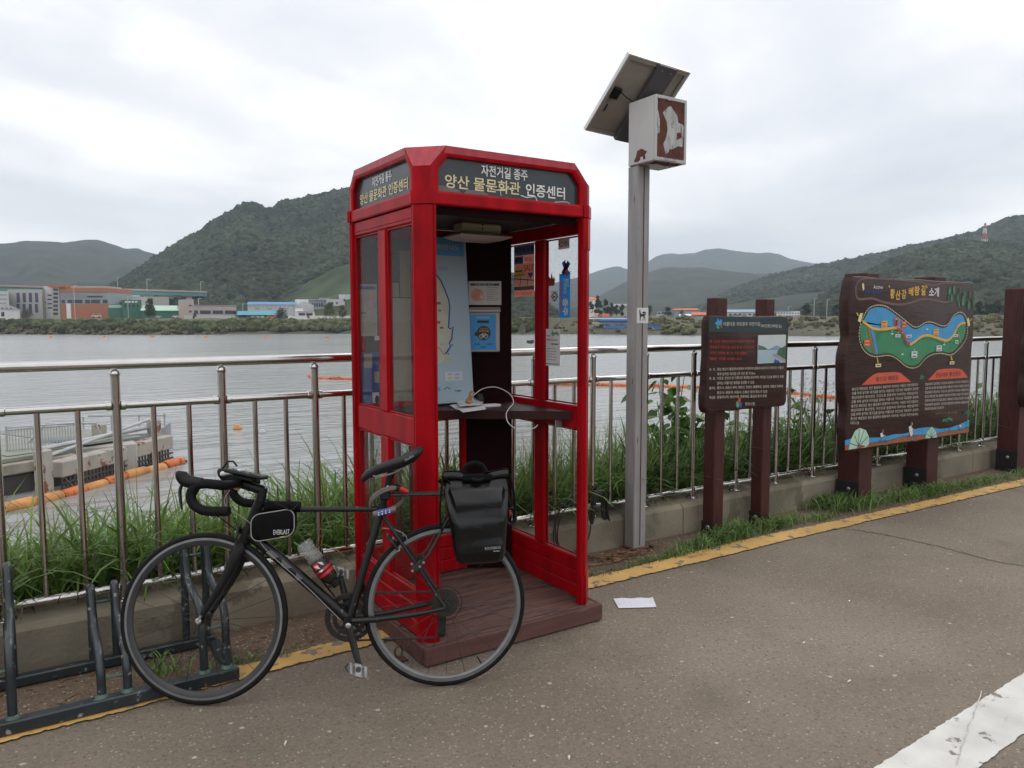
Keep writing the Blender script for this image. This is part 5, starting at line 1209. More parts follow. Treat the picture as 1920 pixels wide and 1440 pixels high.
# ------------------------------------------------------------------ things inside
PAPER = M('paper_white', (.66, .65, .66), rough=.7, var=.05, vs=12); BLUEM = M('print_blue', (.10, .33, .62), rough=.4, var=.05); SKYB = M('print_sky', (.36, .47, .55), rough=.4, var=.05, vs=4)
LAND = M('print_land', (.50, .51, .42), rough=.5, var=.12, vs=12); NAVY = M('print_navy', (.035, .07, .28), rough=.5, var=.05); INK = M('print_ink', (.03, .03, .035), rough=.6, var=0); REDI = M('print_red', (.50, .06, .06), rough=.5, var=.05)
YELI = M('print_yellow', (.62, .52, .10), rough=.5, var=.05); BRNI = M('print_brown', (.22, .13, .06), rough=.5, var=.05); ORI = M('print_orange', (.62, .22, .12), rough=.5, var=.1); GRNI = M('print_green', (.10, .30, .14), rough=.5, var=.05); LILAC = M('print_lilac', (.36, .38, .58), rough=.5, var=.05)
# river route map, leaning on the shelf
yb, yt = 3.60, 3.665; o = V(1.775, yb, SZ + .012); top = V(1.765, yt, 1.945); upz = (top - o) / np.linalg.norm(top - o); nb = np.cross(V(1, 0, 0), upz); nb = nb if nb[1] < 0 else -nb
w_, h_ = .298, float(np.linalg.norm(top - o)); t = thing('route_map_board', o, 'tall pale blue route map board leaning at the back of the booth', 'map board')
T = lambda x, y, z: o + V(1, 0, 0) * x - nb * y + upz * z
MB().box(0, w_, 0, .008, 0, h_, .002, T=T).build('board', SKYB, t)
S_ = Sheet(o, (1, 0, 0), upz, nb, .0008)
S_.rect(.002, w_ - .014, h_ - .098, h_ - .004, BLUEM); S_.text('인증센터안내도', .03, h_ - .068, w=.225, h=.032, mat=PAPER)
pxl = lambda pts: [S_.px(x, y) for x, y in pts]
coast = pxl([(820, 514), (829, 527), (836, 543), (843, 562), (845, 577), (844, 586), (843, 602), (842, 614), (846, 616), (851, 612), (849, 622), (848, 634), (843, 643), (846, 648), (840, 658), (835, 663)])
S_.poly([(.004, coast[0][1] + .03)] + coast + [(.16, coast[-1][1] - .01), (.10, coast[-1][1] - .05), (.004, coast[-1][1] - .04)], LAND, 1); S_.strip(coast, .0085, NAVY, 2)
S_.strip(pxl([(820, 651), (826, 653), (830, 660), (834, 666)]), .004, REDI, 2)
for (x, y, a, b_, mt) in ((833, 503, 22, 7, LILAC), (824, 568, 9, 5, BRNI), (826, 582, 6, 3, BRNI), (823, 604, 9, 5, REDI), (829, 614, 8, 4, BRNI), (830, 645, 9, 3, LILAC), (849, 646, 4, 2.5, BRNI), (841, 663, 4, 2.5, BRNI), (840, 674, 11, 5, YELI), (823, 729, 6, 9, BLUEM)):
    p = S_.px(x, y); w2, h2 = a / 1427 * 3.9, b_ / 1427 * 3.9; S_.rect(p[0] - w2 / 2, p[0] + w2 / 2, p[1] - h2 / 2, p[1] + h2 / 2, mt, 3)
p0, p1 = S_.px(835, 714), S_.px(867, 695); S_.rect(p0[0], p1[0], p0[1], p1[1], M('print_pale', (.52, .58, .62), var=.05), 2)
for k_, (x, y, mt) in enumerate(((840, 701, LILAC), (853, 701, LILAC), (840, 708, YELI), (853, 708, LILAC))): p = S_.px(x, y); S_.rect(p[0], p[0] + .027, p[1] - .006, p[1] + .004, mt, 3)
p = S_.px(833, 730); S_.strip([(p[0] + .036 * q, p[1] + .012 * math.sin(q * 3.14)) for q in np.linspace(0, 1, 8)], .006, GRNI, 3); p = S_.px(853, 731); S_.text('K-water', p[0], p[1] - .008, w=.04, h=.011, mat=INK, layer=3, bold=.01)
S_.mb.build('printed_map', None, t, smooth=0)

# information plaque and stamp box on the diagonal panel
def on_panel(px, py, d=.0):
    return hp(px, py, D0 + dn * d, dn)
def panel_box(px0, px1, py0, py1, d, depth):
    a = on_panel(px0, (py0 + py1) / 2, d) - D0; b_ = on_panel(px1, (py0 + py1) / 2, d) - D0; zt, zb_ = on_panel((px0 + px1) / 2, py0, d)[2], on_panel((px0 + px1) / 2, py1, d)[2]
    return float(a @ dux), float(b_ @ dux), zb_, zt
TP = lambda x, y, z: D0 * V(1, 1, 0) + dux * x + dn * y + V(0, 0, z)
a, b_, z0, z1 = panel_box(878, 940, 527, 572, .006, 0); t = thing('notice_plaque', TP(a, .0, z0), 'pale notice plaque with an orange seal mark above the stamp box', 'plaque')
MB().box(a, b_, .001, .007, z0, z1, .002, T=TP).build('plate', M('plaque_grey', (.50, .49, .47), rough=.4, var=.08, vs=10), t)
S_ = Sheet(TP(a, .007, 0), dux, (0, 0, 1), dn); w_ = b_ - a; hh_ = z1 - z0
S_.rect(w_ * .06, w_ * .94, z1 - hh_ * .19, z1 - hh_ * .10, INK); S_.text('인증수첩 안내', w_ * .2, z1 - hh_ * .175, w=w_ * .55, h=hh_ * .06, mat=PAPER); S_.disc(w_ * .27, z0 + hh_ * .42, w_ * .19, hh_ * .26, M('print_peach', (.62, .28, .20), var=.15, vs=30)); S_.disc(w_ * .40, z0 + hh_ * .32, w_ * .09, hh_ * .12, MATS['print_peach'], 2); S_.disc(w_ * .41, z0 + hh_ * .33, w_ * .06, hh_ * .08, MATS['plaque_grey'], 3)
for i in range(8): S_.rect(w_ * .55, w_ * (.93 - .06 * (i % 3)), z1 - hh_ * (.28 + .075 * i), z1 - hh_ * (.26 + .075 * i), M('print_grey', (.25, .25, .25), var=0))
S_.mb.build('printing', None, t, smooth=0)
a, b_, z0, z1 = panel_box(877, 937, 577, 660, .05, 0); t = thing('stamp_box', TP(a, 0, z0), 'grey framed stamp box with a blue face and a bicycle badge', 'stamp box')
BOXG = M('stamp_box_grey', (.40, .37, .36), rough=.35, var=.08, vs=6)
MB().box(a, b_, .001, .048, z0, z1 - .02, .006, T=TP).build('box', BOXG, t); m = MB(); m.loft([[TP(x, y, z) for x, y in ((a - .004, .001), (b_ + .004, .001), (b_ + .004, d_), (a - .004, d_))] for d_, z in ((.068, z1 - .022), (.066, z1 - .012), (.03, z1 + .004))]); m.build('lid', BOXG, t, smooth=0)
w_ = b_ - a; S_ = Sheet(TP(a, .048, 0), dux, (0, 0, 1), dn); hh_ = z1 - z0; FB = M('stamp_face_blue', (.03, .27, .62), rough=.35, var=.04)
MB().box(a + w_ * .09, b_ - w_ * .12, .0483, .0503, z0 + hh_ * .05, z1 - hh_ * .15, .001, T=TP).build('door', FB, t)
S_.step = .0006; LB = 5
cx_ = w_ * .50; cz = z0 + hh_ * .43
S_.rect(w_ * .30, w_ * .66, z1 - hh_ * .345, z1 - hh_ * .285, INK, LB); S_.text('무인인증센터', w_ * .27, z1 - hh_ * .24, w=w_ * .4, h=hh_ * .04, mat=PAPER, layer=LB); S_.disc(cx_, cz, w_ * .22, hh_ * .165, M('badge_brown', (.055, .04, .022), var=.1), LB); S_.disc(cx_ - w_ * .24, cz - hh_ * .02, w_ * .05, hh_ * .05, MATS['badge_brown'], LB)
S_.text('인증센터', cx_ - w_ * .12, cz + hh_ * .08, w=w_ * .24, h=hh_ * .035, mat=YELI, layer=LB + 1); S_.text('자전거길', cx_ - w_ * .15, cz + hh_ * .025, w=w_ * .30, h=hh_ * .04, mat=PAPER, layer=LB + 1)
for q in (-.075, .075):
    S_.strip([(cx_ + w_ * q + w_ * .055 * math.cos(x), cz - hh_ * .075 + hh_ * .042 * math.sin(x)) for x in np.linspace(0, 6.3, 18)], .0028, PAPER, LB + 1)
bb = (cx_, cz - hh_ * .075)
for pth in ([(-.075, -.075), (-.03, -.02), (.05, -.02), (0, -.08), (-.075, -.075)], [(-.03, -.02), (0, -.08)], [(.05, -.02), (.075, -.075)], [(.04, .005), (.05, -.02)], [(-.045, -.008), (-.015, -.008)]): S_.strip([(cx_ + w_ * x, cz + hh_ * z) for x, z in pth], .0024, PAPER, LB + 1)
for (x0_, z_) in ((.24, .12), (.62, .12), (.43, .055)): S_.rect(w_ * x0_ - w_ * .03, w_ * x0_ + w_ * .14, z0 + hh_ * z_ + .012, z0 + hh_ * z_ + .017, INK, LB)
S_.mb.build('printing', None, t, smooth=0)

# on the shelf
def flat_sheet(name, pts, z, label, cat, mat, curl=.006, lines=0):
    t = thing(name, (pts[0][0], pts[0][1], z), label, cat); m = MB(); n_ = 8
    A, B_, C_, D_ = [V(*p, 0) for p in pts]; vs = []
    for i in range(n_ + 1):
        for j in range(n_ + 1):
            u_, v_ = i / n_, j / n_; p = (A * (1 - u_) + B_ * u_) * (1 - v_) + (D_ * (1 - u_) + C_ * u_) * v_
            vs.append(p + V(0, 0, z + curl * (math.sin(u_ * 3.14 * 1.5 + 1) ** 2 * (v_ * .6 + .4))))
    m.add(vs, [(i * (n_ + 1) + j, (i + 1) * (n_ + 1) + j, (i + 1) * (n_ + 1) + j + 1, i * (n_ + 1) + j + 1) for i in range(n_) for j in range(n_)]); m.build('page', mat, t, smooth=80); return t
q = lambda x, y, z=SZ: tuple(hz(x, y, z)[:2])
flat_sheet('stamp_paper', [q(842, 762), q(868, 775), q(911, 770), q(903, 753)], SZ + .003, 'crumpled white sheets lying on the booth shelf', 'paper', PAPER, .012)
flat_sheet('stamp_paper', [q(854, 757), q(862, 768), q(902, 766), q(896, 752)], SZ + .016, 'upper white sheet under the wooden stamp on the shelf', 'paper', PAPER, .008)
a = hz(918, 763, SZ); t = thing('ink_pad', a, 'flat white ink pad case lying on the booth shelf', 'ink pad'); MB().box(a[0] - .05, a[0] + .055, a[1] - .03, a[1] + .03, SZ + .001, SZ + .014, .003).build('case', PAPER, t)
a = hz(905, 757, SZ); tag(MB().lathe([(.022, 0), (.023, .03), (.017, .035), (.017, .05), (.008, .052)], (a[0], a[1] + .03, SZ + .001), (0, 0, 1), 14).build('ink_bottle', INK), 'small black round pot standing behind the papers on the shelf', 'pot')
a = hz(829, 757, SZ); t = thing('card_box', a, 'small white card box at the left end of the booth shelf', 'box'); MB().box(a[0] - .05, a[0] + .03, a[1] - .03, a[1] + .03, SZ + .001, SZ + .016, .002).build('box', PAPER, t)
WOODS = M('stamp_wood', (.40, .18, .08), rough=.5, var=.2, vs=20); a = hz(878, 764, SZ); c = V(a[0], a[1], SZ + .022); dr = V(.45, .1, .9); dr /= np.linalg.norm(dr)
t = thing('wooden_stamp', (a[0], a[1], SZ + .02), 'orange brown wooden hand stamp lying on the white sheets', 'stamp'); MB().lathe([(.016, 0), (.019, .004), (.019, .018), (.011, .026), (.012, .045), (.016, .056), (.012, .066), (.004, .070)], c, dr, 14).build('handle', WOODS, t)
P = smooth_path([c + dr * .07, hy(886, 742, 3.42), hy(905, 729, 3.40), hy(930, 726, 3.34), hy(955, 738, 3.26), hy(963, 755, 3.22), hy(955, 765, 3.16), hy(949, 778, 3.10), hy(955, 795, 3.06), hy(975, 806, 3.06), hy(1000, 803, 3.07), hy(1008, 797, 3.09)], 8)
MB().tube(P, .0023, 6).build('tether_cable', M('cable_white', (.55, .55, .55), rough=.4, var=0), t)

# papers on the rear glass
def pasted(name, x0, x1, px_mid, y0, y1, yy, label, cat, mat, fn=None, group=None, axis='y', th=.0012):
    """sheet fixed in the plane y=yy"""
    z1_, z0_ = hy(px_mid, y0, yy)[2], hy(px_mid, y1, yy)[2]; t = thing(name, (x0, yy, z0_), label, cat, group); MB().box(x0, x1, yy, yy + th, z0_, z1_).build('sheet', mat, t, smooth=0)
    if fn: S_ = Sheet((x0, yy, z0_), (1, 0, 0), (0, 0, 1), (0, -1, 0)); fn(S_, x1 - x0, z1_ - z0_); S_.mb.build('printing', None, t, smooth=0)
BEIGE = M('sheet_beige', (.36, .31, .26), rough=.7, var=.1, vs=6); BEIGE2 = M('sheet_tan', (.30, .25, .205), rough=.7, var=.12, vs=6); FADE = M('leaflet_faded', (.46, .41, .38), rough=.6, var=.1, vs=14)
def leaflet(S_, w, h):
    S_.rect(w * .07, w * .93, h * .90, h * .96, NAVY); S_.rect(w * .08, w * .92, h * .48, h * .86, M('leaflet_pink', (.48, .36, .36), var=.2, vs=40)); S_.strip([(w * .3, h * .8), (w * .55, h * .65), (w * .8, h * .55)], .003, LILAC, 2)
    S_.rect(w * .08, w * .92, h * .06, h * .42, M('leaflet_tan', (.40, .35, .31), var=.1)); S_.rect(w * .08, w * .4, h * .43, h * .46, BRNI, 2)
yy = 3.7145
pasted('route_leaflet', 1.463, 1.562, 692, 533, 630, yy, 'faded leaflet with navy heading behind the left booth glass', 'leaflet', FADE, leaflet)
pasted('notice_sheet', 1.630, 1.765, 755, 559, 770, yy, 'large beige sheet covering the rear glass of the booth', 'sheet', BEIGE, group='sheets on the rear glass')
pasted('notice_sheet', 1.632, 1.688, 744, 530, 557.5, yy, 'small beige square above the large sheet on rear glass', 'sheet', BEIGE2, group='sheets on the rear glass')
pasted('notice_sheet', 1.694, 1.762, 768, 470, 557.5, yy, 'tall tan strip reaching highest on the rear booth glass', 'sheet', BEIGE2, group='sheets on the rear glass')
pasted('navy_bag', 1.466, 1.570, 692, 660, 766, yy, 'dark navy folder hanging low behind the left booth glass', 'folder', NAVY, lambda S_, w, h: (S_.rect(w * .18, w * .62, h * .72, h * .97, BEIGE), S_.rect(w * .72, w * .98, h * .45, h * .65, BEIGE), S_.rect(w * .6, w * .95, h * .03, h * .28, PAPER), S_.disc(w * .85, h * .15, w * .12, h * .08, INK, 2, 12)))
z = hy(700, 634, yy)[2]; tag(MB().box(1.545, 1.580, yy - .003, yy - .0015, z - .011, z + .011).build('price_tag', PAPER, smooth=0), 'tiny white tag below the faded leaflet', 'tag')

# stickers and posters on the right hand glass
gx = X1 - .004 - .0205; GP = lambda px, py: hx(px, py, gx - .001)
def on_glass(name, quad, label, cat, mat, fn=None):
    """picture rectangle (px0, px1, py0, py1) on the inner face of the right glass"""
    px0, px1, py0, py1 = quad; ya, yb_ = GP(px0, py0)[1], GP(px1, py0)[1]; xm = (px0 + px1) / 2; z1_, z0_ = GP(xm, py0)[2], GP(xm, py1)[2]
    t = thing(name, (gx, ya, z0_), label, cat); w = ya - yb_; h = z1_ - z0_; S_ = Sheet((gx - .0012, ya, z0_), (0, -1, 0), (0, 0, 1), (-1, 0, 0), .0005)
    if mat: MB().box(gx - .0012, gx - .0004, yb_, ya, z0_, z1_).build('sheet', mat, t, smooth=0)
    if fn: fn(S_, w, h); S_.mb.build('printing' if mat else 'sheet', None, t, smooth=0)
    return t
SALEB = M('poster_salmon', (.72, .27, .21), rough=.6, var=.15, vs=12, trans=.55)
def sale(S_, w, h):
    S_.rect(0, w, 0, h, SALEB, .4)
    S_.rect(0, w, h * .80, h * .985, BLUEM if 0 else M('poster_blue', (.08, .20, .48), var=.2, vs=20, trans=.5)); S_.text('자전거 의류', w * .04, h * .84, w=w * .92, h=h * .12, mat=INK, bold=.03)
    S_.rect(0, w * .46, h * .64, h * .785, MATS['poster_blue']); S_.text('백화점', w * .04, h * .66, w=w * .38, h=h * .10, mat=INK, bold=.03); S_.text('폭탄', w * .52, h * .655, w=w * .42, h=h * .10, mat=REDI, bold=.01)
    S_.rect(0, w, h * .40, h * .635, M('poster_pale', (.78, .50, .40), var=.15, vs=20, trans=.5)); S_.text('SALE', w * .5, h * .49, w=w * .47, h=h * .12, mat=REDI, bold=.01); S_.rect(w * .06, w * .42, h * .47, h * .53, YELI, 2); S_.rect(w * .08, w * .40, h * .49, h * .51, INK, 3); S_.rect(0, w * .52, h * .395, h * .45, YELI, 2); S_.text('매장 알뜰전시', w * .03, h * .405, w=w * .45, h=h * .035, mat=INK, bold=.01, layer=3)
    S_.poly([(w * .68, h * .45), (w * .97, h * .45), (w * .82, h * .33)], NAVY, 3); S_.rect(0, w, h * .20, h * .39, M('poster_map', (.78, .62, .56), var=.1, trans=.5), 1)
    for pth in ([(0, h * .36), (w, h * .30)], [(w * .35, h * .38), (w * .30, h * .21)], [(w * .7, h * .37), (w * .66, h * .21)]): S_.strip(pth, .005, INK, 2)
    S_.rect(0, w, h * .125, h * .195, M('poster_grey', (.12, .12, .13), var=.2)); S_.text('055-382-0000', w * .08, h * .035, w=w * .8, h=h * .055, mat=REDI)
on_glass('sale_poster', (964, 1002, 459, 556), 'colourful Korean sale poster filling the inner glass pane', 'poster', None, sale)
on_glass('brand_sticker', (1047, 1068, 446, 467), 'small brown sticker with bold black letters near the pane top', 'sticker', None, lambda S_, w, h: S_.rect(0, w, 0, h, M('sticker_brown', (.42, .30, .24), var=.15, trans=.5), .4).text('KOVEN', w * .06, h * .2, w=w * .88, h=h * .5, mat=INK, bold=.03))
def bluest(S_, w, h):
    S_.poly([(w * .1, 0), (w * .9, 0), (w * .98, h * .05), (w * .98, h * .80), (0, h * .76), (0, h * .05)], M('sticker_blue', (.03, .26, .66), rough=.35, var=.05, trans=.4), 1)
    for r_, mt in ((.5, NAVY), (-.75, M('sticker_navy', (.02, .04, .14), var=.1))):
        c_, s_ = math.cos(r_), math.sin(r_); S_.poly([(w * .58 + (x * c_ - z * s_), h * .85 + (x * s_ + z * c_)) for x, z in ((-h * .05, -h * .13), (h * .05, -h * .13), (h * .05, h * .14), (-h * .05, h * .14))], mt, 2)
    S_.disc(w * .68, h * .80, h * .04, h * .04, REDI, 3)
    S_.text('2017', w * .62, h * .68, w=h * .15, h=w * .22, mat=PAPER, bold=.01, rot=-math.pi / 2); S_.text('전국체전', w * .40, h * .68, w=h * .26, h=w * .26, mat=PAPER, bold=.01, rot=-math.pi / 2); S_.text('충주', w * .32, h * .34, w=h * .30, h=w * .48, mat=PAPER, bold=.03, rot=-math.pi / 2); S_.rect(w * .12, w * .22, h * .12, h * .62, REDI, 2)
on_glass('event_sticker', (1049, 1070, 487, 596), 'tall blue sticker with sideways white writing on the outer pane', 'sticker', None, bluest)
on_glass('flame_sticker', (1028, 1041, 511, 536), 'small dark red flame shaped sticker on the outer pane', 'sticker', None, lambda S_, w, h: S_.poly([(w * .1, 0), (w * .9, 0), (w, h * .45), (w * .82, h * .7), (w * .7, h * .5), (w * .5, h), (w * .35, h * .55), (w * .12, h * .72), (0, h * .4)], M('sticker_red', (.25, .035, .025), var=.3, vs=40), 1))
on_glass('diamond_sticker', (1033, 1047, 545, 567), 'small white sticker bearing a black diamond ring', 'sticker', PAPER, lambda S_, w, h: (S_.poly([(w * .5, h * .95), (w * .98, h * .5), (w * .5, h * .05), (w * .02, h * .5)], INK, 1), S_.poly([(w * .5, h * .80), (w * .84, h * .5), (w * .5, h * .2), (w * .16, h * .5)], PAPER, 2), S_.poly([(w * .25, h * .42), (w * .42, h * .62), (w * .55, h * .5), (w * .75, h * .5), (w * .72, h * .42), (w * .5, h * .40)], INK, 3)))
def note(S_, w, h):
    S_.poly([(w * .5, h * .98), (w * .62, h * .90), (w * .85, h * .94), (w * .95, h * .82), (w * .7, h * .86), (w * .55, h * .80), (w * .45, h * .86)], GRNI, 1); S_.rect(w * .05, w * .4, h * .80, h * .83, MATS['print_grey']); S_.rect(w * .05, w * .4, h * .69, h * .72, REDI); S_.rect(w * .42, w * .85, h * .69, h * .72, MATS['print_grey']); S_.rect(w * .45, w * .9, h * .58, h * .61, INK)
    for i in range(5): S_.rect(w * .12, w * (.75 + .06 * (i % 2)), h * (.46 - i * .075), h * (.475 - i * .075), MATS['print_grey'])
    S_.rect(w * .1, w * .9, h * .04, h * .065, M('print_teal', (.1, .3, .3), var=0))
on_glass('notice', (1021, 1050, 617, 686), 'white notice with a green leaf taped low on the outer pane', 'notice', PAPER, note)
on_glass('oval_sticker', (973, 986, 607, 628), 'pale oval sticker on the inner pane below the sale poster', 'sticker', None, lambda S_, w, h: S_.disc(w / 2, h / 2, w / 2, h / 2, M('oval_pale', (.50, .49, .44), var=.05), 1))
on_glass('torn_sticker', (987, 1002, 636, 645), 'torn grey sticker remnant on the inner pane', 'sticker', None, lambda S_, w, h: S_.poly([(0, h * .2), (w * .6, 0), (w, h * .3), (w * .9, h), (w * .4, h * .7), (w * .1, h * .8)], M('torn_grey', (.26, .24, .23), var=.2), 1))
# rusty chain anchor by the front left foot
c = hz(757, 1240, .01); t = thing('anchor_bracket', c, 'rusty anchor bracket beside the booth platform front left corner', 'bracket'); RU = M('rust_dark', (.09, .045, .03), rough=.85, var=.4, vs=30, bump=.3)
MB().box(c[0] - .03, c[0] + .028, c[1] + .01, c[1] + .07, .001, .007, .002).build('plate', RU, t); MB().tube([c + V(-.01 + .018 * math.cos(a_), .03, .035 + .025 * math.sin(a_)) for a_ in np.linspace(0, 6.283, 14, endpoint=False)], .005, 6, closed=True).build('shackle', RU, t)
# ================================================================== BICYCLE
BA, BBk = V(.544, 3.083, 0), V(1.416, 2.689, 0)
bd = (BBk - BA) / np.linalg.norm(BBk - BA); bnrm = V(-bd[1], bd[0], 0); LEAN = R_(6)
bu_ = V(0, 0, math.cos(LEAN)) + bnrm * math.sin(LEAN); bn = np.cross(bd, bu_)


def bp(s, h, o=0.0): return BA + bd * s + bu_ * h + bn * o


# front assembly is turned slightly away round the steering axis
SA0, SA1 = bp(.156, .638), bp(.219, .784); sax = (SA1 - SA0) / np.linalg.norm(SA1 - SA0); STEER = R_(-10)
def steer(p):
    q = Vector(p - SA0); q.rotate(Matrix.Rotation(STEER, 3, Vector(sax))); return np.array(q) + SA0
def sp_(s, h, o=0.0): return steer(bp(s, h, o))
def svec(v): return steer(SA0 + v) - SA0


BLK = M('frame_black', (.006, .006, .0065), spec=.35, rough=.38, var=.3, vs=20, wear=(.16, .155, .15), wears=38, weart=.665, wr=.6, coat=.15)
CARB = M('fork_carbon', (.004, .004, .0045), spec=.25, rough=.42, var=.2, vs=20); RUB = M('tyre_rubber', (.007, .007, .0075), spec=.2, rough=.7, var=.25, vs=30, bump=.2, bs=300); TAPE = M('bar_tape', (.003, .003, .0035), spec=.2, rough=.62, var=.2, vs=50, bump=.3, bs=200)
RIMG = M('rim_grey', (.20, .205, .21), rough=.38, metal=.6, var=.12, vs=12); RIMD = M('rim_dark', (.045, .045, .048), rough=.35, metal=.4, var=.12, vs=12); ALU = M('brushed_alloy', (.46, .46, .46), rough=.3, metal=.9, var=.1, vs=30); STL = M('dark_steel', (.04, .039, .038), rough=.42, metal=.7, var=.3, vs=60); CHN = M('chain_steel', (.05, .045, .04), rough=.5, metal=.7, var=.4, vs=200)
SADM = M('saddle_black', (.005, .005, .006), spec=.4, rough=.42, var=.15, vs=20); PLS = M('black_plastic', (.004, .004, .0045), spec=.3, rough=.45, var=.1, vs=20); BAGM = M('pannier_black', (.002, .002, .0025), rough=.22, spec=.4, var=.2, vs=8, bump=.22, bs=22); NYL = M('nylon_black', (.003, .003, .004), spec=.15, rough=.75, var=.2, vs=60, bump=.2, bs=300)
bike = thing('road_bicycle', bp(.5, 0), 'black drop bar touring bicycle leaning against the red booth corner', 'bicycle')
WR = .333


def wheel(C, dirv, upv, nv, rim_mat, rim_depth, nm):
    w = MB(); n_ = 72
    P = lambda a, r, o: C + (dirv * math.cos(a) + upv * math.sin(a)) * r + nv * o
    ang = np.linspace(0, 2 * math.pi, n_, endpoint=False)
    def ringsweep(mb, sec):   # sec: (r, o) closed section
        k = len(sec); vs = [P(a, r, o) for a in ang for r, o in sec]
        mb.add(vs, [(i * k + j, i * k + (j + 1) % k, ((i + 1) % n_) * k + (j + 1) % k, ((i + 1) % n_) * k + j) for i in range(n_) for j in range(k)]); return mb
    root = bpy.data.objects.new('wheel', None); COL.objects.link(root); root.parent = bike; root.location = tuple(C - WORLD(bike)); root.empty_display_size = .05
    tr = .0118; rc = WR - tr
    ringsweep(MB(), [(rc + tr * math.cos(x), tr * math.sin(x)) for x in np.linspace(0, 6.283, 12, endpoint=False)]).build('tyre', RUB, root, smooth=60)
    r0 = WR - .0205; ringsweep(MB(), [(r0, -.0098), (r0, .0098), (r0 - .013, .0102), (r0 - rim_depth, .004), (r0 - rim_depth - .002, 0), (r0 - rim_depth, -.004), (r0 - .013, -.0102)]).build('rim', rim_mat, root, smooth=35); ringsweep(MB(), [(r0 + .0008, -.0106), (r0 + .0008, .0106), (r0 - .0085, .0108), (r0 - .0085, -.0108)]).build('brake_track', M('brake_track', (.20, .20, .205), rough=.35, metal=.6, var=.15, vs=30), root, smooth=20)
    hb = MB(); hb.lathe([(.012, -.05), (.012, -.032), (.021, -.031), (.021, -.027), (.011, -.024), (.011, .024), (.021, .027), (.021, .031), (.012, .032), (.010, .05)], C, nv, 14); hb.build('hub', STL, root)
    for i in range(24):
        a = 2 * math.pi * i / 24; sd_ = 1 if i % 2 else -1; b_ = a + (.9 if (i // 2) % 2 else -.9); MB().tube([P(b_, .020, .029 * sd_), P(a, r0 - rim_depth, .001 * sd_)], .00105, 4, cap=False).build('spoke', STL, root)
    a = math.radians(-60); MB().tube([P(a, r0 - rim_depth, 0), P(a, r0 - rim_depth - .035, 0)], .003, 6).build('valve', PLS, root)
    return root, P


wR, PR_ = wheel(bp(.951, .333), bd, bu_, bn, RIMG, .020, 'rear')
fd, fu, fn_ = svec(bd), svec(bu_), svec(bn)
# keep the front hub where it is seen
wF, PF_ = wheel(bp(.001, .333), fd, fu, fn_, RIMD, .028, 'front')
FH = bp(.001, .333)

# frame
def T_(pts, r, nm, mat=BLK, par=bike, n=12, flat=None, cap=True):
    return MB().tube(pts, r, n, flat=flat, cap=cap).build(nm, mat, par)
T_([bp(.1545, .632), bp(.222, .79)], .0225, 'head_tube', CARB, n=16)
T_([bp(.205, .752), bp(.45, .744), bp(.70, .735)], [.014, .0112, .0112], 'top_tube')
T_([bp(.175, .655), bp(.30, .545), bp(.562, .292)], [.022, .0225, .021], 'down_tube', n=16)
T_([bp(.562, .292), bp(.63, .52), bp(.704, .752)], [.018, .0148, .0148], 'seat_tube')
for sd_ in (1, -1):
    T_(smooth_path([bp(.575, .295, .030 * sd_), bp(.70, .300, .040 * sd_), bp(.85, .318, .060 * sd_), bp(.945, .334, .066 * sd_)], 4), [.0125] * 4 + [.0108] * 5 + [.0085] * 4, 'chainstay')
    T_(smooth_path([bp(.694, .720, .016 * sd_), bp(.80, .565, .045 * sd_), bp(.945, .338, .066 * sd_)], 5), .0072, 'seatstay')
    MB().lathe([(.014, -.004), (.014, .004)], bp(.950, .333, .066 * sd_), bn, 12).build('dropout', BLK, bike)
MB().lathe([(.023, -.036), (.023, .036)], bp(.562, .29), bn, 18).build('bottom_bracket', BLK, bike)
MB().lathe([(.019, -.012), (.021, -.010), (.021, .012), (.019, .014)], bp(.700, .742), bp(.704, .752) - bp(.63, .52), 14).build('seat_clamp', PLS, bike)
# fork
cr0 = sp_(.150, .622)
fk = MB(); fk.tube([sp_(.158, .640), sp_(.149, .612)], [.023, .024], 14)
fork = fk.build('fork', CARB, bike)
for sd_ in (1, -1):
    e = FH + fn_ * .052 * sd_; P = smooth_path([sp_(.150, .622, .020 * sd_), sp_(.140, .585, .042 * sd_), sp_(.095, .485, .050 * sd_), e], 5)
    MB().tube(P, np.interp(np.linspace(0, 1, len(P)), [0, .2, .6, 1], [.020, .024, .018, .010]), 12, flat=(fn_, .55)).build('blade', CARB, fork)
    MB().lathe([(.010, -.006), (.012, -.004), (.012, .004), (.008, .007)], e + fn_ * .004 * sd_, fn_, 12).build('dropout', ALU if sd_ > 0 else STL, fork)
q = FH + fn_ * .060; MB().tube([q, q + fu * .022 + fd * .012], [.005, .006], 8).build('quick_release', ALU, bike)
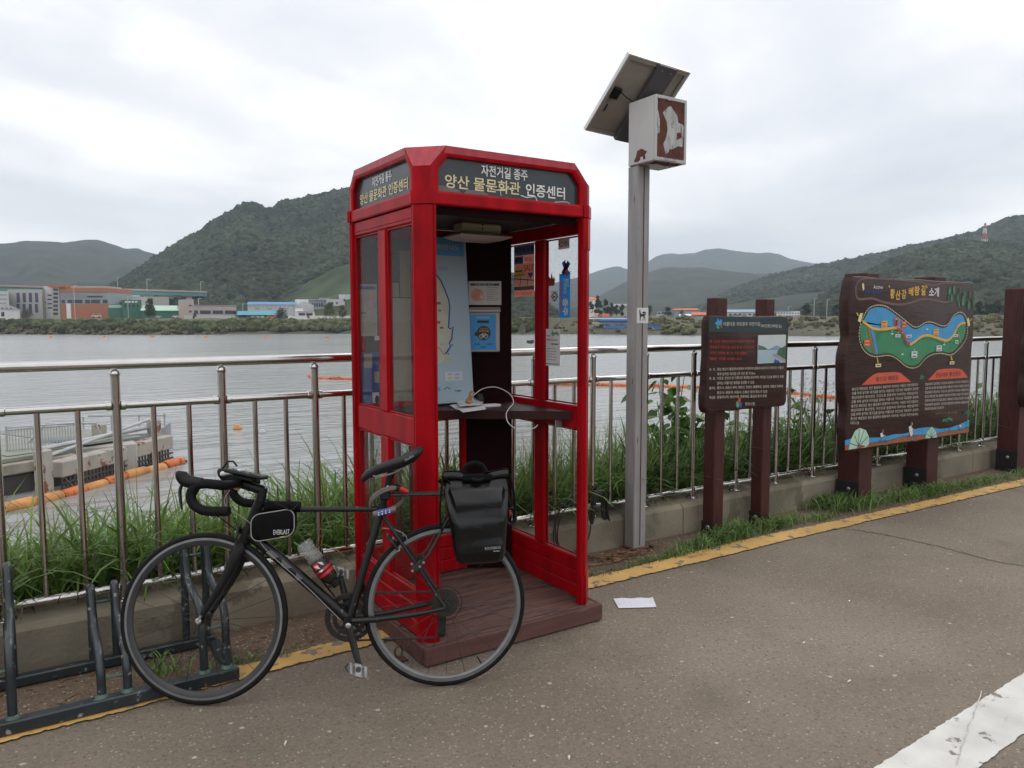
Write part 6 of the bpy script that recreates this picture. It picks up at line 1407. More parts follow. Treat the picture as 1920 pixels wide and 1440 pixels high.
# cockpit
stc = sp_(.226, .822); cl = sp_(.140, .856)
T_([sp_(.2195, .784), sp_(.229, .838)], .0185, 'steerer_spacer', PLS, n=14)
T_([sp_(.229, .828), cl], [.019, .018], 'stem', PLS, n=14)
bar = bpy.data.objects.new('handlebar', None); COL.objects.link(bar); bar.parent = bike; bar.location = tuple(cl - WORLD(bike))
T_([sp_(.140, .856, o) for o in np.linspace(-.19, .19, 9)], [.0125, .0125, .0140, .0158, .0158, .0158, .0140, .0125, .0125], 'bar_top', PLS, bar, 12)
for sd_ in (1, -1):
    k = sd_ * .19
    P = smooth_path([sp_(.140, .856, k * .55), sp_(.139, .857, k * .93), sp_(.118, .862, k * 1.06), sp_(.075, .866, k * 1.08), sp_(.046, .857, k * 1.08), sp_(.030, .832, k * 1.09), sp_(.036, .798, k * 1.10), sp_(.068, .772, k * 1.12), sp_(.110, .764, k * 1.14), sp_(.178, .763, k * 1.16)], 5)
    T_(P, .0185, 'taped_drop', TAPE, bar, 12)
    hd = smooth_path([sp_(.070, .868, k * 1.08), sp_(.035, .872, k * 1.07), sp_(.005, .880, k * 1.05), sp_(-.010, .898, k * 1.04), sp_(-.008, .914, k * 1.04)], 4)
    hood = MB().tube(hd, np.interp(np.linspace(0, 1, len(hd)), [0, .3, .7, .9, 1], [.020, .0245, .0245, .0245, .016]), 12, flat=(fn_, .82)).build('brake_hood', PLS, bar)
    lv = smooth_path([sp_(.000, .880, k * 1.05), sp_(-.014, .845, k * 1.07), sp_(-.010, .805, k * 1.08), sp_(-.004, .772, k * 1.09)], 5)
    MB().tube(lv, np.interp(np.linspace(0, 1, len(lv)), [0, .5, 1], [.009, .010, .006]), 8, flat=(fd, .55)).build('brake_lever', STL, hood)
    T_(smooth_path([sp_(.06, .853, k * 1.06), sp_(.02, .80, k * .7), sp_(.09, .72, k * .3), sp_(.14, .66, .0)], 6), .0025, 'brake_cable', PLS, bike, 6)
T_(smooth_path([sp_(.12, .845, .05), sp_(.10, .78, .06), sp_(.19, .70, .03), bp(.24, .60, .028), bp(.40, .44, .030), bp(.53, .30, .028)], 6), .0018, 'gear_cable', M('cable_grey', (.25, .25, .24), rough=.4, var=0), bike, 6)
T_(smooth_path([bp(.70, .66, .018), bp(.745, .655, .028), bp(.79, .63, .02), bp(.80, .60, .012)], 6), .002, 'rear_brake_cable', MATS['cable_grey'], bike, 6)

# brakes
def caliper(c, d, u, n, nm):
    m = MB(); m.tube([c + n * .030 - u * .055, c + n * .034 - u * .02, c + n * .010 + u * .012, c - n * .012 + u * .02], [.005, .007, .008, .006], 8); m.tube([c - n * .030 - u * .055, c - n * .034 - u * .02, c - n * .010 + u * .012, c + n * .014 + u * .022], [.005, .007, .008, .006], 8)
    o = m.build('brake_caliper', STL, bike)
    for s_ in (1, -1): MB().lathe([(.006, 0), (.008, .002), (.008, .009)], c + n * .012 * s_ - u * .055, n * s_, 8).build('brake_pad', ALU if s_ > 0 else PLS, o)
    MB().lathe([(.006, 0), (.006, .006)], c + d * .01, n, 8).build('pivot', ALU, o)
caliper(PF_(math.radians(68), WR + .026, 0), -fd, fu, fn_, 'front'); caliper(PR_(math.radians(128), WR + .024, 0), bd, bu_ * .8 - bd * .55, bn, 'rear')

# drivetrain on the far side
chz = -.046
def gear(c, r, teeth, th, o, mat, nm, par, rin):
    m = MB(); n_ = teeth * 2; vs = []
    for z_ in (-th / 2, th / 2):
        for i in range(n_):
            a = 2 * math.pi * i / n_; vs.append(c + (bd * math.cos(a) + bu_ * math.sin(a)) * (r + (.0022 if i % 2 else -.0022)) + bn * (o + z_))
        for i in range(n_):
            a = 2 * math.pi * i / n_; vs.append(c + (bd * math.cos(a) + bu_ * math.sin(a)) * rin + bn * (o + z_))
    fs = []
    for i in range(n_):
        j = (i + 1) % n_; fs += [(i, j, n_ + j, n_ + i), (2 * n_ + i, 3 * n_ + i, 3 * n_ + j, 2 * n_ + j), (i, 2 * n_ + i, 2 * n_ + j, j), (n_ + i, n_ + j, 3 * n_ + j, 3 * n_ + i)]
    return m.add(vs, fs).build(nm, mat, par, smooth=20)
BBc, RHc = bp(.562, .29), bp(.951, .333)
cr = gear(BBc, .098, 48, .004, chz, STL, 'chainring', bike, .080); gear(BBc, .070, 34, .004, chz + .008, STL, 'inner_chainring', bike, .052)
for i in range(5):
    a = 2 * math.pi * i / 5 + .3; MB().tube([BBc + bn * chz, BBc + (bd * math.cos(a) + bu_ * math.sin(a)) * .084 + bn * chz], [.011, .006], 8, flat=(bn, .5)).build('spider_arm', STL, cr)
cs = None
for i in range(6):
    g_ = gear(RHc, .022 + .0058 * (6 - i), 16 + 3 * (6 - i), .002, -.022 - .0052 * i, CHN, 'sprocket', wR, .012)
glass_mat('clear_plastic', (.9, .9, .9), .05, (.3, .3, .3)); MB().tube([RHc + bn * -.017 + (bd * math.cos(a) + bu_ * math.sin(a)) * .070 for a in np.linspace(0, 6.283, 40, endpoint=False)], .0016, 5, closed=True).build('spoke_guard', PLS, wR)
def arm(ang, o, sgn):
    e = BBc + (bd * math.cos(ang) + bu_ * math.sin(ang)) * .168
    a0 = BBc + bn * o; a1 = e + bn * (o + .012 * sgn)
    ca = MB().tube([a0, a0 + (a1 - a0) * .15, a0 + (a1 - a0) * .85, a1], [.019, .016, .0125, .014], 12, flat=(bn, .6)).build('crank_arm', STL, bike)
    MB().lathe([(.011, 0), (.011, .004), (.006, .006)], a0 + bn * .010 * sgn, bn * sgn, 14).build('crank_bolt', ALU if sgn > 0 else PLS, ca)
    pc = a1 + bn * .052 * sgn; ax = bn * sgn
    pd_ = bpy.data.objects.new('pedal', None); COL.objects.link(pd_); pd_.parent = bike; pd_.location = tuple(pc - WORLD(bike))
    MB().tube([a1, pc], .0075, 8).build('axle', STL, pd_); PT = lambda x, y, z: pc + bd * (x * .95) - bu_ * (x * .3) + (bn * .45 - bu_ * .80) * y + (bn * .80 + bu_ * .45) * z
    m = MB(); m.box(-.016, .016, -.030, .028, -.008, .008, .004, T=PT); m.build('pedal_body', M('pedal_alloy', (.26, .26, .255), rough=.4, metal=.5, var=.25, vs=40), pd_)
    MB().box(-.036, -.022, -.026, .024, -.004, .009, .003, T=PT).build('cage', MATS['pedal_alloy'], pd_); MB().box(.022, .036, -.026, .024, -.004, .009, .003, T=PT).build('cage', MATS['pedal_alloy'], pd_); [MB().box(-.022, .022, q, q + .012, -.005, .003, .002, T=PT).build('cage_bridge', MATS['pedal_alloy'], pd_) for q in (-.026, .012)]; MB().lathe([(.011, -.0090), (.011, .0095)], PT(0, -.004, 0), (bn * .80 + bu_ * .45), 14).build('bearing', STL, pd_); MB().tube([PT(-.040, -.016, .014), PT(-.052, 0, .022), PT(-.040, .016, .014)], .003, 6).build('clip', STL, pd_)
arm(math.radians(-76), .062, 1); arm(math.radians(104), -.066, -1)
# derailleur and chain
dj0, dj1 = bp(.940, .285, -.045), bp(.938, .200, -.050)
dr = MB().tube([bp(.951, .322, -.058), bp(.945, .30, -.060), dj0], [.010, .012, .012], 8).build('derailleur', STL, bike)
for z_ in (-.008, .008): MB().tube([dj0 + bn * z_, dj1 + bn * z_], [.017, .015], 10, flat=(bn, .12)).build('cage_plate', STL, dr)
gear(dj0 - bp(0, 0, 0) + bp(0, 0, 0) , .017, 11, .005, 0, PLS, 'jockey_wheel', dr, .005); gear(dj1, .017, 11, .005, 0, PLS, 'jockey_wheel', dr, .005)
up = [bp(.562 + .098 * math.cos(a), .29 + .098 * math.sin(a), chz) for a in np.linspace(R_(-80), R_(-265), 16)]
chain = [dj1 + bd * -.017 * .2 - bu_ * .017] + up + [bp(.951 - .012, .333 + .044, -.040)] + [bp(.951 + .044 * math.cos(a), .333 + .044 * math.sin(a), -.040) for a in np.linspace(R_(80), R_(-60), 8)] + [dj0 + bd * .018, dj0 - bu_ * .02 + bd * .004, dj1 - bd * .018 + bu_ * .004]
MB().tube(chain, .0042, 6, closed=True, flat=(bn, .7)).build('chain', CHN, bike)
T_([bp(.62, .43, -.03), bp(.615, .40, -.05), bp(.60, .385, -.052)], .010, 'front_derailleur', STL, bike, 8)

# seat post, saddle, rear light
T_([bp(.700, .738), bp(.728, .852), bp(.742, .892)], [.0136, .0136, .017], 'seat_post', CARB, n=14)
rings = []
ST = [(.618, .856, .010, .014), (.622, .864, .018, .024), (.640, .881, .022, .030), (.680, .901, .025, .034), (.730, .916, .036, .037), (.780, .932, .056, .039), (.825, .953, .072, .037), (.852, .971, .066, .030), (.868, .983, .040, .016)]
for s_, h_, w_, t_ in ST:
    rg_ = []
    for i in range(14):
        a = 2 * math.pi * i / 14; x = math.cos(a) * w_; z_ = math.sin(a); z_ = z_ * (t_ * .45 if z_ > 0 else t_ * (.85 if abs(math.cos(a)) > .35 else .35)); rg_.append(bp(s_ - z_ * .3, h_ + z_, x))
    rings.append(rg_)
sad = MB().loft(rings).build('saddle', SADM, bike, smooth=60)
for sd_ in (1, -1): MB().tube(smooth_path([bp(.655, .880, .012 * sd_), bp(.69, .870, .022 * sd_), bp(.765, .892, .022 * sd_), bp(.835, .944, .034 * sd_)], 5), .0038, 6).build('saddle_rail', ALU, sad)
Sx = Sheet(bp(.815, .945, .070), (bd * .86 + bu_ * .5) , (-bd * .5 + bu_ * .86), bn, .001); Sx.text('Selle', -.022, -.002, w=.040, h=.011, mat=M('print_soft', (.30, .30, .30), var=0)); Sx.mb.build('lettering', None, sad, smooth=0)
Sx = Sheet(bp(.704, .752, .0185), (bp(.728, .852) - bp(.700, .738)) / .117, -(bd), bn, .001)
for i in range(5): Sx.rect(.03 + i * .011, .038 + i * .011, -.004, .004, WHT_L)
Sx.mb.build('post_marking', None, bike, smooth=0)
rl = T_([bp(.722, .830, .0), bp(.745, .826, .018), bp(.772, .818, .020)], [.012, .015, .014], 'light_bracket', PLS); MB().tube([bp(.772, .818, .020), bp(.792, .808, .020), bp(.806, .802, .020)], [.014, .0125, .007], 10).build('red_lens', M('lens_red', (.42, .012, .012), rough=.2, var=0), rl)
# seat post rack with stays
rack = None
for o_ in (.022, -.022): r_ = T_([bp(.715, .794, o_ * .5), bp(.76, .793, o_), bp(1.20, .786, o_)], .0065, 'rack_rail', STL)
MB().box(-.02, .02, -.028, .028, -.018, .018, .004, T=lambda x, y, z: bp(.712, .793) + bd * x + bn * y + bu_ * z).build('rack_clamp', PLS, bike)
for s_ in (.80, .95, 1.10, 1.19): T_([bp(s_, .789, .045), bp(s_, .789, -.045)], .005, 'rack_bar', STL)
for sd_ in (1, -1):
    T_([bp(.845, .512, .058 * sd_), bp(.885, .552, .058 * sd_), bp(.97, .70, .050 * sd_), bp(.985, .786, .045 * sd_)], .0055, 'rack_stay', STL)
    c_ = MB().box(-.028, .022, -.008, .008, -.013, .013, .003, T=lambda x, y, z: bp(.845, .512, .062 * sd_) + (bd * .7 + bu_ * .7) * x + bn * y + (bu_ * .7 - bd * .7) * z).build('stay_clamp', STL, bike)
    for x in (-.008, .014): MB().lathe([(.006, 0), (.0045, .003)], bp(.845 + x * .7 + .008, .512 + x * .7 + .002, .0705 * sd_), bn * sd_, 8).build('screw', ALU, c_)
    for x in (.0,): MB().lathe([(.006, 0), (.0045, .003)], bp(.818, .492, .066 * sd_), bn * sd_, 8).build('screw', ALU, c_)
# bottle cage
cg = MB(); c0_, c1_ = bp(.372, .540), bp(.512, .404); axb = (bp(.545, .395) - bp(.405, .585)) / np.linalg.norm(bp(.545, .395) - bp(.405, .585)); pb = np.cross(axb, bn)
pb = pb if pb @ bu_ > 0 else -pb
for k_ in (.45, .72): cg.tube([bp(.405, .585) + axb * (.235 * k_) + (bn * math.cos(a) + pb * math.sin(a)) * .037 for a in np.linspace(0, 6.283, 20, endpoint=False)], .0028, 6, closed=True)
cg.tube([bp(.405, .585) + axb * .08 - pb * .036, bp(.405, .585) + axb * .22 - pb * .036], .004, 6); cg.build('bottle_cage', PLS, bike)
# marks on the down tube
Sx = Sheet(bp(.30, .545, .0275), (bp(.562, .292) - bp(.30, .545)) / np.linalg.norm(bp(.562, .292) - bp(.30, .545)), np.cross(bn, (bp(.562, .292) - bp(.30, .545)) / np.linalg.norm(bp(.562, .292) - bp(.30, .545))) * -1, bn, .0006)
for pts in ([(-.06, -.010), (-.02, -.010), (-.03, .012), (-.07, .012)], [(-.005, -.012), (.05, -.012), (.03, .010), (.01, .010)], [(.075, -.010), (.11, -.008), (.10, .012), (.085, .012)]): Sx.poly(pts, M('frame_grey_mark', (.11, .11, .115), rough=.35, var=.1), 1)
Sx.mb.build('frame_marking', None, bike, smooth=0)

# ------------------------------------------------------------------ carried on the bicycle
# bottle, upside down in the cage
b0 = bp(.382, .612); t = thing('drink_bottle', b0, 'clear plastic drink bottle with a red label stuck upside down in the cage', 'bottle')
PET = glass_mat('bottle_plastic', (.86, .87, .87), .16, (.62, .62, .62))
MB().lathe([(.010, .006), (.026, 0), (.0325, .006), (.033, .018), (.029, .045), (.031, .075), (.033, .092)], b0, axb, 20, cap=False).build('bottle_body', PET, t)
for k_ in (.022, .034, .056, .066, .078): MB().tube([b0 + axb * k_ + (bn * math.cos(a) + pb * math.sin(a)) * (.0325 if k_ in (.022, .078) else .0305) for a in np.linspace(0, 6.283, 20, endpoint=False)], .0016, 4, closed=True).build('rib', PET, t)
lb = MB().lathe([(.0335, .093), (.0335, .128)], b0, axb, 20, cap=False).build('label_band', M('label_black', (.02, .02, .02), rough=.35, var=0), t); MB().lathe([(.0336, .1285), (.0332, .158)], b0, axb, 20, cap=False).build('label_band', M('label_red', (.55, .02, .03), rough=.3, var=.05), t)
Sx = Sheet(b0 + axb * .10 + bn * .0342, axb, pb, bn, .0006)
for pts in ([(-.005, .004), (.012, .010), (.02, .018), (.006, .020)], [(.002, -.018), (.018, -.010), (.024, -.002), (.004, -.004)], [(.03, -.015), (.038, -.006), (.034, .006), (.028, 0)]): Sx.poly(pts, PAPER, 1)
Sx.poly([(-.006, -.02), (.02, -.02), (.012, 0), (-.004, .004)], MATS['label_red'], .5); Sx.mb.build('label_print', None, lb, smooth=0)
MB().lathe([(.033, .159), (.030, .180), (.016, .205), (.0155, .222), (.014, .224)], b0, axb, 20).build('bottle_neck', M('drink_dark', (.012, .006, .005), rough=.15, var=0), t)

# frame bag under the top tube
c0_ = bp(.272, .693); t = thing('frame_bag', c0_, 'small black frame bag with pale piping and white lettering', 'bag')
def rrect(w, h, r, n=6):
    o = []
    for cx_, cz_, a0 in ((w / 2 - r, h / 2 - r, 0), (-w / 2 + r, h / 2 - r, 90), (-w / 2 + r, -h / 2 + r, 180), (w / 2 - r, -h / 2 + r, 270)):
        for i in range(n): a = R_(a0 + 90 * i / (n - 1)); o.append((cx_ + r * math.cos(a), cz_ + r * math.sin(a)))
    return o
BG = lambda x, z, o: c0_ + bd * x + bu_ * (z + .01 * (x / .08)) + bn * o
sh_ = rrect(.168, .108, .034)
MB().loft([[BG(x * k_, z * k_, o_) for x, z in sh_] for o_, k_ in ((-.040, .90), (-.036, .98), (-.02, 1.02), (.02, 1.02), (.038, .985), (.044, .93), (.048, .5))]).build('bag_body', NYL, t, smooth=50)
MB().tube([BG(x * .985, z * .985, .0405) for x, z in sh_], .0022, 6, closed=True).build('piping', M('piping_grey', (.34, .33, .31), rough=.5, var=0), t)
Sx = Sheet(BG(0, 0, .0490), bd, bu_, bn, .0006); Sx.text('EVERLAST', .004, -.036, w=.062, h=.019, mat=PAPER, bold=.0); Sx.poly([(.026, -.042), (.034, -.045), (.050, -.041), (.036, -.049)], YELI, 1); Sx.mb.build('lettering', None, t, smooth=0)
for x in (-.06, .055): MB().tube([BG(x, .05, .03), BG(x, .072, .022), BG(x, .080, 0), BG(x, .072, -.022), BG(x, .05, -.03)], .006, 6, flat=(bd, 1)).build('strap', NYL, t)
MB().loft([[bp(s_, h_ + .022 * math.sin(a), .024 * math.cos(a)) for a in np.linspace(0, 6.283, 12, endpoint=False)] for s_, h_ in ((.235, .760), (.25, .764), (.32, .760), (.365, .757), (.375, .755))]).build('top_pad', NYL, t, smooth=50)
MB().tube(smooth_path([bp(.225, .775, .02), bp(.27, .785, .03), bp(.31, .768, .045), bp(.345, .752, .048), bp(.372, .775, .035)], 6), .0022, 6).build('charging_cord', PLS, t)
# phone holder on the stem
c0_ = sp_(.165, .893, .01); t = thing('phone_mount', c0_, 'flat black phone case tilted on the handlebar stem', 'phone mount'); a_ = svec(bd * .97 - bu_ * .22); b_ = svec(bd * .22 + bu_ * .97); cB = svec(bn)
PM = lambda x, y, z: c0_ + a_ * x + cB * y + b_ * z
MB().box(-.080, .080, -.042, .042, -.006, .007, .005, T=PM).build('case', PLS, t); MB().box(-.074, .074, -.037, .037, .0072, .0084, .001, T=PM).build('screen', M('screen_dark', (.02, .022, .025), rough=.08, var=0), t); MB().box(-.05, .04, -.02, .02, -.024, -.0065, .004, T=PM).build('holder', PLS, t)
c0_ = sp_(.090, .905, -.05); t = thing('bike_computer', c0_, 'silver topped gadget with black hook clipped ahead of the phone case', 'gadget'); PM = lambda x, y, z: c0_ + svec(bd) * x + cB * y + svec(bu_) * (z + x * .12)
MB().box(-.045, .040, -.03, .03, -.012, .006, .005, T=PM).build('body', M('gadget_silver', (.66, .68, .72), rough=.3, metal=.0, var=.05), t); MB().box(-.03, .035, -.026, .026, -.022, -.0125, .003, T=PM).build('base', PLS, t); MB().tube([PM(-.045, 0, .016), PM(-.025, 0, .044), PM(-.002, 0, .042), PM(.015, 0, .02)], .004, 6).build('hook', PLS, t); MB().box(-.035, -.005, -.025, .015, .0065, .018, .004, T=PM).build('clear_lid', MATS['clear_plastic'], t)
c0_ = sp_(.078, .838, -.12); t = thing('orange_lamp', c0_, 'small amber front lamp hanging under the handlebar', 'lamp'); MB().ball(c0_, .014, 10, (1, 1, .9)).build('lens', M('lens_amber', (.65, .30, .12), rough=.3, var=.1), t); MB().tube([c0_ + V(0, 0, .01), sp_(.135, .85, -.12)], .006, 6).build('clip', PLS, t)
# cable lock round the seat post
t = thing('cable_lock', bp(.70, .745), 'grey coiled cable lock with blue number dials round the seat post', 'lock'); CL = M('lock_sheath', (.13, .115, .105), rough=.45, var=.2, vs=20); cc = bp(.722, .772, .0); e1 = bd * .95 + bu_ * .30; e2 = bn * .55 + bu_ * .80 - bd * .1; e2 /= np.linalg.norm(e2)
m = MB(); m.tube([cc + e1 * .074 * math.cos(a) + e2 * .056 * math.sin(a) + bu_ * .006 * math.sin(a * .5) for a in np.linspace(0, 12.4, 60)], .0068, 8); m.build('cable', CL, t)
bk = cc + e1 * -.012 - e2 * .0 + bn * .052 - bu_ * .040
MB().tube([bk - bd * .045 - bu_ * .006, bk + bd * .045 + bu_ * .012], .0125, 14).build('lock_body', CL, t)
for i in range(4):
    q = bk + bd * (-.024 + .0145 * i) + bu_ * (-.003 + .003 * i); d_ = MB().lathe([(.0138, -.0055), (.0142, 0), (.0138, .0055)], q, bd + bu_ * .2, 16).build('number_dial', M('dial_blue', (.045, .06, .30), rough=.35, var=0), t)
    Sx = Sheet(q + bn * .0145, bd, bu_, bn, .0005); Sx.rect(-.002, .002, .003, .008, PAPER); Sx.rect(-.003, .003, -.006, -.001, PAPER); Sx.mb.build('digit', None, d_, smooth=0)

# pannier
t = thing('pannier_bag', bp(1.09, .55, .05), 'glossy black roll top pannier bag hanging on the rear rack', 'pannier')
n_u, lev = 64, 40; rings = []
for j in range(lev):
    v_ = j / (lev - 1); h_ = .515 + (.862 - .515) * v_
    s0 = np.interp(v_, [0, .03, .12, .5, .85, 1], [1.012, .995, .985, .966, .948, .955]); s1 = np.interp(v_, [0, .03, .12, .5, .85, 1], [1.160, 1.180, 1.187, 1.200, 1.212, 1.208])
    th_ = np.interp(v_, [0, .04, .15, .5, .75, .92, 1], [.060, .100, .118, .118, .098, .055, .035]); o0 = .042; r_ = min(.035, th_ * .45)
    rr_ = rrect(s1 - s0, th_, r_, n_u // 4); ring = []
    for x, z in rr_:
        u_ = x / (s1 - s0); o_ = o0 + th_ / 2 + z; front = max(0, z / th_ + .5)
        f = 0.0
        if front > .6:
            f += .026 * math.exp(-((u_ + .36 - .34 * (1 - v_) + .08) / .035) ** 2) * math.exp(-((v_ - .66) / .22) ** 2)
            f += .024 * math.exp(-((u_ - .36 + .12 * (1 - v_)) / .032) ** 2) * math.exp(-((v_ - .72) / .2) ** 2)
            f -= .022 * math.exp(-((u_ + .44) / .05) ** 2) * math.exp(-((v_ - .78) / .13) ** 2); f -= .022 * math.exp(-((u_ - .44) / .045) ** 2) * math.exp(-((v_ - .8) / .12) ** 2)
            f += .022 * (fbm(np.array([u_ * 3.4 + 5]), np.array([v_ * 4.5]), 4)[0] - .5); f += .016 * math.exp(-((v_ - .86) / .05) ** 2) * (1 - (2 * u_) ** 2 * .6)
        ring.append(bp((s0 + s1) / 2 + x, h_ - .014 * math.sin((u_ + .5) * 3.14) * (v_ > .8) * (v_ - .8) * 5, o_ + f))
    rings.append(ring)
MB().loft(rings).build('bag_body', BAGM, t, smooth=70)
roll = []
for x in np.linspace(0, 1, 14):
    s_ = .950 + .262 * x; q = .006 * math.sin(x * 9); roll.append([bp(s_, .868 + .022 * math.sin(a) + q - .010 * math.sin(x * 3.14), .066 + .026 * math.cos(a)) for a in np.linspace(0, 6.283, 12, endpoint=False)])
MB().loft(roll).build('rolled_top', BAGM, t, smooth=60)
MB().box(-.06, .06, -.0, .006, -.012, .012, .003, T=lambda x, y, z: bp(1.085, .862, .094) + bd * x + bn * y + bu_ * z).build('closing_strap', NYL, t); MB().tube([bp(1.06, .858, .100), bp(1.085, .851, .103), bp(1.11, .858, .100)], .004, 6).build('buckle', PLS, t)
m = MB(); m.tube(smooth_path([bp(1.030, .878, .075), bp(1.036, .902, .075), bp(1.068, .918, .075), bp(1.104, .910, .075), bp(1.122, .880, .075)], 6), .010, 8, flat=(bn, 1.4)); m.build('carry_handle', NYL, t)
for sg_, s_, hh in ((-1, .950, .80), (1, 1.216, .82)):
    m = MB(); P = smooth_path([bp(s_ + .004 * sg_, .868, .07), bp(s_ + .016 * sg_, hh - .02, .09), bp(s_ + .020 * sg_, hh - .09, .085), bp(s_ + .012 * sg_, hh - .15, .08)], 5); m.tube(P, .012, 8, flat=(bd, .35)); m.build('side_strap', NYL, t)
MB().prism([bp(.925, .842, .03), bp(.958, .860, .09), bp(.975, .838, .10), bp(.955, .822, .06)], bu_ * .006).build('folded_flap', BAGM, t)
m = MB(); m.tube([bp(1.226 + .022 * math.cos(a), .690 + .034 * math.sin(a), .03) for a in np.linspace(0, 6.283, 18, endpoint=False)], .006, 8, closed=True); m.tube([bp(1.215, .78, .04), bp(1.228, .73, .03)], .006, 6); m.build('strap_ring', PLS, t)
MB().lathe([(.016, 0), (.014, .008)], bp(1.222, .700, .02), bd, 12).build('reflector', M('reflector_red', (.30, .012, .015), rough=.2, var=0), t)
Sx = Sheet(bp(1.09, .600, .166), bd, bu_, bn, .001); Sx.text('ROCKBROS', .012, -.018, w=.062, h=.0105, mat=M('print_dim', (.36, .36, .36), rough=.5, var=0), slope=0.03); Sx.rect(.045, .070, -.026, -.0235, MATS['print_dim']); Sx.mb.build('lettering', None, t, smooth=0)

# ================================================================== BIKE RACK
RK = M('rack_paint', (.018, .025, .030), rough=.38, var=.25, vs=10, wear=(.24, .25, .25), wears=26, weart=.61, wr=.6, coat=.2); RKG = M('rack_rod', (.06, .11, .09), rough=.45, var=.3, vs=30)
rk = thing('bike_rack', (0, 3.2, 0), 'chipped dark steel bicycle rack with bent hoops standing along the yellow line', 'bike rack')
MB().box(-2.6, .705, 3.196, 3.246, .010, .058, .005).build('base_bar', RK, rk); MB().box(-2.6, .70, 3.610, 3.655, .010, .052, .005).build('base_bar', RK, rk)
MB().box(.662, .708, 3.248, 3.608, .010, .034, .004).build('end_plate', RK, rk)
def hoop(x, high):
    zk = .285 if high else .175; zt_ = .520 if high else .375
    y0, y1, y2 = 3.221, 3.50, 3.632
    P = smooth_path([V(x, y0 + .012, .058), V(x, y0 + .016, zk * .55), V(x, y0 + .022, zk * .9), V(x, y0 + .075, zk + .035), V(x, y0 + .25, zk + .055), V(x, y0 + .325, zk + .085), V(x, y0 + .36, zt_ - .05), V(x, y0 + .375, zt_ - .012), V(x, y0 + .392, zt_), V(x, y2 - .006, zt_ - .014), V(x, y2, zt_ - .06), V(x, y2, zk), V(x, y2, .052)], 5)
    h = MB().tube(P, .0165, 12).build('hoop', RK, rk)
    MB().lathe([(.027, 0), (.024, .007), (.0175, .012)], (x, y0 + .012, .058), (0, 0, 1), 12).build('weld_collar', RKG, h)
    return h
for k_, xc in enumerate((-.893, -.513, -.133, .245, .618)):
    hi = k_ % 2 == 0; hoop(xc - .045, hi); hoop(xc + .045, hi)
    for (y, z) in ((3.240, .235 if hi else .125), (3.632, .44 if hi else .30)): MB().tube([(xc - .030, y, z), (xc + .030, y, z)], .0065, 8).build('cross_rod', RKG, rk)
MB().prism([V(.700, 3.30, .034), V(.700, 3.50, .034), V(.700, 3.42, .20)], V(.006, 0, 0)).build('gusset', RK, rk, smooth=0)

# ================================================================== SOLAR POLE
PG = M('pole_grey', (.27, .262, .262), rough=.6, var=.18, vs=3, stretch=(6, 6, .8), wear=(.13, .055, .035), wears=3.2, weart=.63, wr=.9, bump=.06, bs=40); RUST = M('rust', (.10, .032, .022), rough=.85, var=.4, vs=14, bump=.3, bs=60); BOXP = M('box_paint', (.46, .46, .455), rough=.5, var=.08, vs=4, wear=(.20, .12, .08), wears=7, weart=.70)
pole = thing('solar_pole', (3.35, 3.706, 0), 'weathered grey square steel pole carrying a solar panel and rusty box', 'pole')
m = MB(); px0, px1, py0, py1 = 3.298, 3.402, 3.655, 3.750
m.box(px0, px1, py0, py1, .004, 2.470, .006); m.build('post', PG, pole)
MB().box(px0 + .0485, px0 + .0555, py0 - .003, py0 - .0002, .03, 2.46, .001).build('seam', RUST, pole)
MB().box(px0 - .02, px1 + .02, py0 - .02, py1 - .002, .006, .016, .003).build('base_plate', RUST, pole)
bx0, bx1, by0, by1, bz0, bz1 = 3.290, 3.555, 3.500, 3.740, 2.472, 2.862
cab = MB().box(bx0, bx1, by0 + .006, by1, bz0, bz1, .004).build('control_box', BOXP, pole)
fr = MB()
for q in ((bx0, bx0 + .018, bz0, bz1), (bx1 - .018, bx1, bz0, bz1), (bx0 + .018, bx1 - .018, bz1 - .020, bz1), (bx0 + .018, bx1 - .018, bz0, bz0 + .022)): fr.box(q[0], q[1], by0 - .004, by0 + .0058, q[2], q[3], .002)
fr.build('door_frame', BOXP, cab)
MB().box(bx0 + .019, bx1 - .019, by0 - .001, by0 + .0055, bz0 + .023, bz1 - .021, .001).build('rusty_door', RUST, cab)
Sx = Sheet((bx0, by0 - .001, bz0), (1, 0, 0), (0, 0, 1), (0, -1, 0), .0012); fl = lambda pts: [Sx.px(1080 + x / 5.5375, 80 + y / 5.5375) for x, y in pts]
FLK = M('paint_flake', (.40, .405, .40), rough=.55, var=.3, vs=25, stretch=(1, 1, .4), wear=(.16, .17, .19), wears=30, weart=.60)
Sx.poly(fl([(960, 665), (985, 660), (1010, 700), (1050, 760), (1060, 830), (1095, 850), (1108, 900), (1105, 1085), (1060, 1075), (1035, 1090), (985, 1110), (975, 1095), (955, 1140), (930, 1165), (905, 1050), (935, 980), (950, 900), (940, 820), (900, 725)]), FLK, 1)
Sx.poly(fl([(1045, 935), (1085, 935), (1095, 985), (1060, 1005), (1040, 1010), (1045, 975)]), RUST, 2); Sx.poly(fl([(832, 705), (852, 700), (868, 790), (870, 930), (845, 945), (822, 945), (825, 800)]), FLK, 1); Sx.poly(fl([(860, 1190), (1035, 1215), (1030, 1240), (870, 1215)]), FLK, 6)
for pts in ([(845, 560), (880, 565), (870, 578), (850, 575)], [(915, 570), (1000, 585), (960, 605), (940, 590)], [(1085, 840), (1108, 870), (1106, 1000), (1090, 940)]): Sx.poly(fl(pts), FLK, 6)
Sx.mb.build('peeling_paint', None, cab, smooth=0)
Sx = Sheet((bx0, by0, bz0), (0, 1, 0), (0, 0, 1), (-1, 0, 0), .0012)
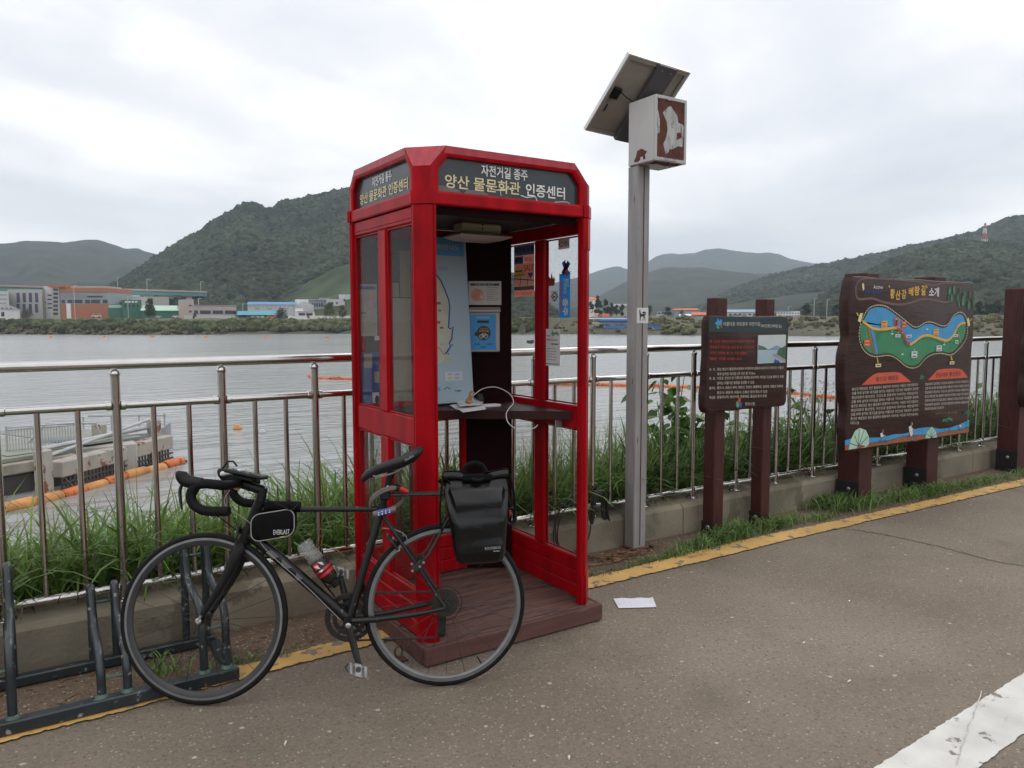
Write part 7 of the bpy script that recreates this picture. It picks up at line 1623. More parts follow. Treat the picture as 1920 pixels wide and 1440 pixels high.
Sx.poly(fl([(600, 1240), (625, 1180), (635, 1125), (680, 1100), (740, 1130), (715, 1165), (725, 1200), (700, 1215), (695, 1180), (665, 1190), (670, 1215), (640, 1240)]), RUST, 1); Sx.mb.build('rust_patch', None, cab, smooth=0)
Sx = Sheet((bx0, by0, bz0 - .0005), (1, 0, 0), (0, 1, 0), (0, 0, -1), .0012); Sx.poly([(.02, .02), (.24, .015), (.25, .06), (.18, .10), (.10, .08), (.05, .11), (.03, .05)], RUST, 1); Sx.mb.build('rust_patch', None, cab, smooth=0)
for (x, z) in ((bx0 + .13, .03), (bx0 + .20, .015)): MB().tube([V(x, by0 + .01, bz0), V(x + .004, by0 + .008, bz0 - z)], [.008, .001], 5).build('paint_curl', RUST, cab)
MB().tube([V(bx0 + .024, by0 - .008, bz0 + .20), V(bx0 + .024, by0 - .008, bz0 + .25)], .005, 6).build('latch', BOXP, cab)
# panel
TL_, TR_, BL_ = V(3.170, 3.600, 3.104), V(3.702, 3.612, 3.084), V(3.176, 4.000, 2.730)
e1 = (TR_ - TL_); e2 = (BL_ - TL_); w1, w2 = np.linalg.norm(e1), np.linalg.norm(e2); e1 /= w1; e2 -= e1 * (e2 @ e1); e2 /= np.linalg.norm(e2); e3 = np.cross(e1, e2); e3 = e3 if e3[2] > 0 else -e3
SP = lambda x, y, z: TL_ + e1 * x + e2 * y + e3 * z
sol = bpy.data.objects.new('solar_panel', None); COL.objects.link(sol); sol.parent = pole; sol.location = tuple(TL_ - WORLD(pole))
ALW = M('panel_frame', (.55, .55, .56), rough=.35, metal=.5, var=.05); BKS = M('panel_backsheet', (.33, .30, .27), rough=.6, var=.12, vs=5)
m = MB()
for q in ((0, w1, 0, .010), (0, w1, w2 - .010, w2), (0, .010, .010, w2 - .010), (w1 - .010, w1, .010, w2 - .010)): m.box(q[0], q[1], q[2], q[3], 0, .026, .001, T=SP)
m.build('frame', ALW, sol, smooth=0); MB().box(.0101, w1 - .0101, .0101, w2 - .0101, .014, .020, T=SP).build('cell_sheet', BKS, sol, smooth=0); MB().box(.011, w1 - .011, .011, w2 - .011, .0202, .0235, T=SP).build('cells', M('solar_cells', (.015, .02, .06), rough=.1, var=.2, vs=8), sol, smooth=0)
m = MB()
for q in ((.011, .03, .011, w2 - .011), (w1 - .03, w1 - .011, .011, w2 - .011), (.0305, w1 - .0305, .011, .03), (.0305, w1 - .0305, w2 - .03, w2 - .011)): m.box(q[0], q[1], q[2], q[3], .001, .004, T=SP)
m.build('frame_lip', BKS, sol, smooth=0)
MB().box(w1 * .46, w1 * .74, -.002, w2 + .004, -.030, -.001, .002, T=SP).build('mounting_channel', M('channel_dark', (.085, .082, .092), rough=.6, var=.15, vs=6), sol)
for x in (.52, .66): MB().lathe([(.006, 0), (.005, .004)], SP(w1 * x, .03, -.031), -e3, 8).build('bolt', ALU, sol)
MB().box(.035, .095, w2 * .40, w2 * .40 + .075, -.012, .0125, .004, T=SP).build('junction_box', PLS, sol); MB().tube(smooth_path([SP(.095, w2 * .44, -.006), SP(.14, w2 * .46, -.03), V(3.33, 3.72, 2.86)], 6), .004, 6).build('lead', PLS, sol); MB().box(.06, .066, w2 * .63, w2 * .72, .008, .0138, T=SP).build('scratch', PLS, sol, smooth=0)
mid = SP(w1 * .6, w2 * .42, -.03); MB().tube([V(mid[0], 3.70, 2.86), V(mid[0], 3.70, mid[2] - .0), mid], .03, 8).build('mounting_stub', MATS['channel_dark'], pole)
# deer sticker on the pole
yy = py0 - .0003; a, b_ = hy(1193.5, 577, yy), hy(1214.5, 606, yy); t = thing('deer_sticker', (a[0], yy, b_[2]), 'white rectangular sticker with a black deer silhouette on the grey pole', 'sticker')
MB().box(a[0], b_[0], yy - .0042, yy - .0032, b_[2], a[2]).build('sheet', PAPER, t, smooth=0); Sx = Sheet((a[0], yy - .0042, b_[2]), (1, 0, 0), (0, 0, 1), (0, -1, 0), .0007); K = lambda pts: [Sx.px(1100 + x / 8, 540 + y / 8) for x, y in pts]
Sx.poly(K([(780, 330), (790, 345), (800, 316), (806, 348), (808, 372), (820, 378), (850, 355), (878, 356), (890, 368), (882, 385), (884, 405), (868, 412), (875, 440), (880, 492), (872, 494), (862, 440), (852, 430), (848, 492), (840, 492), (846, 425), (820, 430), (812, 436), (814, 490), (806, 492), (804, 440), (797, 488), (790, 488), (796, 432), (792, 405), (790, 352)]), INK, 1); Sx.poly(K([(806, 385), (830, 374), (848, 386), (874, 378), (868, 388), (840, 390), (816, 392)]), PAPER, 2)
for i in range(3): Sx.rect(.006 + i * .017, .018 + i * .017, .004, .006, MATS['print_grey'])
Sx.mb.build('deer_print', None, t, smooth=0)
# cable coil on the railing post
t = thing('cable_coil', (3.12, 3.82, .3), 'bundle of black cable hung from a railing post behind the booth', 'cable coil'); CB = M('cable_black', (.012, .012, .013), rough=.5, var=.1)
for i in range(11):
    a0 = rng.uniform(.035, .06); z0 = rng.uniform(.02, .05); c_ = V(3.115 + rng.normal(0, .008), 3.825 + rng.normal(0, .012) - .035, .215); MB().tube([c_ + V(a0 * math.sin(a) * (1 if math.cos(a) > 0 else 1.3), .012 * math.sin(a + i), .17 * math.cos(a) * (1 + .06 * math.sin(i * 2.1)) - .0) for a in np.linspace(0, 6.283, 26, endpoint=False)], .0060, 6, closed=True).build('cable_loop', CB, t)
for i in range(4):
    c_ = V(2.83 + rng.normal(0, .02), 3.80 - .05, .19); MB().tube([c_ + V((.10 + .02 * i) * math.sin(a), .01 * math.sin(a * 2 + i), (.16 + .012 * i) * math.cos(a)) for a in np.linspace(0, 6.283, 28, endpoint=False)], .0045, 6, closed=True).build('cable_loop', CB, t)
MB().tube(smooth_path([(3.11, 3.84, .36), (3.09, 3.83, .40), (3.13, 3.84, .41), (3.12, 3.85, .37)], 5), .006, 6).build('knot', CB, t); MB().tube(smooth_path([(2.9, 3.73, .02), (3.02, 3.62, .010), (3.15, 3.57, .010), (3.3, 3.56, .010), (3.42, 3.60, .012), (3.44, 3.66, .012)], 6), .006, 6).build('trailing_cable', CB, t)

# ================================================================== SIGNBOARDS
WOOD = M('sign_wood', (.036, .015, .0125), spec=.3, rough=.45, var=.32, vs=5, stretch=(1.2, 1.2, 9), bump=.3, bs=10, wear=(.20, .14, .12), wears=20, weart=.72); POSTW = M('post_wood', (.060, .017, .016), spec=.3, rough=.5, var=.25, vs=6, stretch=(8, 8, 1.2), bump=.15, bs=20, wear=(.24, .15, .13), wears=18, weart=.70); SHOE = M('post_shoe', (.012, .013, .014), rough=.45, var=.15)
PCREAM = M('print_cream', (.62, .58, .50), rough=.6, var=.1, vs=30); PRED = M('print_signal_red', (.52, .045, .025), rough=.5, var=.15, vs=20); PTEAL = M('print_dark_teal', (.012, .035, .042), rough=.45, var=.2); PGRN = M('paint_green', (.035, .22, .10), rough=.5, var=.12, vs=12); PBLU = M('paint_blue', (.045, .28, .56), rough=.5, var=.1, vs=12); PYEL = M('paint_yellow', (.70, .40, .06), rough=.5, var=.1); PLEM = M('paint_lemon', (.70, .62, .32), rough=.5, var=.1); PVER = M('paint_vermilion', (.58, .085, .035), rough=.5, var=.1); PRUS = M('paint_rust', (.28, .085, .035), rough=.5, var=.15); PMIN = M('paint_mint', (.42, .62, .48), rough=.5, var=.1); PLEF = M('paint_leaf', (.02, .12, .055), rough=.5, var=.3, vs=40); GROOVE = M('carved_groove', (.15, .075, .065), rough=.5, var=.2)


def board(par, x0, x1, z0, z1, yf, th, seed, wob=.012, lip=.02):
    """thick plank board with hand-cut wavy sides"""
    L_, R__ = [], []
    n_ = 34
    for i in range(n_):
        z = z0 + (z1 - z0) * i / (n_ - 1); k_ = (i / (n_ - 1)); q = min(k_, 1 - k_) * n_ / 2; rd = lip * max(0, 1 - q) ** 2
        L_.append((x0 + rd + wob * (2 * fbm(np.array([z * 5 + seed]), np.array([1.3]), 2)[0] - 1) * 1.6, z)); R__.append((x1 - rd + wob * (2 * fbm(np.array([z * 5 + seed]), np.array([7.7]), 2)[0] - 1) * .6, z))
    m_ = 26; Tt = [(x0 + (x1 - x0) * i / m_, z1 + .010 * (fbm(np.array([i * .35 + seed]), np.array([3.]), 2)[0] - .5)) for i in range(1, m_)]; Bt = [(x0 + (x1 - x0) * i / m_, z0 + .010 * (fbm(np.array([i * .35 + seed]), np.array([5.]), 2)[0] - .5)) for i in range(1, m_)]
    lp = L_ + Tt + R__[::-1] + Bt[::-1]; cx_, cz_ = (x0 + x1) / 2, (z0 + z1) / 2
    inset = lambda d: [(x + (d if x < cx_ else -d) * min(1, abs(x - cx_) / (x1 - x0) * 6), z + (d if z < cz_ else -d) * min(1, abs(z - cz_) / (z1 - z0) * 6)) for x, z in lp]
    rings = [[V(x, yf + th, z) for x, z in inset(.008)], [V(x, yf + th - .008, z) for x, z in lp], [V(x, yf + .012, z) for x, z in lp], [V(x, yf + .004, z) for x, z in inset(.004)], [V(x, yf, z) for x, z in inset(.012)]]
    return MB().loft(rings).build('board', WOOD, par, smooth=40)


def sign_post(par, x0, x1, y0, y1, zt, shoe):
    m = MB().box(x0, x1, y0, y1, .004, zt, .006); p = m.build('post', POSTW, par)
    m = MB(); g_ = .004; m.box(x0 - g_, x0 - .0005, y0 - g_, y1 + g_, .006, shoe, .001); o = m.build('metal_shoe', SHOE, p); MB().box(x0, x1 * .5 + x0 * .5, y1 + .0005, y1 + g_, .006, shoe, .001).build('metal_shoe', SHOE, p)
    for z_ in ([shoe * .62] if shoe < .2 else [shoe * .68]): MB().lathe([(.017, 0), (.014, .006), (.006, .010)], (x0 - g_, y0 * .55 + y1 * .45, z_), (-1, 0, 0), 10).build('bolt', ALU, p)


# first board
s1 = thing('information_board', (4.2, 3.56, 0), 'smaller brown wooden signboard with red and white Korean text and a river photo', 'signboard')
sign_post(s1, 3.966, 4.066, 3.588, 3.690, 1.652, .10); sign_post(s1, 4.466, 4.562, 3.590, 3.690, 1.650, .10)
yf = 3.518; A = hy(1329, 588, yf); Bq = hy(1480, 594, yf); C_ = hy(1318, 770, yf); b1 = board(s1, A[0] - .012, Bq[0], .885, 1.527, yf, .068, 2.0)
Sx = Sheet((A[0], yf, .885), (1, 0, 0), (0, 0, 1), (0, -1, 0), .0008); C1 = lambda x, y: Sx.px(1290 + x / 5.536, 540 + y / 5.536)
P1 = lambda pts: [C1(*q) for q in pts]
Sq = Sheet(Sx.o, Sx.ux, Sx.uz, Sx.n, .0008); Sq.poly(P1([(220, 292), (1025, 312), (1022, 455), (215, 458)]), PTEAL, 1); Sq.mb.build('heading_panel', None, s1, smooth=0); Se = Sheet(Sx.o, Sx.ux, Sx.uz, Sx.n, .0008); Se.poly(P1([(275, 365), (300, 345), (305, 305), (325, 345), (340, 318), (355, 345), (345, 385), (300, 390)]), PBLU, 2); Se.poly(P1([(285, 400), (315, 392), (325, 402), (318, 428), (300, 412)]), GRNI, 2); Se.poly(P1([(335, 385), (356, 378), (350, 410), (338, 415)]), PRED, 2); Se.mb.build('emblem', None, s1, smooth=0)
Sred, Shd = Sheet(Sx.o, Sx.ux, Sx.uz, Sx.n, .0008), Sheet(Sx.o, Sx.ux, Sx.uz, Sx.n, .0008)
def tl(body, xl, yl, xr, hpx, mat, yr=None, layer=2, bold=0.0):
    a, b_ = C1(xl, yl + hpx), C1(xr, (yl if yr is None else yr) + hpx); h_ = C1(xl, yl)[1] - a[1]; (Sred if mat is PRED else Shd if yl < 400 else Sx).text(body, a[0], a[1], w=b_[0] - a[0], h=h_, mat=mat, layer=layer, slope=(b_[1] - a[1]) / (b_[0] - a[0]), bold=bold)
tl('아름다운 국토종주 자전거길', 365, 352, 745, 42, PCREAM, 352); tl('20선(황산베랑길)', 752, 372, 970, 40, PCREAM, 380)
for i, (s_, xr) in enumerate((('본 구간은 행정안전부가 선정한 아름다운', 690), ('국토종주 자전거길 20선 중 한 구간입니다', 685), ('자전거 여행을 즐기는 모든 분들의', 610), ('많은 이용 바랍니다', 555))): tl(s_, 225, 538 + i * 60, xr, 30, PRED, 540 + i * 60)
for h_, b_, y, xr in (('위  치 :', '경남 양산시 물금취수장에서 시작되어 원동취수장까지 이어지는 낙동강', 832, 990), ('', '위에 설치된 데크길 2개 구간 등 약 2km', 882, 695), ('특  징 :', '낙동강, 천성산 등 아름다운 풍경을 감상하며, 데크길 구간을 통해 강 위를', 926, 990), ('', '달리는 아름다운 풍경을 감상할 수 있음', 976, 685), ('볼거리 :', '통도사, 내원사 계곡, 대운산, 천성산, 홍룡폭포, 임경대, 오봉산 전망대,', 1025, 985), ('', '통도사, 원동역, 내원사, 오봉산 등의 명소가 있음', 1076, 820), ('특산물 :', '원동미나리, 양산사과, 원동매실, 물금감 등이 유명', 1122, 812)):
    if h_: tl(h_, 220, y, 288, 30, PCREAM, y - 2)
    tl(b_, 300, y - 4, xr, 31, PCREAM, y - 4 - (xr - 300) * .028)
Se = Sheet(Sx.o, Sx.ux, Sx.uz, Sx.n, .0008); Se.disc(*C1(532, 1168), .014, .018, PRED, 2); Se.disc(*C1(515, 1205), .018, .024, GRNI, 2); Se.disc(*C1(545, 1215), .014, .020, NAVY, 3); Se.mb.build('emblem', None, s1, smooth=0); tl('양산시청', 592, 1185, 690, 34, PCREAM)
[q.mb.build('lettering', None, s1, smooth=0) for q in (Sx, Sred, Shd)]
a, b_ = hy(1290 + 722 / 5.536, 540 + 490 / 5.536, yf), hy(1290 + 1000 / 5.536, 540 + 772 / 5.536, yf); ph = MB().box(a[0], b_[0], yf - .008, yf - .0005, b_[2], a[2], .001).build('photo_panel', M('photo_sky', (.52, .58, .60), rough=.4, var=.05), s1, smooth=0)
Sy = Sheet((a[0], yf - .008, b_[2]), (1, 0, 0), (0, 0, 1), (0, -1, 0), .0006); w_, h_ = b_[0] - a[0], a[2] - b_[2]
Sy.rect(.0, w_, 0, h_ * .45, M('photo_water', (.36, .48, .54), rough=.4, var=.08), 1); Sy.poly([(w_ * .3, h_ * .46), (w_ * .5, h_ * .55), (w_ * .65, h_ * .63), (w_ * .82, h_ * .56), (w_ * .95, h_ * .46)], M('photo_blue_hill', (.20, .32, .45), var=.1), 2); Sy.poly([(0, h_ * .48), (w_ * .36, h_ * .48), (w_ * .2, h_ * .6), (.0, h_ * .66)], M('photo_green_hill', (.10, .16, .14), var=.1), 2); Sy.poly([(w_ * .66, h_ * .3), (w_, h_ * .08), (w_, h_ * .62), (w_ * .9, h_ * .56), (w_ * .74, h_ * .5)], M('photo_foliage', (.05, .12, .06), var=.4, vs=60), 3); Sy.poly([(w_ * .5, h_ * .32), (w_ * .62, h_ * .22), (w_, h_ * .02), (w_, h_ * .10), (w_ * .66, h_ * .32)], M('photo_grey', (.32, .32, .33), var=.1), 4); Sy.poly([(w_ * .56, 0), (w_ * .60, h_ * .14), (w_ * .78, h_ * .06), (w_ * .78, 0)], NAVY, 4)
Sy.mb.build('photo_print', None, ph, smooth=0)

# second board: painted river map
s2 = thing('river_map_board', (6.2, 3.5, 0), 'large brown wooden signboard with a painted blue and green river map', 'signboard')
sign_post(s2, 5.585, 5.765, 3.545, 3.735, 1.868, .20); sign_post(s2, 6.585, 6.765, 3.545, 3.735, 1.868, .20)
yf = 3.452; A = hy(1594, 517, yf); Bq = hy(1828, 533, yf); z1_ = 1.826; z0_ = .490; b2 = board(s2, A[0] - .0, Bq[0], z0_, z1_, yf, .085, 9.0, .042)
Sx = Sheet((A[0], yf, z0_), (1, 0, 0), (0, 0, 1), (0, -1, 0), .0009); C2 = lambda x, y: Sx.px(1560 + x / 6.4, 490 + y / 6.4); P2 = lambda pts: [C2(*q) for q in pts]; C3 = lambda x, y: Sx.px(1560 + x / 4.8, 660 + y / 4.8); P3 = lambda pts: [C3(*q) for q in pts]
sm = lambda pts, k=4: [tuple(q) for q in smooth_path(pts, k)]
dense = lambda pts, step: (lambda P, d: [tuple(np.array([np.interp(t_, d, P[:, i]) for i in (0, 1)])) for t_ in np.arange(0, d[-1], step)])(np.array(pts), np.r_[0, np.cumsum(np.linalg.norm(np.diff(np.array(pts), axis=0), axis=1))])
upper = [(352, 718), (372, 670), (400, 615), (445, 560), (510, 532), (570, 528), (640, 542), (700, 578), (780, 638), (850, 692), (910, 742), (965, 782), (1010, 790), (1060, 766), (1110, 736), (1170, 728), (1230, 745), (1290, 770), (1340, 775), (1385, 750), (1420, 690), (1460, 640), (1510, 614), (1555, 620), (1590, 660), (1608, 720), (1612, 800)]
lower = [(1608, 880), (1585, 950), (1540, 1015), (1490, 1070), (1440, 1112), (1390, 1122), (1330, 1106), (1270, 1104), (1200, 1114), (1130, 1150), (1080, 1202), (1030, 1255), (970, 1276), (900, 1266), (840, 1226), (790, 1182), (730, 1142), (660, 1126), (590, 1134), (520, 1142), (450, 1124), (400, 1088), (358, 1035), (332, 960), (322, 880), (328, 800)]
rim = P2(upper + lower + [upper[0]]); rim_s = sm(rim, 4); cen_ = C2(960, 880)
grow = lambda pts, k_: [(x + (cen_[0] - x) * k_, z + (cen_[1] - z) * k_) for x, z in pts]
Sx.poly(rim_s[:-1], INK, 1); ins = P2([(x + (12 if x < 500 else -12 if x > 1500 else 0), y + (26 if i < len(upper) else -26)) for i, (x, y) in enumerate(upper + lower)]); Sx.poly(sm(ins + [ins[0]], 4)[:-1], PGRN, 2)
road = [(362, 718), (420, 762), (480, 800), (540, 815), (640, 812), (720, 800), (782, 800), (830, 830), (860, 890), (885, 960), (930, 995), (980, 970), (1050, 915), (1110, 890), (1180, 895), (1260, 920), (1340, 945), (1390, 945), (1440, 900), (1480, 830), (1520, 765), (1560, 742), (1596, 742)]
Sx.poly(sm(P2([(x + (14 if x < 420 else -8 if x > 1560 else 0), y + 24) for x, y in upper[:-1]]), 3) + sm(P2(road[::-1]), 3), PBLU, 3)
Sx.strip(sm(P2(road), 5), .020, PYEL, 5); Sx.strip(sm(P2([(770, 803), (830, 830), (860, 890), (885, 960), (930, 995)]), 5), .021, PRED, 6); Sx.strip(sm(P2([(540, 950), (545, 880), (600, 850), (720, 832), (800, 850), (850, 960), (900, 1020), (960, 1005), (1080, 930), (1200, 935), (1340, 985), (1420, 960)]), 4), .006, PLEF, 4)
Sx.strip(P2([(470, 815), (498, 920), (535, 1112)]), .034, PBLU, 4); Sx.strip(P2([(425, 785), (460, 920), (502, 1112)]), .014, PVER, 5); Sx.strip(P2([(1495, 800), (1520, 890), (1540, 980)]), .010, M('paint_ochre', (.40, .28, .06), var=.1), 5)
dash = dense(grow(rim_s, -.008), .0235)
for i in range(len(dash) - 1):
    a, b_ = np.array(dash[i]), np.array(dash[i + 1]); Sx.strip([tuple(a), tuple(a + (b_ - a) * .5), tuple(a + (b_ - a) * .58)], .0085, PLEM, 7)
def chip(x0, x1, y0, y1, mat, n_=2, ink=INK, layer=8):
    a, b_ = C2(x0, y1), C2(x1, y0); Sx.rect(a[0], b_[0], a[1], b_[1], mat, layer); hh_ = b_[1] - a[1]
    for i in range(n_): Sx.rect(a[0] + (b_[0] - a[0]) * .18, b_[0] - (b_[0] - a[0]) * .18, a[1] + hh_ * (i + .30) / n_, a[1] + hh_ * (i + .62) / n_, ink, layer + 1)
for q in ((580, 655, 712, 797, PYEL, 2, PVER), (372, 452, 935, 1020, PVER, 2, PYEL), (822, 885, 716, 797, PRED, 2, PYEL), (1205, 1272, 812, 888, PYEL, 2, PVER), (750, 812, 875, 912, PAPER, 1), (880, 945, 880, 915, PAPER, 1), (942, 1014, 1078, 1158, PAPER, 2), (1243, 1308, 1008, 1080, PAPER, 2), (1445, 1503, 876, 908, PAPER, 1), (1467, 1508, 944, 988, PMIN, 1), (512, 578, 1226, 1270, PLEM, 1), (1402, 1458, 1198, 1238, PLEM, 1)): chip(*q)
for (x, y) in ((710, 870), (835, 1115), (1335, 1000), (1130, 815)): a = C2(x, y); Sx.rect(a[0] - .018, a[0] + .018, a[1] - .006, a[1] + .006, PMIN, 8)
for (x, y) in ((783, 855), (835, 855), (710, 835), (980, 1058), (1340, 978), (1472, 855)): a = C2(x, y); Sx.disc(a[0], a[1], .006, .006, PAPER, 8, 8)
for pts in ([(298, 715), (328, 622), (362, 622), (332, 735)], [(1608, 690), (1632, 676), (1648, 770), (1626, 780)]): Sx.poly(P2(pts), PLEM, 8)
for pts in ([(278, 615), (300, 620), (312, 655), (302, 658)], [(1640, 715), (1668, 680), (1672, 690), (1648, 722)], [(525, 1160), (538, 1160), (545, 1200), (552, 1200), (540, 1222), (528, 1200), (535, 1200)], [(1415, 1135), (1425, 1135), (1432, 1172), (1440, 1170), (1432, 1190), (1418, 1174)]): Sx.poly(P2(pts), PYEL, 8)
Sx.poly(P2([(735, 690), (765, 665), (795, 690), (790, 770), (765, 785), (740, 770)]), PVER, 8); Sx.disc(*C2(762, 735), .014, .026, INK, 9); Sx.disc(*C2(762, 700), .010, .010, PAPER, 9)
# heading
def t2(body, xl, yt, xr, yb_, mat, bold=0.0, layer=3, C=C2, yr=None):
    a, b_ = C(xl, yb_), C(xr, yb_ if yr is None else yr); h_ = C(xl, yt)[1] - a[1]; Sx.text(body, a[0], a[1], w=b_[0] - a[0], h=h_, mat=mat, bold=bold, layer=layer, slope=(b_[1] - a[1]) / (b_[0] - a[0]))
for ch_, xl, xr, yt, yb_ in (("황", 692, 748, 330, 448), ("산", 758, 815, 345, 462), ("강", 830, 885, 335, 455), ("베", 915, 970, 312, 415), ("랑", 985, 1045, 295, 410), ("길", 1062, 1115, 285, 408)):
    t2(ch_, xl, yt, xr, yb_, PYEL, .03)
Sx.strip(P2([(678, 290), (688, 312)]), .012, PYEL, 3); Sx.strip(P2([(1130, 292), (1138, 318)]), .012, PYEL, 3); t2('소개', 1158, 312, 1278, 425, PAPER, .03)
t2('Active', 492, 285, 605, 330, PAPER); t2('yangsan', 385, 345, 600, 402, M('paint_navy', (.02, .06, .22), var=.1)); Sx.poly(P2([(358, 265), (378, 262), (385, 330), (372, 355), (360, 310)]), PLEM, 3)
gv = sm(P2([(285, 300), (330, 225), (450, 205), (700, 215), (900, 235), (1050, 250), (1200, 290), (1330, 262), (1500, 262)]), 4); Sx.strip(gv, .014, GROOVE, 2); Sx.strip(sm(P2([(285, 300), (288, 400), (330, 455), (480, 445), (620, 490), (800, 518), (950, 495), (1080, 455), (1200, 462), (1330, 490), (1420, 480)]), 4), .018, GROOVE, 2)
for (x, y, r_, a_) in ((1408, 355, 50, -.2), (1462, 345, 52, .1), (1530, 358, 38, -.4), (1590, 395, 42, .6), (1650, 398, 46, -.2), (1432, 445, 46, .1), (1502, 440, 50, .15), (1572, 475, 70, -.1), (1690, 490, 48, .4), (1640, 525, 56, 0), (1395, 445, 34, .2), (1520, 515, 36, .1)):
    c_ = C2(x, y); k_ = r_ / 6.4 / 1427 * 6.6; lp = []
    for i in range(12):
        b_ = 6.283 * i / 12; px_, pz_ = math.cos(b_) * k_ * .55, math.sin(b_) * k_; lp.append((c_[0] + px_ * math.cos(a_) - pz_ * math.sin(a_), c_[1] + px_ * math.sin(a_) + pz_ * math.cos(a_)))
    Sx.poly(lp, M('paint_leaf_bright', (.035, .19, .085), rough=.5, var=.3, vs=30) if (x + y) % 2 else PLEF, 3)
# lower half
Sx.poly(sm(P3([(265, 298), (330, 235), (390, 195), (450, 186), (590, 182), (640, 210), (710, 268)]), 3), PVER, 2); Sx.poly(sm(P3([(862, 252), (920, 192), (970, 156), (1140, 150), (1190, 185), (1222, 230)]), 3), PVER, 2); t2('황산강 베랑길', 390, 225, 592, 268, INK, .01, 3, C3, 250); t2('영남대로 황산잔도', 930, 188, 1160, 232, INK, .01, 3, C3, 212); Sx.poly(P3([(785, 245), (800, 195), (815, 215), (830, 215), (825, 245)]), PLEF, 2)
LA, LB_, LC = '황산강 베랑길은 양산 물금에서 원동까지 이어지는 낙동강 자전거길이다', '강물 위에 설치된 데크길을 달리는 아름다운 구간으로 국토종주 길이며', '영남대로의 황산잔도 구간으로 원동까지 이어지는 벼랑길이다'
left = [LA, LB_, LC, LB_, LA, LC, LB_, LA, '이어지고 있음']
for i, s_ in enumerate(left):
    y = 322 + i * 38; t2(s_, 178 - i * 2, y, 772 if i < 8 else 240, y + 27, PCREAM, 0, 3, C3, (y + 27 - 45) if i < 8 else y + 25)
right = [LC, LB_, LC, LA, LB_, LC, LB_]
for i, s_ in enumerate(right):
    y = 278 + i * 37; t2(s_, 836 - i, y, 1226 if i < 6 else 1000, y + 24, PCREAM, 0, 3, C3, y + 24 - (26 if i < 6 else 12))
t2('양산시 물금읍', 930, 545, 1125, 562, M('paint_amber', (.35, .14, .02), var=.1), 0, 3, C3, 548)
Sx.poly(sm(P3([(115, 795), (240, 762), (330, 770), (440, 766), (560, 740), (660, 732), (760, 690), (880, 676), (960, 690), (1060, 680), (1140, 652), (1232, 612)]), 3) + P3([(1232, 676), (1140, 700), (1040, 712), (940, 735), (800, 748), (640, 760), (500, 800), (300, 828), (115, 838)]), PBLU, 2); Sx.poly(P3([(115, 838), (300, 824), (500, 796), (640, 757), (800, 745), (940, 732), (1040, 710), (1140, 698), (1232, 672), (1228, 722), (115, 886)]), PRUS, 2)
Sx.poly(P3([(145, 878), (165, 790), (205, 708), (245, 682), (300, 702), (328, 760), (330, 825), (302, 858), (225, 866)]), PMIN, 4); Sx.poly(P3([(835, 778), (850, 722), (895, 670), (934, 722), (940, 767)]), PMIN, 4)
for x, y in ((160, 820), (198, 748), (240, 685), (285, 700), (318, 760)): Sx.strip(P3([(235, 850), ((235 + x) / 2, (850 + y) / 2), (x, y)]), .006, INK, 5)
for x, y in ((850, 735), (872, 700), (896, 675), (918, 708), (934, 740)): Sx.strip(P3([(890, 772), ((890 + x) / 2, (772 + y) / 2), (x, y)]), .005, INK, 5)
Sx.poly(P3([(215, 868), (255, 862), (300, 850), (265, 835), (232, 842)]), PRUS, 6)
for cx_, cy_, k_, pm in ((445, 770, 1.0, PBLU), (705, 720, 1.25, PCREAM), (1150, 680, .6, PBLU)):   # painted riders
    ring = lambda x, y, r_: Sx.strip([C3(cx_ + k_ * (x + r_ * math.cos(a)), cy_ + k_ * (y + r_ * math.sin(a))) for a in np.linspace(0, 6.283, 16)], .0035, MATS['print_grey'], 6)
    ring(-26, 40, 24); ring(32, 40, 24); Sx.strip(P3([(cx_ - 24 * k_, cy_ + 38 * k_), (cx_ + 5 * k_, cy_ + 12 * k_), (cx_ + 32 * k_, cy_ + 38 * k_)]), .004, INK, 6)
    Sx.poly(P3([(cx_ - 16 * k_, cy_ - 40 * k_), (cx_ + 2 * k_, cy_ - 46 * k_), (cx_ + 14 * k_, cy_ - 10 * k_), (cx_ - 14 * k_, cy_ - 2 * k_)]), PAPER, 7); Sx.poly(P3([(cx_ - 16 * k_, cy_ - 6 * k_), (cx_ + 10 * k_, cy_ - 8 * k_), (cx_ + 14 * k_, cy_ + 14 * k_), (cx_ - 2 * k_, cy_ + 34 * k_), (cx_ - 8 * k_, cy_ + 10 * k_)]), pm, 7); Sx.strip(P3([(cx_ + 2 * k_, cy_ - 34 * k_), (cx_ + 18 * k_, cy_ - 20 * k_), (cx_ + 28 * k_, cy_ - 14 * k_)]), .006, M('paint_skin', (.50, .36, .26), var=.05), 8); a = C3(cx_ + 4 * k_, cy_ - 58 * k_); Sx.disc(a[0], a[1], .011 * k_, .013 * k_, MATS['paint_skin'], 8, 10); a = C3(cx_ - 2 * k_, cy_ - 60 * k_); Sx.disc(a[0], a[1], .012 * k_, .013 * k_, INK, 9, 10)
for x, y, hgt in ((1050, 640, 72), (1205, 585, 110), (1010, 650, 60)):
    Sx.strip(P3([(x, y - 30), (x + 2, y + hgt * .5), (x, y + hgt)]), .005, INK, 6)
    for a_ in (-2.6, -2.0, -1.4, -.8, -.3, .2, 2.9): Sx.poly(P3([(x, y - 30), (x + 20 * math.cos(a_ - .25), y - 30 + 18 * math.sin(a_ - .25)), (x + 36 * math.cos(a_), y - 28 + 30 * math.sin(a_)), (x + 20 * math.cos(a_ + .25), y - 30 + 18 * math.sin(a_ + .25))]), PGRN if x != 1205 else PLEF, 7)
Sx.mb.build('painted_map', None, s2, smooth=0)

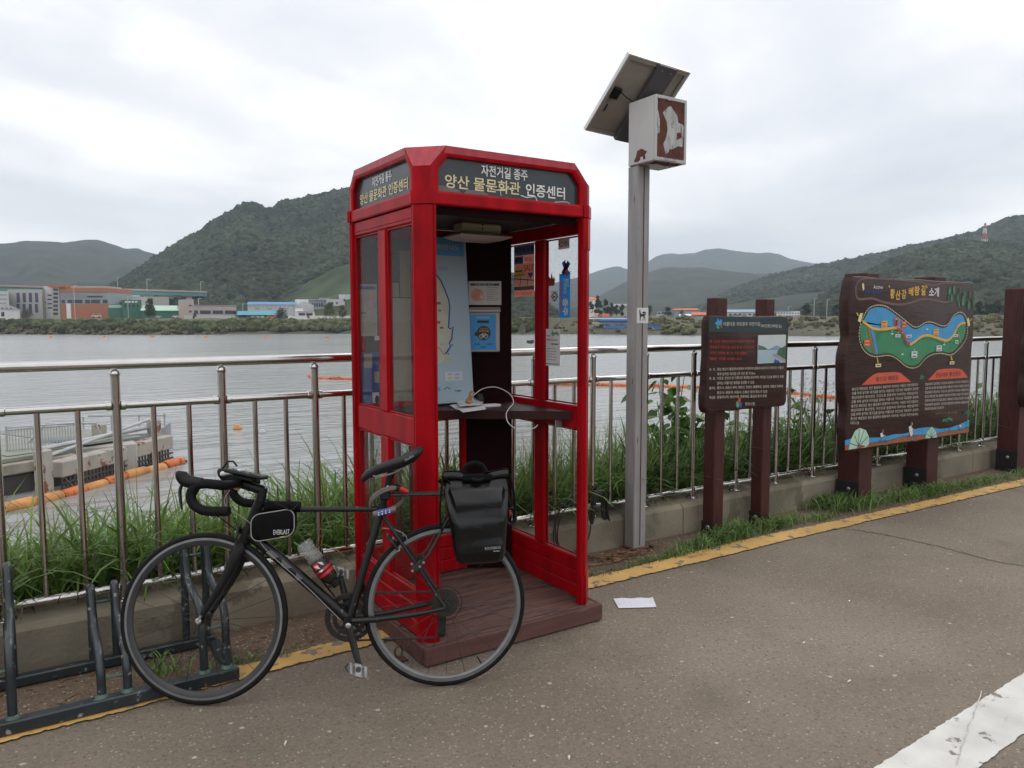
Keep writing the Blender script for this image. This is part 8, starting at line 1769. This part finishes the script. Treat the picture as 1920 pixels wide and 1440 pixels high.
# third board, cut by the picture edge
s3 = thing('signboard_cropped', (8.2, 3.5, 0), 'brown wooden signboard cut off by the right picture edge', 'signboard'); s3.name = 'text_signboard'
sign_post(s3, 8.12, 8.30, 3.50, 3.69, 1.80, .22); sign_post(s3, 9.10, 9.28, 3.50, 3.69, 1.80, .22); yf = 3.41; board(s3, 8.04, 9.49, .66, 1.75, yf, .08, 15.0, .02)
Sx = Sheet((8.04, yf, .66), (1, 0, 0), (0, 0, 1), (0, -1, 0), .0009); Sq = Sheet(Sx.o, Sx.ux, Sx.uz, Sx.n, .0009); Sq.rect(.16, 1.3, .80, .99, PTEAL, 1); Sq.mb.build('heading_panel', None, s3, smooth=0)
for i in range(9): Sx.text(right[i % 6], .12, .12 + .065 * i, w=1.2, h=.036, mat=PCREAM)
Sx.mb.build('lettering', None, s3, smooth=0)

# ================================================================== SMALL THINGS ON THE GROUND
c4 = [hz(*q, 0) for q in ((1150, 1124), (1224, 1123), (1231, 1140), (1160, 1142))]
t = thing('paper_sheet', c4[0], 'white printed sheet of paper lying flat on the asphalt', 'paper'); m = MB(); n_ = 10; vs = []
for i in range(n_ + 1):
    for j in range(n_ + 1):
        u_, v_ = i / n_, j / n_; p = (c4[3] * (1 - u_) + c4[2] * u_) * (1 - v_) + (c4[0] * (1 - u_) + c4[1] * u_) * v_; vs.append(p + V(0, 0, .005 + .004 * (math.sin(u_ * 7) * math.sin(v_ * 5)) ** 2 + .010 * max(0, u_ - .9) * 4 * v_))
m.add(vs, [(i * (n_ + 1) + j, (i + 1) * (n_ + 1) + j, (i + 1) * (n_ + 1) + j + 1, i * (n_ + 1) + j + 1) for i in range(n_) for j in range(n_)]); m.build('page', M('wet_paper', (.66, .67, .74), rough=.6, var=.06, vs=30, wear=(.45, .46, .55), wears=30, weart=.62), t, smooth=80)
BUT = M('litter_white', (.62, .60, .56), rough=.7, var=.1)
for (x, y, lb, L_, an) in ((535, 1393, 'white cigarette end on the asphalt nearest the front wheel', .022, 1.1), (1067, 1420, 'white scrap of litter at the bottom edge of the asphalt', .016, .9), (1592, 1277, 'white cigarette end midway along the asphalt towards the white line', .022, .1), (1592, 1127, 'pale scrap on the asphalt below the map board', .018, .3), (1507, 1205, 'pale cigarette end lying near the middle of the asphalt', .018, .2), (1404, 1317, 'small white chip near the white line', .010, .4)):
    c_ = hz(x, y, .004); d_ = V(math.cos(an), math.sin(an), 0) * L_ / 2; tag(MB().tube([c_ - d_, c_ + d_], .0038, 8).build('cigarette_end', BUT), lb, 'litter', 'litter on the asphalt')
m = MB()
for i in range(420):
    x, y = rng.uniform(-.5, 7), rng.uniform(.9, 3.15)
    s_ = rng.uniform(.0015, .0045); c_ = V(x, y, s_ * .4); m.add([c_ + ICO[j] * s_ * V(1, 1, .6) * (1 + rng.normal(0, .2)) for j in range(12)], [tuple(f) for f in ICF])
m.build('loose_grit', M('grit', (.30, .27, .24), rough=.9, island=.6), kind='stuff', smooth=0)
